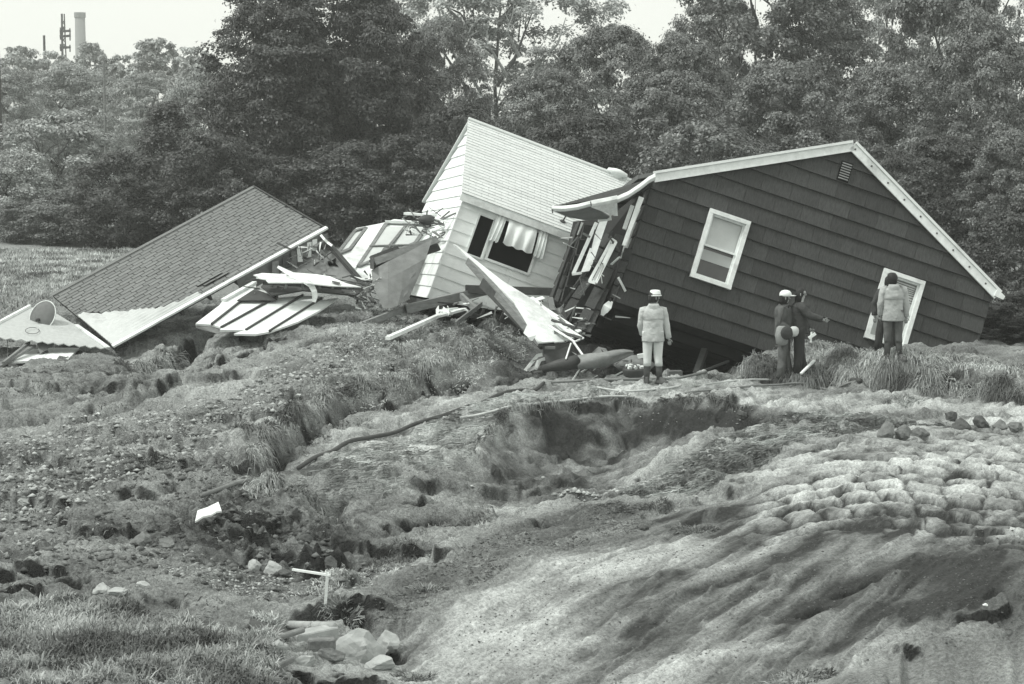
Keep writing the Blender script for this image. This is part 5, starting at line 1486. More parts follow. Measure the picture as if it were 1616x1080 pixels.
def person(base, label, J, jacket, trousers, boots, face, hair, hem, boot_top=.40, jr=(.215, .15), sleeve=(.085, .066, .052),
           legr=(.105, .078, .072), scale=1.0, group='people looking at the wrecked houses', hood=None, hat=None, hairlen=.0, pull=1.0, point=None):
    """J: joints in metres from the feet, x right in the photo, y away, z up. face: unit vector the face looks along."""
    rt = root('person', base, label, 'person', group)
    V3 = {k: Vector(p) * scale for k, p in J.items() if k != 'cape'}
    fdir = Vector(face).normalized(); sdir = Vector((fdir.y, -fdir.x, 0)).normalized()
    hd = V3['head']
    jn = {'pelvis': (V3['pelvis'], .10), 'waist': (V3['pelvis'].lerp(V3['neck'], .35), (.10, .08)), 'chest': (V3['pelvis'].lerp(V3['neck'], .75), (.11, .08)),
          'neck': (V3['neck'], .048), 'headb': (hd + Vector((0, 0, -.05)) - fdir * .005, .068), 'headm': (hd + Vector((0, 0, .03)) - fdir * .01, .084), 'headt': (hd + Vector((0, 0, .10)) - fdir * .01, .06),
          'nose': (hd + fdir * .094 + Vector((0, 0, -.01)), .010), 'chin': (hd + fdir * .045 + Vector((0, 0, -.075)), .028)}
    ed = [('pelvis', 'waist'), ('waist', 'chest'), ('chest', 'neck'), ('neck', 'headb'), ('headb', 'headm'), ('headm', 'headt'), ('headm', 'nose'), ('headb', 'chin')]
    ex = MB()
    for s in 'LR':
        for a, r_ in (('sh', .05), ('el', .042), ('wr', .028)): jn[a + s] = (V3[a + s], r_)
        w = V3['wr' + s]; d = (w - V3['el' + s]).normalized()
        jn['palm' + s] = (w + d * .055, (.036, .018)); 
        for a, r_ in (('hip', .09), ('kn', .055), ('an', .04)): jn[a + s] = (V3[a + s], r_)
        jn['toe' + s] = (V3['an' + s] + fdir * .12 * (1) + Vector((0, 0, -.05)), .035)
        ed += [('chest', 'sh' + s), ('sh' + s, 'el' + s), ('el' + s, 'wr' + s), ('wr' + s, 'palm' + s), ('pelvis', 'hip' + s), ('hip' + s, 'kn' + s), ('kn' + s, 'an' + s), ('an' + s, 'toe' + s)]
        # five fingers, unequal, slightly curled
        side = d.cross(Vector((0, 1, .2))).normalized(); palm = w + d * .07
        curl = side.cross(d).normalized()
        for i, ln in enumerate((.062, .072, .068, .052)):
            q = palm + side * (.024 - .016 * i); l2 = ln
            bend = .25 if (point == s and i == 0) else (1.6 if point == s else .7)
            e1 = q + d * l2 * .5 + curl * l2 * .12 * bend; e2 = q + d * l2 * (.95 - .3 * (bend > 1)) + curl * l2 * .45 * bend
            ex.tube([q - d * .01, e1, e2], [.0095, .009, .006], 6)
        tb = w + d * .03 + side * .03
        ex.tube([tb - side * .012, tb + side * .018 + d * .025, tb + side * .024 + d * .055], [.011, .010, .007], 6)
    # ears
    for sg in (-1, 1):
        e_ = hd + sdir * sg * .083 - fdir * .01
        ex.loft([ell(e_ + Vector((0, 0, z)), .012 * k, .02 * k, 8) for z, k in ((-.03, .4), (-.01, 1), (.02, 1), (.035, .4))])
    skin_mesh('body', jn, ed, M_skin, rt, 'pelvis', ex)
    # eyes and mouth
    mb = MB()
    for sg in (-1, 1): mb.box(hd + fdir * .083 + sdir * sg * .032 + Vector((0, 0, .012)), .016, .016, .009)
    mb.box(hd + fdir * .086 + Vector((0, 0, -.05)), .02, .02, .006)
    mb.build('face_features', M_hair, rt, local=True)
    # trousers
    mb = MB()
    p0 = V3['pelvis']
    for s, sx in (('L', -1), ('R', 1)):
        h_, k_, a_ = V3['hip' + s], V3['kn' + s], V3['an' + s]
        end = a_.lerp(k_, max(0, (boot_top - .1) / max(k_.z - a_.z, .2) * .8)) if boots and boot_top > .12 else a_ + Vector((0, 0, .0))
        rr = [legr[0], legr[0] * .98, legr[0] * .86, legr[1], legr[1] * .96, legr[2]]
        pts = [h_ + Vector((0, 0, .10)), h_, h_.lerp(k_, .5), k_, k_.lerp(end, .5), end]
        rings = [ell(p, r_ * 1.0, r_ * 1.08, 12, lump=.03, ph=i * 1.7) for i, (p, r_) in enumerate(zip(pts, rr))]
        mb.loft(rings)
    mb.loft([ell(p0 + Vector((0, 0, z)), rx, ry, 14) for z, rx, ry in ((-.10, .12, .10), (-.04, .165, .125), (.05, .17, .13), (.15, .155, .12))])
    mb.build('trousers', trousers, rt, local=True, smooth=True)
    # boots
    mb = MB()
    for s in 'LR':
        a_, k_ = V3['an' + s], V3['kn' + s]
        fd = Vector(J['foot' + s]).normalized() if 'foot' + s in J else Vector((fdir.x, fdir.y, 0)).normalized()
        rings = []
        top = a_.lerp(k_, (boot_top - .08) / max(k_.z - a_.z, .2)) if boot_top > .12 else a_ + Vector((0, 0, .04))
        for t_, r_ in ((0, .072), (.03, .070), (.5, .060), (1, .052)):
            rings.append(ell(top.lerp(a_, t_), r_ * (1.08 if t_ == 0 else 1), r_, 12))
        mb.loft(rings)
        yaw = math.atan2(fd.y, fd.x); c0 = Vector((a_.x, a_.y, a_.z - .085))
        fr = []
        for z, l0, l1, wd in ((0, -.09, .20, .048), (.02, -.095, .205, .052), (.055, -.085, .19, .048), (.09, -.07, .10, .045), (.13, -.055, .055, .045)):
            mid_ = (l0 + l1) / 2; hl = (l1 - l0) / 2
            fr.append(ell(c0 + Vector((math.cos(yaw) * mid_, math.sin(yaw) * mid_, z)), hl, wd, 14, rot=yaw))
        mb.loft(fr)
    mb.build('boots', boots, rt, local=True, smooth=True)
    # jacket: trunk and sleeves
    mb = MB(); nk = V3['neck']
    shc = (V3['shL'] + V3['shR']) / 2
    yawb = math.atan2((V3['shR'] - V3['shL']).y, (V3['shR'] - V3['shL']).x)
    prof = [(0, 1.0, 1.04), (.03, 1.02, 1.05), (.25, .97, .98), (.45, .93, .94), (.7, 1.0, .98), (.86, 1.04, .94), (.94, .92, .80), (.985, .62, .6), (1.03, .34, .46), (1.06, .28, .42)]
    hz = hem * scale; pc = Vector((p0.x, p0.y, hz)); tp = Vector((nk.x, nk.y, nk.z))
    rings = []
    for i, (t_, a, b) in enumerate(prof):
        c_ = pc.lerp(tp, t_)
        rings.append(ell(c_, jr[0] * a, jr[1] * b, 18, rot=yawb, lump=.018, ph=i * 1.3))
    inner = ell(pc + Vector((0, 0, .03)), jr[0] * .9, jr[1] * .9, 18, rot=yawb)
    mb.loft([inner] + rings)
    for s in 'LR':
        a_, b_, c_ = V3['sh' + s], V3['el' + s], V3['wr' + s]
        pts = [shc.lerp(a_, .72) + Vector((0, 0, .005)), a_, a_.lerp(b_, .35), a_.lerp(b_, .75), b_, b_.lerp(c_, .5), b_.lerp(c_, .95), b_.lerp(c_, 1.0)]
        rr = [sleeve[0] * .9, sleeve[0], sleeve[0] * .98, sleeve[1] * 1.04, sleeve[1] * 1.06, sleeve[1] * .92, sleeve[2] * 1.1, sleeve[2] * .9]
        mb.tube(pts, rr, 12)
    jk = mb.build('jacket', jacket, rt, local=True, smooth=True)
    if hood:
        mb = MB(); b = -fdir if hood == 'face' else Vector((0, -1, 0))
        c_ = nk + b * .055 + Vector((0, 0, -.03))
        mb.loft([ell(c_ + Vector((0, 0, z)), rx, ry, 16, rot=yawb, lump=.03, ph=z * 30) for z, rx, ry in ((-.16, .05, .02), (-.11, .12, .055), (-.03, .135, .07), (.03, .11, .075), (.075, .09, .07), (.06, .06, .05))])
        mb.build('hood', jacket, rt, local=True, smooth=True)
    if J.get('cape'):
        mb = MB(); z0 = V3['shL'].z
        mb.loft([ell(Vector((shc.x, shc.y, z)), rx, ry, 20, rot=yawb, lump=.012, ph=2) for z, rx, ry in ((z0 - .17, .208, .148), (z0 - .165, .216, .154), (z0 - .08, .205, .14), (z0 + .0, .175, .115), (z0 + .05, .10, .08))])
        mb.build('storm_flap', jacket, rt, local=True, smooth=True)
    # hair
    mb = MB(); c_ = hd - fdir * .018
    prof = [(.125, .03), (.115, .062), (.085, .09), (.04, .102), (-.01, .103), (-.05, .096), (-.085 - hairlen, .075 + hairlen * .25)]
    rings = []
    for z, r_ in prof:
        back = -fdir * (.012 + max(0, .04 - z) * .10)
        rings.append(ell(c_ + back + Vector((0, 0, z)), r_ * .96, r_ * (.9 if z < .03 else 1.0), 14, lump=.04, ph=z * 40))
    mb.loft(rings); mb.build('hair', hair, rt, local=True, smooth=True)
    if hat == 'hat':
        mb = MB(); top = hd + Vector((0, 0, .038))
        mb.loft([ell(top + Vector((0, 0, z)), r_, r_ * 1.05, 20) for z, r_ in ((.0, .118), (.01, .124), (.02, .108), (.03, .104), (.09, .094), (.105, .082), (.11, .04))])
        h_ = mb.build('hat', M_hat, rt, local=True, smooth=True)
        mb = MB(); mb.tube([top + Vector((math.cos(a) * .104, math.sin(a) * .109, .032)) for a in np.linspace(0, 2 * math.pi, 22)], .008, 5, cap=False); mb.build('hat_band', mat('hat_band', .35), h_, local=True)
    if hat == 'cap':
        mb = MB(); top = hd + Vector((0, 0, .035)) - fdir * .01
        mb.loft([ell(top + Vector((0, 0, z)), r_, r_ * .94, 18) for z, r_ in ((.0, .114), (.03, .118), (.07, .108), (.10, .078), (.115, .03))])
        h_ = mb.build('cap', M_hat, rt, local=True, smooth=True)
        mb = MB(); q = top + fdir * .13 + Vector((0, 0, .005)); yw = math.atan2(fdir.y, fdir.x)
        mb.loft([ell(q + Vector((0, 0, z)), .075, .075, 14, rot=yw) for z in (0, .012)]); mb.build('visor', M_hat, h_, local=True, smooth=True)
    return rt

def feet(px, py, z0=0):
    p = on_ground(px, py)
    return p
def std(**k):
    J = dict(pelvis=(0, 0, .95), neck=(0, 0, 1.47), head=(0, -.0, 1.625), shL=(-.19, 0, 1.40), shR=(.19, 0, 1.40), elL=(-.25, .0, 1.12), elR=(.26, 0, 1.12),
             wrL=(-.22, .06, .86), wrR=(.30, .06, .86), hipL=(-.10, 0, .90), hipR=(.10, 0, .90), knL=(-.11, 0, .48), knR=(.12, 0, .48), anL=(-.12, 0, .085), anR=(.12, 0, .085))
    J.update(k); return J
# the man in the light jacket and white hat, seen from behind, head turned right
b = feet(1030, 606)
J = std(head=(.035, 0, 1.63), neck=(.0, 0, 1.48), elR=(.255, .02, 1.12), wrR=(.30, .03, .86), elL=(-.235, .04, 1.10), wrL=(-.19, .14, .92), knL=(-.10, .03, .50), anL=(-.115, 0, .085), knR=(.10, .02, .50), anR=(.13, -.02, .085), footL=(-.1, 1, 0), footR=(.75, -.65, 0), cape=1)
sc_ = 148 / (FPX / (b.y * CT)) / 1.76
person(b, 'man in light rain jacket, white hat and white trousers, standing with his back to us', J, M_jl, M_tw, M_boot, (1, .25, 0), M_hair, .80, hood='back', hat='hat', scale=sc_, sleeve=(.076, .062, .052), jr=(.205, .15), boot_top=.40)
# the man in a white cap with a shoulder bag
b = feet(1236, 603)
J = std(pelvis=(.01, 0, .93), neck=(-.02, 0, 1.46), head=(.03, 0, 1.60), shL=(-.06, -.17, 1.39), shR=(-.02, .17, 1.39), elL=(-.07, -.22, 1.12), wrL=(.10, -.22, .98), elR=(.0, .2, 1.12), wrR=(.15, .18, 1.0),
        hipL=(.0, -.08, .88), hipR=(.02, .08, .88), knL=(-.04, -.10, .48), anL=(-.07, -.12, .085), knR=(.06, .08, .49), anR=(.12, .04, .085), footL=(.9, -.4, 0), footR=(1, -.2, 0))
s2 = 145 / (FPX / (b.y * CT)) / 1.74
pB = person(b, 'man in a white cap and grey jacket with a bag at his hip, facing right', J, M_jg, M_trg, M_boot, (1, -.1, 0), M_hair, .86, hat='cap', scale=s2, jr=(.145, .18), boot_top=.12, legr=(.11, .082, .088), hairlen=.03)
def bpt(b_, x, y, z, s=1.0): return Vector(b_) + Vector((x, y, z)) * s
# bag and white helmet hanging at his side
q = bpt(b, -.02, -.30, .96, s2)
t1 = root('shoulder_bag', q - Vector((0, 0, .25)), 'pale and dark camera bag hanging at the hip of the man in the white cap', 'bag')
mb = MB(); mb.loft([ell(q + Vector((-.05, .05, z)), a * .75, c_, 14, lump=.05, ph=z * 20) for z, a, c_ in ((-.24, .08, .05), (-.2, .15, .08), (-.05, .17, .09), (.10, .14, .08), (.13, .08, .05))])
mb.build('bag_body', mat('pale_canvas', .27, var=.4, bump=.5, bscale=14), t1, smooth=True)
mb = MB(); mb.loft([[q + Vector((.03 + math.cos(a) * r_, -.02 - y, -.0 + math.sin(a) * r_ * 1.1)) for a in np.linspace(0, 2 * math.pi, 17)[:-1]] for y, r_ in ((-.03, .115), (.02, .118), (.04, .10), (.05, .04))])
mb.build('dark_flap', M_jd, t1, smooth=True)
mb = MB(); mb.tube([q + Vector((-.1, .06, .1)), q + Vector((-.06, .02, .30)), q + Vector((-.02, .04, .47)), q + Vector((.08, .15, .52)), q + Vector((.10, .26, .35))], .015, 6); mb.build('strap', M_rubber, t1)
c_ = q + Vector((.17, .02, .03))
mb = MB(); mb.loft([ell(c_ + Vector((0, 0, z)), r_, r_ * .8, 16) for z, r_ in ((-.10, .03), (-.085, .065), (-.04, .09), (.02, .095), (.06, .08), (.09, .04))])
tag(mb.build('helmet', mat('worn_white_helmet', .55, rough=.5, var=.15), smooth=True), 'round whitish helmet carried beside the hip bag of the man in the cap', 'helmet')
# the dark-haired man pointing right
b = feet(1264, 602); b.y += .25; b.z = h1(b.x, b.y)
J = std(pelvis=(-.02, 0, .93), neck=(.0, 0, 1.45), head=(.03, 0, 1.60), shL=(-.02, -.17, 1.38), shR=(.02, .16, 1.38), elL=(.16, -.22, 1.20), wrL=(.40, -.24, 1.13), elR=(.05, .2, 1.1), wrR=(.2, .1, .92),
        hipL=(-.02, -.08, .88), hipR=(0, .08, .88), knL=(-.03, -.08, .48), anL=(-.05, -.09, .085), knR=(.03, .09, .48), anR=(.10, .06, .085), footL=(1, -.3, 0), footR=(1, -.1, 0))
s3 = 144 / (FPX / (b.y * CT)) / 1.74
person(b, 'dark-haired man in dark clothes pointing right with his outstretched arm', J, M_jd, M_trd, M_boot, (1, -.35, -.05), M_hair, .84, scale=s3, jr=(.14, .18), boot_top=.12, legr=(.11, .085, .09), hairlen=.06, point='L', sleeve=(.085, .07, .055))
mb = MB(); mb.bar(bpt(b, .13, -.3, .78, s3), bpt(b, .26, -.3, .87, s3), .05, .05); mb.bar(bpt(b, .17, -.3, .70, s3), bpt(b, .18, -.3, .90, s3), .03, .03)
tag(mb.build('notebook_roll', M_cloth), 'pale rolled papers held low by the pointing dark-haired man', 'papers')
# the person in the hooded raincoat in front of the second window
b = feet(1408, 570)
J = std(neck=(-.01, 0, 1.46), head=(-.04, 0, 1.60), elR=(.25, .02, 1.12), wrR=(.265, .05, .86), elL=(-.25, .0, 1.12), wrL=(-.24, .05, .90), knL=(-.09, .02, .48), anL=(-.10, .02, .085), knR=(.11, .0, .48), anR=(.14, -.03, .085), footL=(-.3, 1, 0), footR=(.5, -.8, 0), cape=1)
s4 = 141 / (FPX / (b.y * CT)) / 1.74
person(b, 'man in a pale hooded raincoat with his back to us before the right-hand window', J, M_jl2, M_trg, M_boot, (-.1, 1, 0), M_hair, .78, hood='back', scale=s4, jr=(.20, .14), boot_top=.42, legr=(.10, .075, .07), sleeve=(.08, .064, .052))
# the darker person half hidden behind him
b2 = Vector((b.x + .03, b.y + .6, 0)); b2.z = h1(b2.x, b2.y)
J = std(elL=(-.34, .02, 1.12), wrL=(-.33, -.02, .86), footL=(-.2, 1, 0), footR=(.2, 1, 0), anL=(-.24, 0, .085), knL=(-.20, 0, .48))
person(b2, 'person in black trousers mostly hidden behind the man in the pale hooded raincoat', J, M_jd, M_trd, M_trd, (0, 1, 0), M_hair, .80, scale=s4 * .86, jr=(.16, .12), boot_top=.12)
mb = MB(); mb.bar(P(1264, 590, 37.6), P(1285, 569, 38.0), .05, .03)
tag(mb.build('wooden_stick', M_trim), 'short white stick slanting in the turf bank beside the pointing man', 'stick')
# ================================================================ TREES
def leaf_mat(name, g, rough=.5, spec=.45, transl=.25):
    m = bpy.data.materials.new(name); m.use_nodes = True
    t_ = m.node_tree; N = t_.nodes; L = t_.links
    b = N['Principled BSDF']; b.inputs['Roughness'].default_value = rough; b.inputs['Specular IOR Level'].default_value = spec
    at = N.new('ShaderNodeAttribute'); at.attribute_name = 'tone'
    sc = N.new('ShaderNodeVectorMath'); sc.operation = 'MULTIPLY'; sc.inputs[1].default_value = grey(g)[:3]
    L.new(at.outputs['Color'], sc.inputs[0]); L.new(sc.outputs[0], b.inputs['Base Color'])
    tr = N.new('ShaderNodeBsdfTranslucent'); mx = N.new('ShaderNodeMixShader'); mx.inputs[0].default_value = transl
    L.new(sc.outputs[0], tr.inputs[0]); L.new(b.outputs[0], mx.inputs[1]); L.new(tr.outputs[0], mx.inputs[2])
    L.new(mx.outputs[0], N['Material Output'].inputs['Surface'])
    return m
L_dark = leaf_mat('dark_leaves', .10)
L_mid = leaf_mat('maple_leaves', .23)
L_light = leaf_mat('pale_leaves', .44)
L_far = leaf_mat('haze_paled_leaves', .42)  # leaf colour paled to add haze over distance
M_bark = mat('bark', .12, var=.4, bump=.8, bscale=18, bdist=.03)
M_barkp = mat('pale_bark', .38, var=.3, bump=.5, bscale=18)

def crown_mesh(name, seed, n_clump, per, leaf, kind, rad, hgt, m_):
    """a crown of leaf-sized faces gathered in clumps; radius rad, height hgt in metres"""
    rs = np.random.RandomState(seed); C_ = []
    nb = 14; bl = []          # large boughs give the outline its lobes
    for i in range(nb):
        z = rs.uniform(.12, .92); a = rs.uniform(0, 2 * math.pi)
        bl.append((math.cos(a), math.sin(a), z, rs.uniform(-.16, .22)))
    while len(C_) < n_clump:
        z = rs.uniform(0, 1)
        if kind == 'round': prof = math.sqrt(max(0, 1 - ((z - .46) / .56) ** 2))
        elif kind == 'cone': prof = .12 + .88 * (1 - z) ** .75 if z > .12 else .75
        else: prof = (1 - max(0, (z - .4) / .62) ** 2.4) ** .5 * (.86 + .14 * min(1, z * 3)) if z < .995 else .1
        a = rs.uniform(0, 2 * math.pi); ca, sa = math.cos(a), math.sin(a)
        k = 1
        for bx, by, bz, amp in bl: k += amp * math.exp(-((ca - bx) ** 2 + (sa - by) ** 2) * 3 - ((z - bz) * 4.5) ** 2)
        r_ = prof * k * (1 - .75 * rs.uniform(0, 1) ** 1.9)
        C_.append((r_ * ca * rad, r_ * sa * rad, z * hgt))
    C_ = np.array(C_); Rr = rs.uniform(.32, .72, n_clump)
    ci = np.repeat(np.arange(n_clump), per); n = len(ci)
    d = rs.normal(size=(n, 3)); d /= np.linalg.norm(d, axis=1)[:, None]
    up = rs.rand(n) < .6; d[:, 2] = np.where(up, np.abs(d[:, 2]), d[:, 2])
    rr = Rr[ci] * rs.uniform(.15, 1.0, n) ** .5
    rr = rr * (1 + .5 * (rs.rand(n) < .12))
    outw = C_[ci] * np.array([1, 1, 0]); outw /= np.linalg.norm(outw, axis=1)[:, None] + 1e-6
    pos = C_[ci] + d * rr[:, None] * np.array([1.15, 1.15, .72]) + outw * (rr * .25)[:, None]
    pos[:, 2] -= .18 * (rr ** 2)
    nrm = d * .6 + np.array([0, 0, .8]) + outw * .25 + rs.normal(size=(n, 3)) * .4
    nrm /= np.linalg.norm(nrm, axis=1)[:, None]
    u = np.cross(nrm, rs.normal(size=(n, 3))); u /= np.linalg.norm(u, axis=1)[:, None]; v_ = np.cross(nrm, u)
    s = leaf * rs.uniform(.55, 1.35, n)[:, None]
    p0 = pos - u * s; p1 = pos + v_ * s * .6 + nrm * s * .15; p2 = pos + u * s; p3 = pos - v_ * s * .6 + nrm * s * .15
    V = np.stack([p0, p1, p2, p3], 1).reshape(-1, 3); V[:, 2] = np.maximum(V[:, 2], -.1)
    F = np.arange(n * 4).reshape(n, 4)
    tone = (.5 + .8 * rs.rand(n) ** 1.6) * (.72 + .56 * rs.rand(n_clump))[ci]
    col = np.repeat(tone[:, None], 4, 0).reshape(-1, 1) * np.ones((1, 3))
    return np_mesh(name, V, F, m_, colors=col)
KIND = {  # clumps, leaves per clump, leaf half length, outline, radius, height
 'round': (290, 280, .08, 'round', 4.2, 9.5), 'tall': (360, 280, .08, 'tall', 4.6, 12.5), 'cone': (180, 220, .075, 'cone', 2.6, 7.5),
 'shrub': (150, 240, .08, 'round', 2.9, 6.0), 'far': (210, 130, .19, 'round', 3.6, 12.0)}
PROTO = {}
def proto(kind, var):
    if (kind, var) not in PROTO:
        nc, per, lf, sh, ra, hg = KIND[kind]
        PROTO[(kind, var)] = crown_mesh('crown', {'round': 11, 'tall': 23, 'cone': 37, 'shrub': 51, 'far': 67}[kind] + var, nc, per, lf, sh, ra, hg, L_mid)
    return PROTO[(kind, var)]
TRUNK = {}
def trunk_mesh(var, m_, limbs=7, bare=False):
    k = (var, m_.name, bare)
    if k in TRUNK: return TRUNK[k]
    rg = random.Random(var * 7 + 1); mb = MB()
    pts = [Vector((0, 0, -.03)), Vector((.02, 0, .2)), Vector((-.02, .02, .45)), Vector((.03, 0, .7)), Vector((.02, .02, .92))]
    mb.tube(pts, [.03, .024, .018, .011, .004], 8)
    for i in range(limbs):
        z = .15 + .7 * i / limbs; a = rg.uniform(0, 6.28); ln = rg.uniform(.4, .8) * (1.1 - z * .5)
        b_ = Vector((0, 0, z)); m1 = b_ + Vector((math.cos(a) * ln * .5, math.sin(a) * ln * .5, .08)); e_ = b_ + Vector((math.cos(a) * ln, math.sin(a) * ln, .16 + rg.uniform(0, .1)))
        mb.tube([b_, m1, e_], [.02, .012, .004], 6)
        for j in range(3):
            t_ = rg.uniform(.3, .9); q = b_.lerp(e_, t_); e2 = q + Vector((rg.uniform(-.25, .25), rg.uniform(-.25, .25), rg.uniform(.05, .15)))
            mb.tube([q, (q + e2) / 2 + Vector((0, 0, .02)), e2], [.008, .005, .002], 5)
    me = bpy.data.meshes.new('trunk'); me.from_pydata([tuple(p) for p in mb.v], [], mb.f); me.materials.append(m_)
    me.polygons.foreach_set('use_smooth', [True] * len(me.polygons))
    TRUNK[k] = me; return me
TGRP = 'trees and bushes along the back of the field'
def tree(px, pyt, hw, Y, kind, m_, label, var=0, rot=0.0, name='tree', cat='tree', low=.0, bark=None, group=TGRP, depth=1.0):
    """crown centre px, top py, half width px, at distance Y"""
    x = (px - 808) / FPX * Y * 1.003
    zt = P(px, pyt, Y).z; g = .35 if Y > 56 else h1(x, Y)
    r_ = hw / FPX * Y; hgt = zt - g
    rt = root(name, (x, Y, g), label, cat, group)
    o = bpy.data.objects.new('trunk', trunk_mesh(var, bark or M_bark)); COL.objects.link(o); o.parent = rt
    o.scale = (min(r_, hgt * .6), min(r_, hgt * .6), hgt * .9)
    o.rotation_euler[2] = rot
    o = bpy.data.objects.new('crown', proto(kind, var)); COL.objects.link(o); o.parent = rt
    o.material_slots[0].link = 'OBJECT'; o.material_slots[0].material = m_
    o.scale = (r_ / KIND[kind][4], r_ / KIND[kind][4] * depth, hgt / KIND[kind][5]); o.location = (0, 0, hgt * low); o.rotation_euler[2] = rot
    return rt
T_ = [
 # far hazy row on the left
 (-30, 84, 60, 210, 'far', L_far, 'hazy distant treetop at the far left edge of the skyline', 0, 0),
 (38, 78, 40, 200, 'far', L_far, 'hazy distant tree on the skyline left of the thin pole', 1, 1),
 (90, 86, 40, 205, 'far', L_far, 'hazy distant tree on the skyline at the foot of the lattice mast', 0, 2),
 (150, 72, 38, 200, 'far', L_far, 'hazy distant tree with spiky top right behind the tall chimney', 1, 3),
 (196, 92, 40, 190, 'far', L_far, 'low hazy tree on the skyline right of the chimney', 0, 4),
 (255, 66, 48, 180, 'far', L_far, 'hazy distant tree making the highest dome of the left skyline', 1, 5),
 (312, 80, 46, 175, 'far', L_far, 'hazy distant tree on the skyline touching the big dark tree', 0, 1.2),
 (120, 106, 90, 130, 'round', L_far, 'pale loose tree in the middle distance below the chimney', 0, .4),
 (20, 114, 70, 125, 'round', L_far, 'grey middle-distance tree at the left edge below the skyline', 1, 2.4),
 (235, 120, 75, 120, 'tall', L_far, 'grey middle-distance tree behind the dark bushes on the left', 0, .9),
 (320, 112, 60, 110, 'round', L_far, 'middle-distance tree filling the gap left of the big dark tree', 1, 4.4),
 # left bushes
 (95, 185, 95, 84, 'shrub', L_light, 'pale-leaved bushy tree on the left above the open meadow', 0, .3),
 (15, 240, 70, 80, 'shrub', L_light, 'pale-leaved bush at the left edge above the meadow', 1, 1.5),
 (270, 165, 85, 78, 'cone', L_dark, 'dark pointed evergreen left of the big dark tree', 0, .5),
 (200, 245, 80, 74, 'shrub', L_dark, 'low dark bush behind the middle of the fallen roof', 0, 2.5),
 (340, 215, 80, 73, 'shrub', L_dark, 'dark bush at the lower left of the big dark tree', 1, 3.5),
 (130, 300, 70, 76, 'shrub', L_mid, 'small grey bush at the edge of the meadow', 1, 5.5),
 (55, 320, 60, 77, 'shrub', L_mid, 'low grey bush at the far left end of the meadow', 0, 4.1),
 # big dark tree and its foot
 (500, -70, 168, 84, 'tall', L_dark, 'big dark tree standing behind the right end of the fallen roof', 0, .8),
 (440, -5, 105, 82, 'round', L_dark, 'left shoulder tree merged with the big dark tree', 0, 4.8),
 (590, -5, 95, 83, 'round', L_dark, 'right shoulder tree merged with the big dark tree', 1, 3.1),
 (420, 250, 90, 76, 'shrub', L_dark, 'dark undergrowth beyond the ridge of the fallen roof', 0, 4.9),
 (545, 230, 100, 75, 'shrub', L_dark, 'dark undergrowth beyond the tilted window wall', 1, .7),
 (650, 220, 80, 74, 'shrub', L_dark, 'dark undergrowth left of the white house ridge', 0, 1.9),
 (480, 60, 110, 95, 'round', L_dark, 'dark crown deep behind the big dark tree on its left', 1, 2.0),
 (600, 80, 110, 96, 'round', L_dark, 'dark crown deep behind the big dark tree on its right', 0, 1.0),
 (540, 130, 150, 92, 'shrub', L_dark, 'dark undergrowth deep behind the big dark tree', 1, 4.0),
 # loose hazy tree behind
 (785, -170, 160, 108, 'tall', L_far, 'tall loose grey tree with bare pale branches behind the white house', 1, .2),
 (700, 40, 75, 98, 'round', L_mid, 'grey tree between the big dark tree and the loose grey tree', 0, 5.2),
 (735, 170, 80, 80, 'shrub', L_dark, 'dark shaded tree right behind the white house gable', 1, 2.7),
 # maples
 (1190, -120, 150, 84, 'tall', L_mid, 'tallest leafy maple rising behind the grey house', 0, 2.2),
 (960, 50, 105, 80, 'round', L_mid, 'maple whose top meets the pale sky gap above the white roof', 1, 1.1),
 (862, 118, 95, 74, 'round', L_mid, 'leafy maple directly above the white house roof', 0, 3.7),
 (1075, 60, 90, 76, 'round', L_mid, 'leafy maple between the sky gap and the tallest maple', 0, 5.9),
 (1050, 120, 110, 68, 'round', L_mid, 'nearer maple above the left end of the grey house roof', 1, .5),
 (1235, 105, 115, 66, 'round', L_mid, 'nearer maple above the middle of the grey house roof', 0, 1.6),
 (920, 190, 95, 66, 'shrub', L_dark, 'dark shaded bush behind the white roof ridge', 0, 4.4),
 (1120, 200, 110, 62, 'shrub', L_mid, 'leafy bush just over the left roof edge of the grey house', 1, 2.9),
 # right
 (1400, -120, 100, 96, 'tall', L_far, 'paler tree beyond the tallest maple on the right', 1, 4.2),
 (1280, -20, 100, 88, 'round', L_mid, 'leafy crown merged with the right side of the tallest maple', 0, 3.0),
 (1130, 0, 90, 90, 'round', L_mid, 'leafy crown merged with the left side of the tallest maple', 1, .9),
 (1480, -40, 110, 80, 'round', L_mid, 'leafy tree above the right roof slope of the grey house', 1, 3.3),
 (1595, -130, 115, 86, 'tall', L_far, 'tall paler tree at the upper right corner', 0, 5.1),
 (1400, 110, 100, 70, 'round', L_mid, 'leafy tree behind the peak of the grey house', 0, 2.4),
 (1540, 60, 110, 66, 'round', L_mid, 'large leafy tree at the right edge above the eave', 1, .9),
 (1480, 220, 100, 58, 'round', L_dark, 'dark tree behind the right roof slope of the grey house', 1, 5.7),
 (1600, 210, 85, 56, 'round', L_mid, 'leafy tree at the right edge level with the grey house eave', 0, 1.3),
 (1612, 330, 78, 46, 'shrub', L_dark, 'dark bush just right of the grey house eave', 0, .1),
 (1568, 478, 46, 43, 'shrub', L_dark, 'small dark shrub at the right foot of the grey house', 1, 3.9),
 (1545, 520, 30, 42.4, 'shrub', L_mid, 'small leafy bush touching the bottom right corner of the grey house', 0, 2.8),
 (1600, 505, 36, 42.2, 'shrub', L_dark, 'low dark bush between the corner bush and the right edge', 1, 1.2),
 (1632, 455, 52, 42.6, 'shrub', L_dark, 'dark shrub cut by the right edge beside the grass bank', 0, 2.2),
]
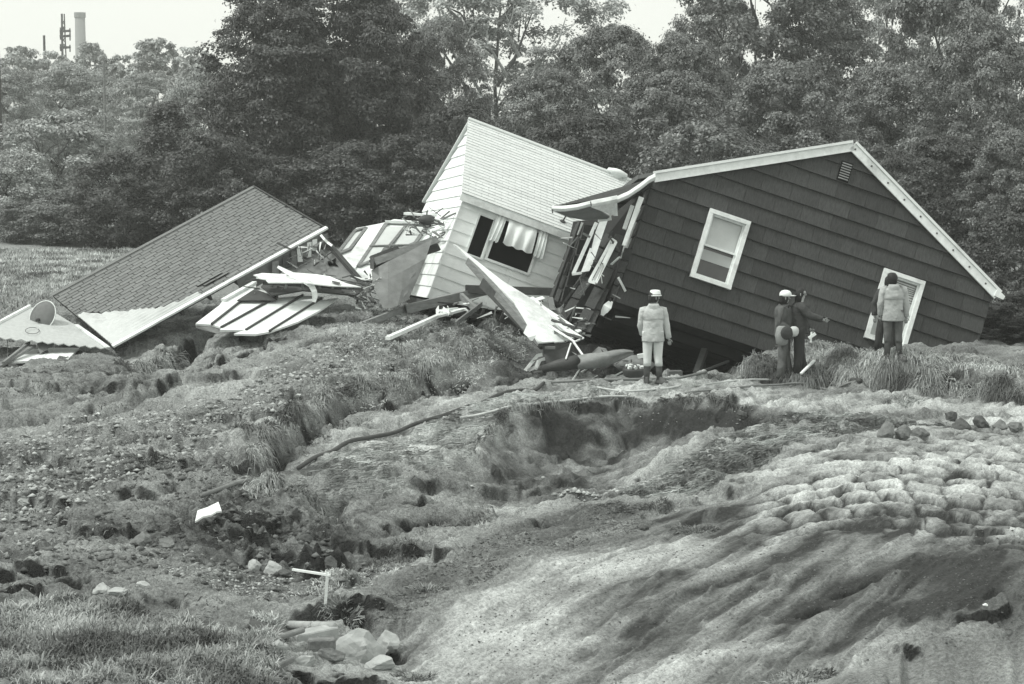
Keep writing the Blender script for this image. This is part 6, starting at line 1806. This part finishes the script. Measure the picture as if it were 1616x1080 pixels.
for q in T_:
    px, pyt, hw, Y, kind, m_, lb, var, rot = q
    nm, ct = ('bush', 'bush') if kind == 'shrub' else ('tree', 'tree')
    tree(px, pyt, hw, Y, kind, m_, lb, var, rot, name=nm, cat=ct)
# bare pale branches of the loose tree
rt = [o for o in bpy.data.objects if o.get('label', '').startswith('tall loose grey tree')][0]
rg = random.Random(5)
for i, (a, b_, c_) in enumerate([((808, 170), (850, 100), (835, 55)), ((850, 100), (880, 70), (893, 28)), ((800, 120), (770, 70), (765, 30)), ((840, 130), (880, 110), (915, 88)), ((760, 150), (735, 105), (722, 80)), ((820, 90), (800, 50), (815, 10)), ((700, 120), (725, 90), (745, 40))]):
    mb = MB(); yy = 102.5
    mb.tube([P(*a, yy), P(*b_, yy - .4), P(*c_, yy)], [.09, .06, .02], 6)
    m1 = P(*b_, yy - .4)
    for j in range(3): mb.tube([m1.lerp(P(*c_, yy), j * .3), m1.lerp(P(*c_, yy), j * .3) + Vector((rg.uniform(-.9, .9), 0, rg.uniform(.2, .9)))], [.03, .01], 5)
    mb.build('branch', M_barkp, rt)

# ================================================================ DISTANT STRUCTURES
M_brickf = mat('distant_brick', .22, var=.2, bump=0)
c_ = P(130, 200, 400); zt = P(130, 20, 400).z
mb = MB(); mb.loft([ell((c_.x, c_.y, z), r_, r_, 20) for z, r_ in ((0, 1.25), (zt - 1.0, .98))]); 
ch_ = thing_at('chimney', (c_.x, c_.y, .0), 'tall round factory chimney rising above the far treetops on the left', 'chimney')
mb.build('stack', M_brickf, ch_, smooth=True)
mb = MB(); mb.loft([ell((c_.x, c_.y, z), r_, r_, 20) for z, r_ in ((zt - 1.1, .99), (zt - .9, 1.12), (zt, 1.12), (zt, .8), (zt - .5, .8))]); mb.build('collar', M_brickf, ch_)
def mast(px, pyt, Y, w, label, name, cat, lattice=False):
    c_ = P(px, 200, Y); zt = P(px, pyt, Y).z; r0 = thing_at(name, (c_.x, c_.y, 0), label, cat)
    if lattice:
        for i in range(3):
            a = i * 2.1 + .4; mb = MB(); mb.bar((c_.x + math.cos(a) * w, c_.y + math.sin(a) * w, 0), (c_.x + math.cos(a) * w * .35, c_.y + math.sin(a) * w * .35, zt), .14, .14); mb.build('leg', M_rubber, r0)
        mb = MB(); n = 26
        for i in range(n):
            k0, k1 = w * (1 - .65 * i / n), w * (1 - .65 * (i + 1) / n); z0, z1 = zt * i / n, zt * (i + 1) / n
            a0, a1 = .4 + 2.1 * (i % 3), .4 + 2.1 * ((i + 1) % 3)
            mb.bar((c_.x + math.cos(a0) * k0, c_.y + math.sin(a0) * k0, z0), (c_.x + math.cos(a1) * k1, c_.y + math.sin(a1) * k1, z1), .08, .08)
            mb.bar((c_.x + math.cos(a1) * k0, c_.y + math.sin(a1) * k0, z0), (c_.x + math.cos(a0) * k1, c_.y + math.sin(a0) * k1, z1), .08, .08)
        mb.build('lattice', M_rubber, r0)
        for py_ in (50, 58, 76):
            q = P(px, py_, Y); mb = MB(); mb.bar(q + Vector((-.7, 0, 0)), q + Vector((.7, 0, .1)), .12, .3); mb.bar(q + Vector((-.6, 0, -.4)), q + Vector((-.6, 0, .5)), .14, .14); mb.bar(q + Vector((.6, 0, -.5)), q + Vector((.6, 0, .4)), .14, .14); mb.build('aerial', M_rubber, r0)
    else:
        mb = MB(); mb.tube([(c_.x, c_.y, 0), (c_.x, c_.y, zt)], [w, w * .6], 8); mb.build('pole', M_wood if cat == 'utility pole' else M_rubber, r0)
        if cat == 'utility pole':
            for dz in (.5, 1.3):
                mb = MB(); mb.bar((c_.x - .7, c_.y, zt - dz), (c_.x + .7, c_.y, zt - dz), .10, .10); mb.build('crossarm', M_wood, r0)
    return r0
mast(103, 22, 260, .55, 'thin lattice mast with aerials beside the tall chimney', 'lattice_mast', 'mast', True)
mast(73, 56, 210, .2, 'thin dark pole above the far trees left of the lattice mast', 'pole', 'pole')
mast(166, 90, 118, .10, 'pale utility pole with crossarms among the middle-distance trees', 'utility_pole', 'utility pole')
mast(-1, 80, 100, .2, 'dark pole cut by the left edge above the bushes', 'pole', 'pole')

# ================================================================ GRASS
def grass_mat(name, g):
    m = leaf_mat(name, g, rough=.6, spec=.3, transl=.2); return m
G_dry = grass_mat('dry_grass', .40)
G_green = grass_mat('green_grass', .24)
G_long = grass_mat('long_bank_grass', .30)
def blades(name, base, D, L, droop, w, m_, label, seed=0):
    """base (n,3), D (n,3) start direction, L length, droop sag, w width -> one mesh"""
    rs = np.random.RandomState(seed); n = len(base)
    L = L[:, None]; dr = np.zeros((n, 3)); dr[:, 2] = -1
    p1 = base + D * L * .5 + dr * (droop[:, None] * L * .22); p2 = base + D * L * .92 + dr * (droop[:, None] * L * .95)
    side = np.cross(D, rs.normal(size=(n, 3))); side /= np.linalg.norm(side, axis=1)[:, None] + 1e-9
    side = side * w[:, None] / 2
    V = np.stack([base - side, base + side, p1 - side * .8, p1 + side * .8, p2], 1).reshape(-1, 3)
    k = (np.arange(n) * 5)[:, None]
    F = np.concatenate([k + np.array([[0, 1, 3]]), k + np.array([[0, 3, 2]]), k + np.array([[2, 3, 4]])], 0)
    tone = (.6 + .8 * rs.rand(n)) * np.clip(.85 + 1.3 * fbm(base[:, 0] * 1.4, base[:, 1] * 1.4, 300, 3), .3, 1.4); col = np.repeat(tone[:, None], 5, 0).reshape(-1, 1) * np.ones((1, 3))
    me = np_mesh(name, V, F, m_, colors=col); o = bpy.data.objects.new(name, me); COL.objects.link(o)
    return tag(o, label, 'grass', kind='stuff')
def scatter_px(n, poly, seed, z=0.0):
    """random ground points inside a traced ground polygon"""
    rs = np.random.RandomState(seed); pts = np.array(poly_px(poly, z))
    x0, y0 = pts.min(0); x1, y1 = pts.max(0); out_ = []
    while sum(len(o) for o in out_) < n:
        q = rs.uniform((x0, y0), (x1, y1), (n, 2)); ins = np.zeros(n, bool)
        for i in range(len(pts)):
            xa, ya = pts[i]; xb, yb = pts[(i + 1) % len(pts)]
            ins ^= ((ya > q[:, 1]) != (yb > q[:, 1])) & (q[:, 0] < (xb - xa) * (q[:, 1] - ya) / ((yb - ya) or 1e-9) + xa)
        out_.append(q[ins])
    q = np.concatenate(out_)[:n]
    return np.stack([q[:, 0], q[:, 1], H(q[:, 0], q[:, 1])], 1)
def dirs(n, seed, lean_=(0, 0), up=1.0, spread=.5):
    rs = np.random.RandomState(seed)
    d = rs.normal(size=(n, 3)) * spread; d[:, 2] = np.abs(d[:, 2]) * .3 + up; d[:, 0] += lean_[0]; d[:, 1] += lean_[1]
    return d / np.linalg.norm(d, axis=1)[:, None]
def clumped(b, seed, f=2.2, thr=-.1):
    m_ = fbm(b[:, 0] * f, b[:, 1] * f, seed, 3) > thr
    return b[m_]
rs = np.random.RandomState(1)
# long grass in the lower left corner
b = clumped(scatter_px(42000, [(-60, 985), (60, 955), (200, 940), (330, 960), (430, 985), (450, 1010), (420, 1060), (500, 1100), (-60, 1100)], 2, .1), 3, 2.0, -.35)
n = len(b); blades('grass', b, dirs(n, 4, (.05, -.05), .8, .55), rs.uniform(.08, .24, n), rs.uniform(.2, .9, n), rs.uniform(.008, .018, n), G_long, 'long dry grass filling the lower left corner', 4)
# sparse short grass over the rest of the left slope
b = clumped(scatter_px(13000, [(-60, 600), (200, 565), (420, 525), (600, 495), (780, 520), (640, 590), (500, 645), (400, 720), (480, 900), (440, 960), (200, 945), (-60, 960)], 12, .3), 13, 1.1, -.02)
n = len(b); blades('grass', b, dirs(n, 14, (-.1, -.2), .55, .6), rs.uniform(.05, .15, n), rs.uniform(.3, 1, n), rs.uniform(.010, .02, n), G_green, 'short patchy grass on the upper left slope', 14)
b = clumped(scatter_px(16000, [(560, 490), (620, 475), (800, 490), (850, 515), (740, 560), (620, 595), (480, 650), (430, 640), (520, 560)], 15, .6), 16, 1.6, -.25)
n = len(b); blades('grass', b, dirs(n, 17, (.05, -.35), .5, .5), rs.uniform(.06, .18, n), rs.uniform(.3, 1, n), rs.uniform(.010, .02, n), G_dry, 'matted pale grass on the torn turf lip below the white house', 17)
# meadow behind the fallen roof
b = scatter_px(24000, [(-80, 395), (330, 398), (300, 440), (120, 500), (-80, 520)], 22, .4)
n = len(b); blades('grass', b, dirs(n, 24, (0, 0), .9, .4), rs.uniform(.10, .22, n), rs.uniform(.1, .6, n), rs.uniform(.02, .04, n), G_dry, 'pale meadow grass behind the fallen roof on the left', 24)
# grass combed over edges: along a break line, hanging down towards the camera
def hang(line, n, seed, m_, label, ln=(.2, .5), spread=.25, back=.25, fwd=(.1, -.9)):
    rs = np.random.RandomState(seed); pts = np.array([tuple(G(*p)) for p in line])
    seg = np.linalg.norm(np.diff(pts, axis=0), axis=1); cum = np.concatenate([[0], np.cumsum(seg)])
    t_ = rs.uniform(0, cum[-1], n)
    x = np.interp(t_, cum, pts[:, 0]) + rs.normal(size=n) * .04; y = np.interp(t_, cum, pts[:, 1]) + rs.uniform(-.04, back, n)
    clump = fbm(x * 4, y * 0 + seed, seed, 3)
    keep = clump > -.45; x, y, clump = x[keep], y[keep], clump[keep]; n = len(x)
    z = H(x, y) + .01
    sw = fbm(x * 1.4, y * 1.4, seed + 3, 3)
    d = np.stack([fwd[0] + sw * 1.1 + rs.normal(size=n) * spread * 1.6, fwd[1] + rs.normal(size=n) * spread, .3 + rs.uniform(-.1, .6, n)], 1)
    d /= np.linalg.norm(d, axis=1)[:, None]
    return blades('grass', np.stack([x, y, z], 1), d, rs.uniform(ln[0], ln[1], n) * (1 + .4 * clump), rs.uniform(.5, 1.25, n), rs.uniform(.008, .022, n), m_, label, seed)
hang([(1165, 572, .2), (1180, 553, .4), (1215, 542, .5), (1260, 546, .5), (1320, 553, .46), (1380, 562, .44), (1440, 570, .4), (1500, 579, .38), (1560, 589, .36), (1640, 604, .32)], 32000, 31, G_long, 'long combed grass hanging over the turf bank before the grey house', (.25, .62), back=.7)
hang([(1240, 556, .45), (1300, 562, .4), (1360, 572, .38), (1430, 584, .3), (1500, 596, .25), (1560, 606, .2), (1640, 618, .2)], 16000, 32, G_dry, 'paler grass strands lower on the turf bank before the grey house', (.2, .5), back=.45)
hang([(1168, 585, .15), (1200, 575, .3), (1260, 578, .3), (1320, 582, .28), (1390, 592, .25), (1460, 602, .22), (1540, 616, .2), (1640, 632, .18)], 24000, 38, G_long, 'shaggy grass on the face of the turf bank before the grey house', (.2, .5), back=.5)
hang([(866, 520, .4), (845, 508, .55), (800, 503, .66), (765, 512, .66), (742, 540, .6), (705, 566, .46), (640, 591, .36), (577, 604, .32), (520, 626, .27), (482, 646, .25), (440, 671, .25), (412, 697, .25), (392, 722, .2)], 22000, 33, G_long, 'grass hanging over the torn turf lip that runs down to the left', (.08, .27), back=.3)
hang([(395, 778, .05), (430, 765, .12), (480, 760, .16), (525, 768, .12)], 3500, 34, G_dry, 'pale grass combed over the small sod hump left of centre', (.15, .4), back=.5, fwd=(-.2, -.8))
hang([(300, 695, .2), (340, 690, .22), (380, 694, .22), (420, 688, .25)], 2500, 35, G_dry, 'pale grass strands over the small cavity in the left slope', (.15, .4), back=.35, fwd=(.5, -.6))
hang([(740, 700, 0), (800, 660, 0), (860, 643, 0), (960, 629, 0), (1100, 632, 0), (1180, 640, 0)], 2200, 36, G_green, 'sparse roots and grass hanging over the back rim of the crater', (.08, .3), back=.1)
hang([(190, 562, .5), (230, 553, .5), (270, 540, .55), (330, 520, .6)], 5000, 37, G_long, 'grass draping into the dark cleft below the fallen roof', (.25, .6), back=.3, fwd=(.1, -.7))
# combed straw lying along the flow on the crater's near rim and the pale bench
b = clumped(scatter_px(15000, [(985, 752), (1060, 722), (1150, 685), (1200, 660), (1340, 662), (1500, 700), (1300, 720), (1100, 770), (1010, 775)], 42, .0), 43, 1.5, -.3)
n = len(b); d = dirs(n, 44, (-.55, -.95), .10, .22); blades('grass', b + [0, 0, .01], d, rs.uniform(.12, .34, n), rs.uniform(.0, .25, n), rs.uniform(.008, .016, n), G_dry, 'flattened straw-like grass combed down the near rim of the crater', 44)
b = clumped(scatter_px(8000, [(470, 740), (560, 700), (740, 650), (860, 612), (1000, 615), (850, 645), (740, 705), (600, 760), (480, 790)], 45, .0), 46, 1.5, -.1)
n = len(b); d = dirs(n, 47, (-.55, -.9), .10, .22); blades('grass', b + [0, 0, .01], d, rs.uniform(.10, .3, n), rs.uniform(.0, .25, n), rs.uniform(.008, .016, n), G_dry, 'flattened grass on the pale bench left of the crater', 47)
b = clumped(scatter_px(9000, [(560, 880), (650, 840), (760, 790), (840, 800), (740, 850), (620, 910), (480, 960), (440, 950)], 48, -.2), 49, 1.6, -.15)
n = len(b); blades('grass', b, dirs(n, 50, (-.1, -.1), .6, .6), rs.uniform(.05, .14, n), rs.uniform(.2, .9, n), rs.uniform(.008, .014, n), G_dry, 'low pale grass left of the dark gravel bank', 50)
def tuft(px, py, n, ln, m_, label, seed, r_=.12):
    rs = np.random.RandomState(seed); c_ = on_ground(px, py)
    a = rs.uniform(0, 6.28, n); q = r_ * np.sqrt(rs.rand(n)); x = c_.x + np.cos(a) * q * 1.6; y = c_.y + np.sin(a) * q
    d = np.stack([np.cos(a) * .7, np.sin(a) * .5 - .1, .8 + 0 * a], 1) + rs.normal(size=(n, 3)) * .3; d /= np.linalg.norm(d, axis=1)[:, None]
    o = blades('grass_tuft', np.stack([x, y, H(x, y)], 1), d, rs.uniform(.5, 1, n) * ln, rs.uniform(.3, 1, n), rs.uniform(.008, .016, n), m_, label, seed)
    o['kind'] = 'thing'; return o
for i, (px, py, n, ln, r_, lb) in enumerate([(1133, 596, 260, .22, .14, 'light spiky grass tuft on the mud before the dark hollow'), (1097, 838, 420, .16, .16, 'dark grass tuft on the mud slope below the crater'),
    (1425, 634, 500, .2, .22, 'uprooted grassy sod clump on the pale bench at the right'), (675, 930, 300, .16, .12, 'small dark tuft at the lower end of the gravel bank'), (655, 1075, 260, .14, .12, 'dark tuft at the bottom edge below the pale stones'),
    (225, 728, 260, .14, .16, 'dark tuft on the stony left slope'), (60, 620, 240, .2, .2, 'matted straw heap on the left slope under the pale triangle'), (1258, 1078, 400, .12, .2, 'dark tuft at the bottom edge on the right mud slope'),
    (1035, 800, 300, .14, .14, 'brownish tuft beside the gravel at the crater mouth'), (540, 975, 300, .2, .12, 'grass tuft right of the white upright stake'), (430, 985, 300, .2, .14, 'grass tuft left of the half-buried slab')]):
    tuft(px, py, n, ln, G_green if 'dark' in lb else G_dry, lb, 60 + i, r_)

# ================================================================ STONES, CLODS, HOSES AND SMALL THINGS
M_stone = mat('pale_stone', .40, var=.3, scale=8, bump=.6, bscale=30, stain=.2)
M_clod = mat('dark_earth_clod', .10, var=.4, scale=9, bump=.8, bscale=30, bdist=.02)
M_clodp = mat('grey_earth_clod', .18, var=.4, scale=9, bump=.8, bscale=30, bdist=.02)
def rock(name, px, py, sx, sy, sz, m_, label, cat, seed, sink=.3, group=None, k=.72):
    c_ = on_ground(px, py); bm = bmesh.new(); bmesh.ops.create_icosphere(bm, subdivisions=3, radius=1)
    rg = random.Random(seed); ph = [rg.uniform(0, 6) for _ in range(8)]
    if sx > .3: k = .82
    planes = [(Vector((rg.uniform(-1, 1), rg.uniform(-1, 1), rg.uniform(-.4, 1))).normalized(), rg.uniform(.5, .85)) for _ in range(11)]
    for v_ in bm.verts:
        p = v_.co.copy()
        for n_, d_ in planes:
            e_ = p.dot(n_) - d_
            if e_ > 0: p -= n_ * e_ * .97
        f_ = 1 + .09 * math.sin(4 * p.x + ph[0]) * math.sin(5 * p.y + ph[1]) + .05 * math.sin(11 * p.z + ph[2] + 6 * p.x) + rg.uniform(-.018, .018)
        p *= f_
        v_.co = Vector((p.x * sx * k, p.y * sy * k, p.z * sz * k))
    me = bpy.data.meshes.new(name); bm.to_mesh(me); bm.free(); me.materials.append(m_)
    o = bpy.data.objects.new(name, me); COL.objects.link(o); o.location = c_ + Vector((0, 0, sz * k * .35)); o.rotation_euler = (rg.uniform(-.2, .2), rg.uniform(-.3, .3), rg.uniform(-.5, .5))
    return tag(o, label, cat, group)
for i, (px, py, sx, sy, sz, m_, lb) in enumerate([
 (403, 903, .12, .12, .13, M_stone, 'left of two pale stones beside the fallen stick of the white stake'), (430, 903, .19, .14, .14, M_stone, 'larger pale stone left of the white stake'),
 (450, 910, .14, .12, .06, M_clod, 'dark flat clod at the foot of the larger pale stone'), (161, 935, .16, .14, .12, M_stone, 'leaning grey stone with a dark face in the lower left'),
 (183, 938, .20, .10, .08, M_stone, 'long low grey stone in the lower left group'), (122, 942, .16, .12, .07, M_clod, 'dark clod left of the lower left stone group'),
 (225, 925, .12, .08, .05, M_stone, 'flat stone right of the lower left stone group'), (565, 1038, .34, .24, .26, M_stone, 'big pale boulder at the bottom centre'),
 (612, 1030, .20, .2, .18, M_stone, 'grey boulder right of the big pale boulder'), (598, 1052, .26, .16, .12, M_stone, 'low boulder in front of the grey boulder at the bottom centre'),
 (515, 1038, .26, .14, .10, M_clodp, 'flat grey rock left of the big pale boulder'), (440, 1030, .16, .14, .12, M_stone, 'pale stone at the edge of the long grass, bottom centre'),
 (480, 1050, .22, .12, .10, M_stone, 'low pale rock half in the sand at the bottom centre'), (520, 895, .20, .14, .14, M_clod, 'dark round clod behind the top of the white stake'),
 (482, 856, .13, .10, .11, M_clod, 'small dark pyramid-shaped clod below the white sheet'), (222, 858, .22, .16, .14, M_clodp, 'large rounded clod left of the white sheet'),
 (262, 862, .20, .14, .10, M_clodp, 'long clod left of the white sheet'), (60, 1000, .1, .1, .05, M_stone, 'small stone lost in the long grass lower left'),
 (1398, 690, .18, .22, .26, M_clodp, 'squarish sod lump at the left end of the heap on the turf mound'), (1425, 690, .2, .2, .22, M_clodp, 'second sod lump from the left on the turf mound'), (1452, 692, .22, .2, .16, M_clodp, 'low sod lump right of the squarish one on the turf mound'),
 (1500, 664, .17, .17, .2, M_clod, 'uppermost dark clod of the heap at the right'), (1516, 678, .22, .2, .2, M_clod, 'biggest dark clod of the heap at the right'), (1548, 674, .2, .2, .2, M_clod, 'round dark clod right of the biggest one in the heap'),
 (1578, 676, .2, .18, .14, M_clodp, 'grey clod near the right end of the heap'), (1604, 678, .2, .16, .13, M_clodp, 'rightmost grey clod of the heap'), (1483, 672, .14, .12, .09, M_clodp, 'small low clod at the left end of the dark heap'),
 (1170, 660, .14, .12, .14, M_clod, 'dark clod in the cleft at the right end of the crater rim'), (508, 792, .10, .09, .12, M_clodp, 'rounded clod in the hollow beside the sod hump'), (815, 604, .09, .08, .09, M_clod, 'small dark clod on the bench before the scarp'),
 (745, 773, .07, .06, .03, M_stone, 'small pale stone on the mud left of the crater'), (858, 755, .05, .05, .03, M_stone, 'tiny pale stone on the crater floor'), (1016, 838, .10, .08, .07, M_clod, 'dark clod below the crater mouth'),
 (470, 628, .10, .08, .05, M_stone, 'rounded pale stone on the stony slope near the turf lip'), (38, 690, .14, .06, .04, M_clod, 'thin dark slab on the left slope'), (40, 800, .14, .12, .08, M_stone, 'pale stone at the left edge of the slope'),
 (88, 812, .12, .1, .08, M_clod, 'dark stone next to the pale one at the left edge'), (1555, 960, .04, .04, .02, M_trim, 'bright white scrap on the dark mud at the right'), (155, 655, .05, .05, .03, M_trim, 'small bright pebble on the upper left slope')]):
    nm, ct = ('clod', 'clod') if m_ in (M_clod, M_clodp) else ('stone', 'stone')
    rock(nm, px, py, sx, sy, sz, m_, lb, ct, i + 3)
def gravel(name, n, poly, z, s0, s1, m_, label, seed):
    b = scatter_px(n, poly, seed, z); rs = np.random.RandomState(seed)
    b = b[fbm(b[:, 0] * 1.5, b[:, 1] * 1.5, seed, 3) > -.25]; n = len(b)
    oct_ = np.array([(1, 0, 0), (0, 1, 0), (-1, 0, 0), (0, -1, 0), (0, 0, .7), (0, 0, -.4)], float)
    a = rs.uniform(0, 6.28, n); c, s = np.cos(a), np.sin(a); sz = (s0 + (s1 - s0) * rs.rand(n) ** 3)
    V = oct_[None] * (1 + rs.uniform(-.35, .35, (n, 6, 3))) * sz[:, None, None] * np.array([1, .75, .7])
    X_ = V[..., 0] * c[:, None] - V[..., 1] * s[:, None]; Y_ = V[..., 0] * s[:, None] + V[..., 1] * c[:, None]
    V = np.stack([X_, Y_, V[..., 2]], -1) + b[:, None]
    f = np.array([(0, 1, 4), (1, 2, 4), (2, 3, 4), (3, 0, 4), (1, 0, 5), (2, 1, 5), (3, 2, 5), (0, 3, 5)])
    F = (np.arange(n) * 6)[:, None, None] + f[None]
    tone = np.repeat((.5 + .9 * rs.rand(n))[:, None], 6, 0).reshape(-1, 1) * np.ones((1, 3))
    o = bpy.data.objects.new(name, np_mesh(name, V.reshape(-1, 3), F.reshape(-1, 3), m_, colors=tone)); COL.objects.link(o)
    tag(o, label, 'gravel', kind='stuff')
S_pale = leaf_mat('loose_pale_stones', .34, rough=.9, spec=.2, transl=0); S_dark = leaf_mat('loose_dark_stones', .13, rough=.9, spec=.2, transl=0)
gravel('gravel', 7500, [(330, 640), (480, 580), (620, 560), (640, 590), (500, 640), (420, 685), (340, 700), (200, 740), (60, 820), (-50, 820), (-50, 690), (150, 650)], .3, .015, .075, S_pale, 'pale gravel strewn over the upper left slope', 71)
gravel('gravel', 4200, [(-50, 760), (300, 720), (420, 760), (560, 800), (600, 880), (440, 930), (200, 930), (-50, 940)], 0, .014, .085, S_dark, 'dark crumbs of earth over the clod field', 72)
gravel('gravel', 4200, [(905, 797), (1010, 800), (1040, 830), (960, 850), (860, 875), (740, 920), (640, 950), (540, 975), (620, 926), (740, 862)], 0, .010, .035, S_dark, 'dark gravel on the bank running down to the lower left', 73)
gravel('gravel', 2600, [(1000, 790), (950, 800), (850, 800), (900, 775), (1000, 760), (1170, 745), (1180, 755), (1060, 785)], -.3, .016, .08, S_pale, 'pale gravel at the mouth of the crater', 74)
gravel('gravel', 2600, [(400, 920), (560, 890), (640, 880), (560, 960), (400, 960), (240, 940)], -.2, .010, .04, S_pale, 'pale gravel around the white stake', 75)
gravel('gravel', 5000, [(640, 960), (900, 880), (1500, 860), (1640, 900), (1640, 1090), (500, 1090)], .1, .006, .02, S_dark, 'scattered small stones on the open mud slope', 76)
gravel('gravel', 1600, [(700, 600), (900, 605), (1160, 600), (1620, 640), (1620, 660), (1300, 655), (900, 630), (640, 650)], 0, .008, .03, S_pale, 'small stones and crumbs on the pale bench', 77)

M_hosep = mat('pale_canvas_hose', .52, var=.3)
def hose(px, r_, m_, label, cat='hose', name='hose', lift=0.0):
    pts = [on_ground(a, b) for a, b in px]; out_ = []
    for i in range(len(pts) - 1):
        n = max(3, int((pts[i + 1] - pts[i]).length / .12))
        for k in range(n): out_.append(pts[i].lerp(pts[i + 1], k / n))
    out_.append(pts[-1])
    # smooth the path, then drop it on the ground
    for _ in range(25): out_ = [out_[0]] + [(out_[i - 1] + out_[i] * 2 + out_[i + 1]) / 4 for i in range(1, len(out_) - 1)] + [out_[-1]]
    zz = [h1(p.x, p.y) for p in out_]
    zz = [max(zz[max(0, i - 2):i + 3]) for i in range(len(zz))]
    for _ in range(8): zz = [zz[0]] + [max((zz[i - 1] + zz[i] + zz[i + 1]) / 3, zz[i] - .01) for i in range(1, len(zz) - 1)] + [zz[-1]]
    out_ = [Vector((p.x, p.y, zz[i] + r_ * .7 + lift)) for i, p in enumerate(out_)]
    mb = MB(); mb.tube(out_, r_, 8)
    return tag(mb.build(name, m_, smooth=True), label, cat)
hose([(471, 746), (500, 726), (540, 708), (590, 694), (650, 674), (720, 652), (770, 634), (830, 615), (858, 607)], .034, M_rubber, 'thick dark hose running diagonally across the bench')
hose([(726, 667), (760, 660), (800, 647), (850, 636), (910, 632), (1000, 629)], .022, M_hosep, 'pale flat hose lying along the left rim of the crater')
hose([(318, 795), (345, 781), (370, 767), (396, 762)], .032, M_ply, 'short piece of grey pipe lying on the left slope')
hose([(942, 613), (980, 617), (1040, 617), (1075, 614)], .02, M_hosep, 'pale hose passing in front of the boots of the man in the light jacket')
hose([(870, 606), (960, 603), (1040, 600), (1115, 593)], .026, M_ply, 'grey hose behind the boots of the man in the light jacket')
hose([(1082, 624), (1110, 617), (1180, 617), (1240, 610), (1300, 604), (1350, 606)], .022, M_wood, 'thin hose winding past the feet of the two men')
hose([(1095, 612), (1150, 608), (1225, 602)], .016, M_hosep, 'pale thin hose left of the two men')
hose([(1318, 606), (1340, 603), (1358, 607)], .05, M_rubber, 'dark hose end by the foot of the turf bank')
# white sheet on the slope
a_, b_, c_, d_ = [on_ground(*q) for q in ((308, 838), (350, 826), (345, 815), (312, 824))]
for q, dz in ((a_, .09), (b_, .12), (c_, .15), (d_, .14)): q.z += dz
mb = MB(); n_ = (b_ - a_).cross(d_ - a_).normalized()
jag = [a_, a_.lerp(b_, .3) + Vector((0, .0, .02)), a_.lerp(b_, .6), a_.lerp(b_, .8) + Vector((0, 0, .015)), b_, c_, c_.lerp(d_, .5) + Vector((0, 0, -.01)), d_]
mb.prism(jag, -n_ * .02); tag(mb.build('white_board', M_trim), 'small torn white board lying on the clods in the lower left', 'board')
# white stake with a fallen stick
f_ = on_ground(512, 967); t_ = P(517, 903, f_.y)
st = thing_at('stake', f_, 'thin white stake standing in the grass at the lower centre', 'stake')
mb = MB(); mb.bar(f_ - Vector((0, 0, .1)), t_, .03, .03); mb.build('upright', M_trim, st)
mb = MB(); mb.bar(P(462, 899, f_.y + .35), P(521, 908, f_.y - .03), .026, .022); mb.build('crosspiece', M_trim, st)
# half-buried slabs under it
pl = plane3((456, 992, 17.9), (530, 992, 17.9), (495, 1002, 17.5))
def gslab(name, px, th, lift, m_, label, cat):
    pts = [on_ground(a, b) for a, b in px]; z = sum(p.z for p in pts) / len(pts)
    pts = [Vector((p.x, p.y, z + lift + (p.z - z) * .4)) for p in pts]
    mb = MB(); mb.prism(pts, (0, 0, -th)); return tag(mb.build(name, m_, bevel=.01), label, cat)
gslab('concrete_slab', [(455, 1000), (528, 999), (535, 1010), (470, 1013)], .16, .07, M_stone, 'half-buried pale slab with rounded top below the white stake', 'slab')
mb = MB(); mb.tube([on_ground(458, 1001) + Vector((0, 0, .07)), on_ground(526, 1001) + Vector((0, 0, .07))], .045, 10); tag(mb.build('concrete_pipe', M_stone, smooth=True), 'pale round pipe along the edge of the half-buried slab', 'pipe')
gslab('board', [(395, 998), (455, 1003), (452, 1016), (398, 1012)], .05, .05, M_wooddark, 'dark weathered board left of the half-buried slab', 'board')
gslab('board', [(410, 1018), (480, 1011), (482, 1015), (412, 1023)], .04, .08, M_wood, 'thin grey lath left of the half-buried slab', 'board')
gslab('board', [(433, 1062), (462, 1052), (466, 1056), (438, 1070)], .05, .08, M_wood, 'short bleached board at the edge of the long grass, bottom centre', 'board')
c_ = on_ground(508, 1032) + Vector((0, 0, .1)); mb = MB(); mb.box(c_ - Vector((0, 0, .03)), .26, .12, .13, Matrix.Rotation(R(8), 3, 'Z')); blk = mb.build('concrete_block', M_clodp, bevel=.012); tag(blk, 'grey grooved concrete block left of the big pale boulder', 'block')
# dead root hanging in the crater wall
p_ = [P(868, 650, 35.2), P(866, 664, 35.0), P(858, 676, 34.9), P(848, 688, 34.8)]
mb = MB(); mb.tube(p_, [.012, .014, .012, .005], 6); mb.tube([p_[2], P(835, 686, 34.8)], [.009, .004], 5)
tag(mb.build('root', M_barkp), 'pale bare root sticking out of the left crater wall', 'root')

# ================================================================ AIR
mb = MB(); hx = 130
mb.box((0, 208, 14.0), 2 * hx, 424, 32.4)
hz = bpy.data.materials.new('thin_haze'); hz.use_nodes = True
N = hz.node_tree.nodes; L = hz.node_tree.links
for n_ in list(N): N.remove(n_)
mo = N.new('ShaderNodeOutputMaterial'); pv = N.new('ShaderNodeVolumePrincipled')
pv.inputs['Color'].default_value = (.93, .95, .92, 1); pv.inputs['Density'].default_value = .0007; pv.inputs['Anisotropy'].default_value = .2
L.new(pv.outputs[0], mo.inputs['Volume'])
hzo = mb.build('haze', hz); tag(hzo, 'thin pale haze hanging over the field and far trees', kind='stuff')
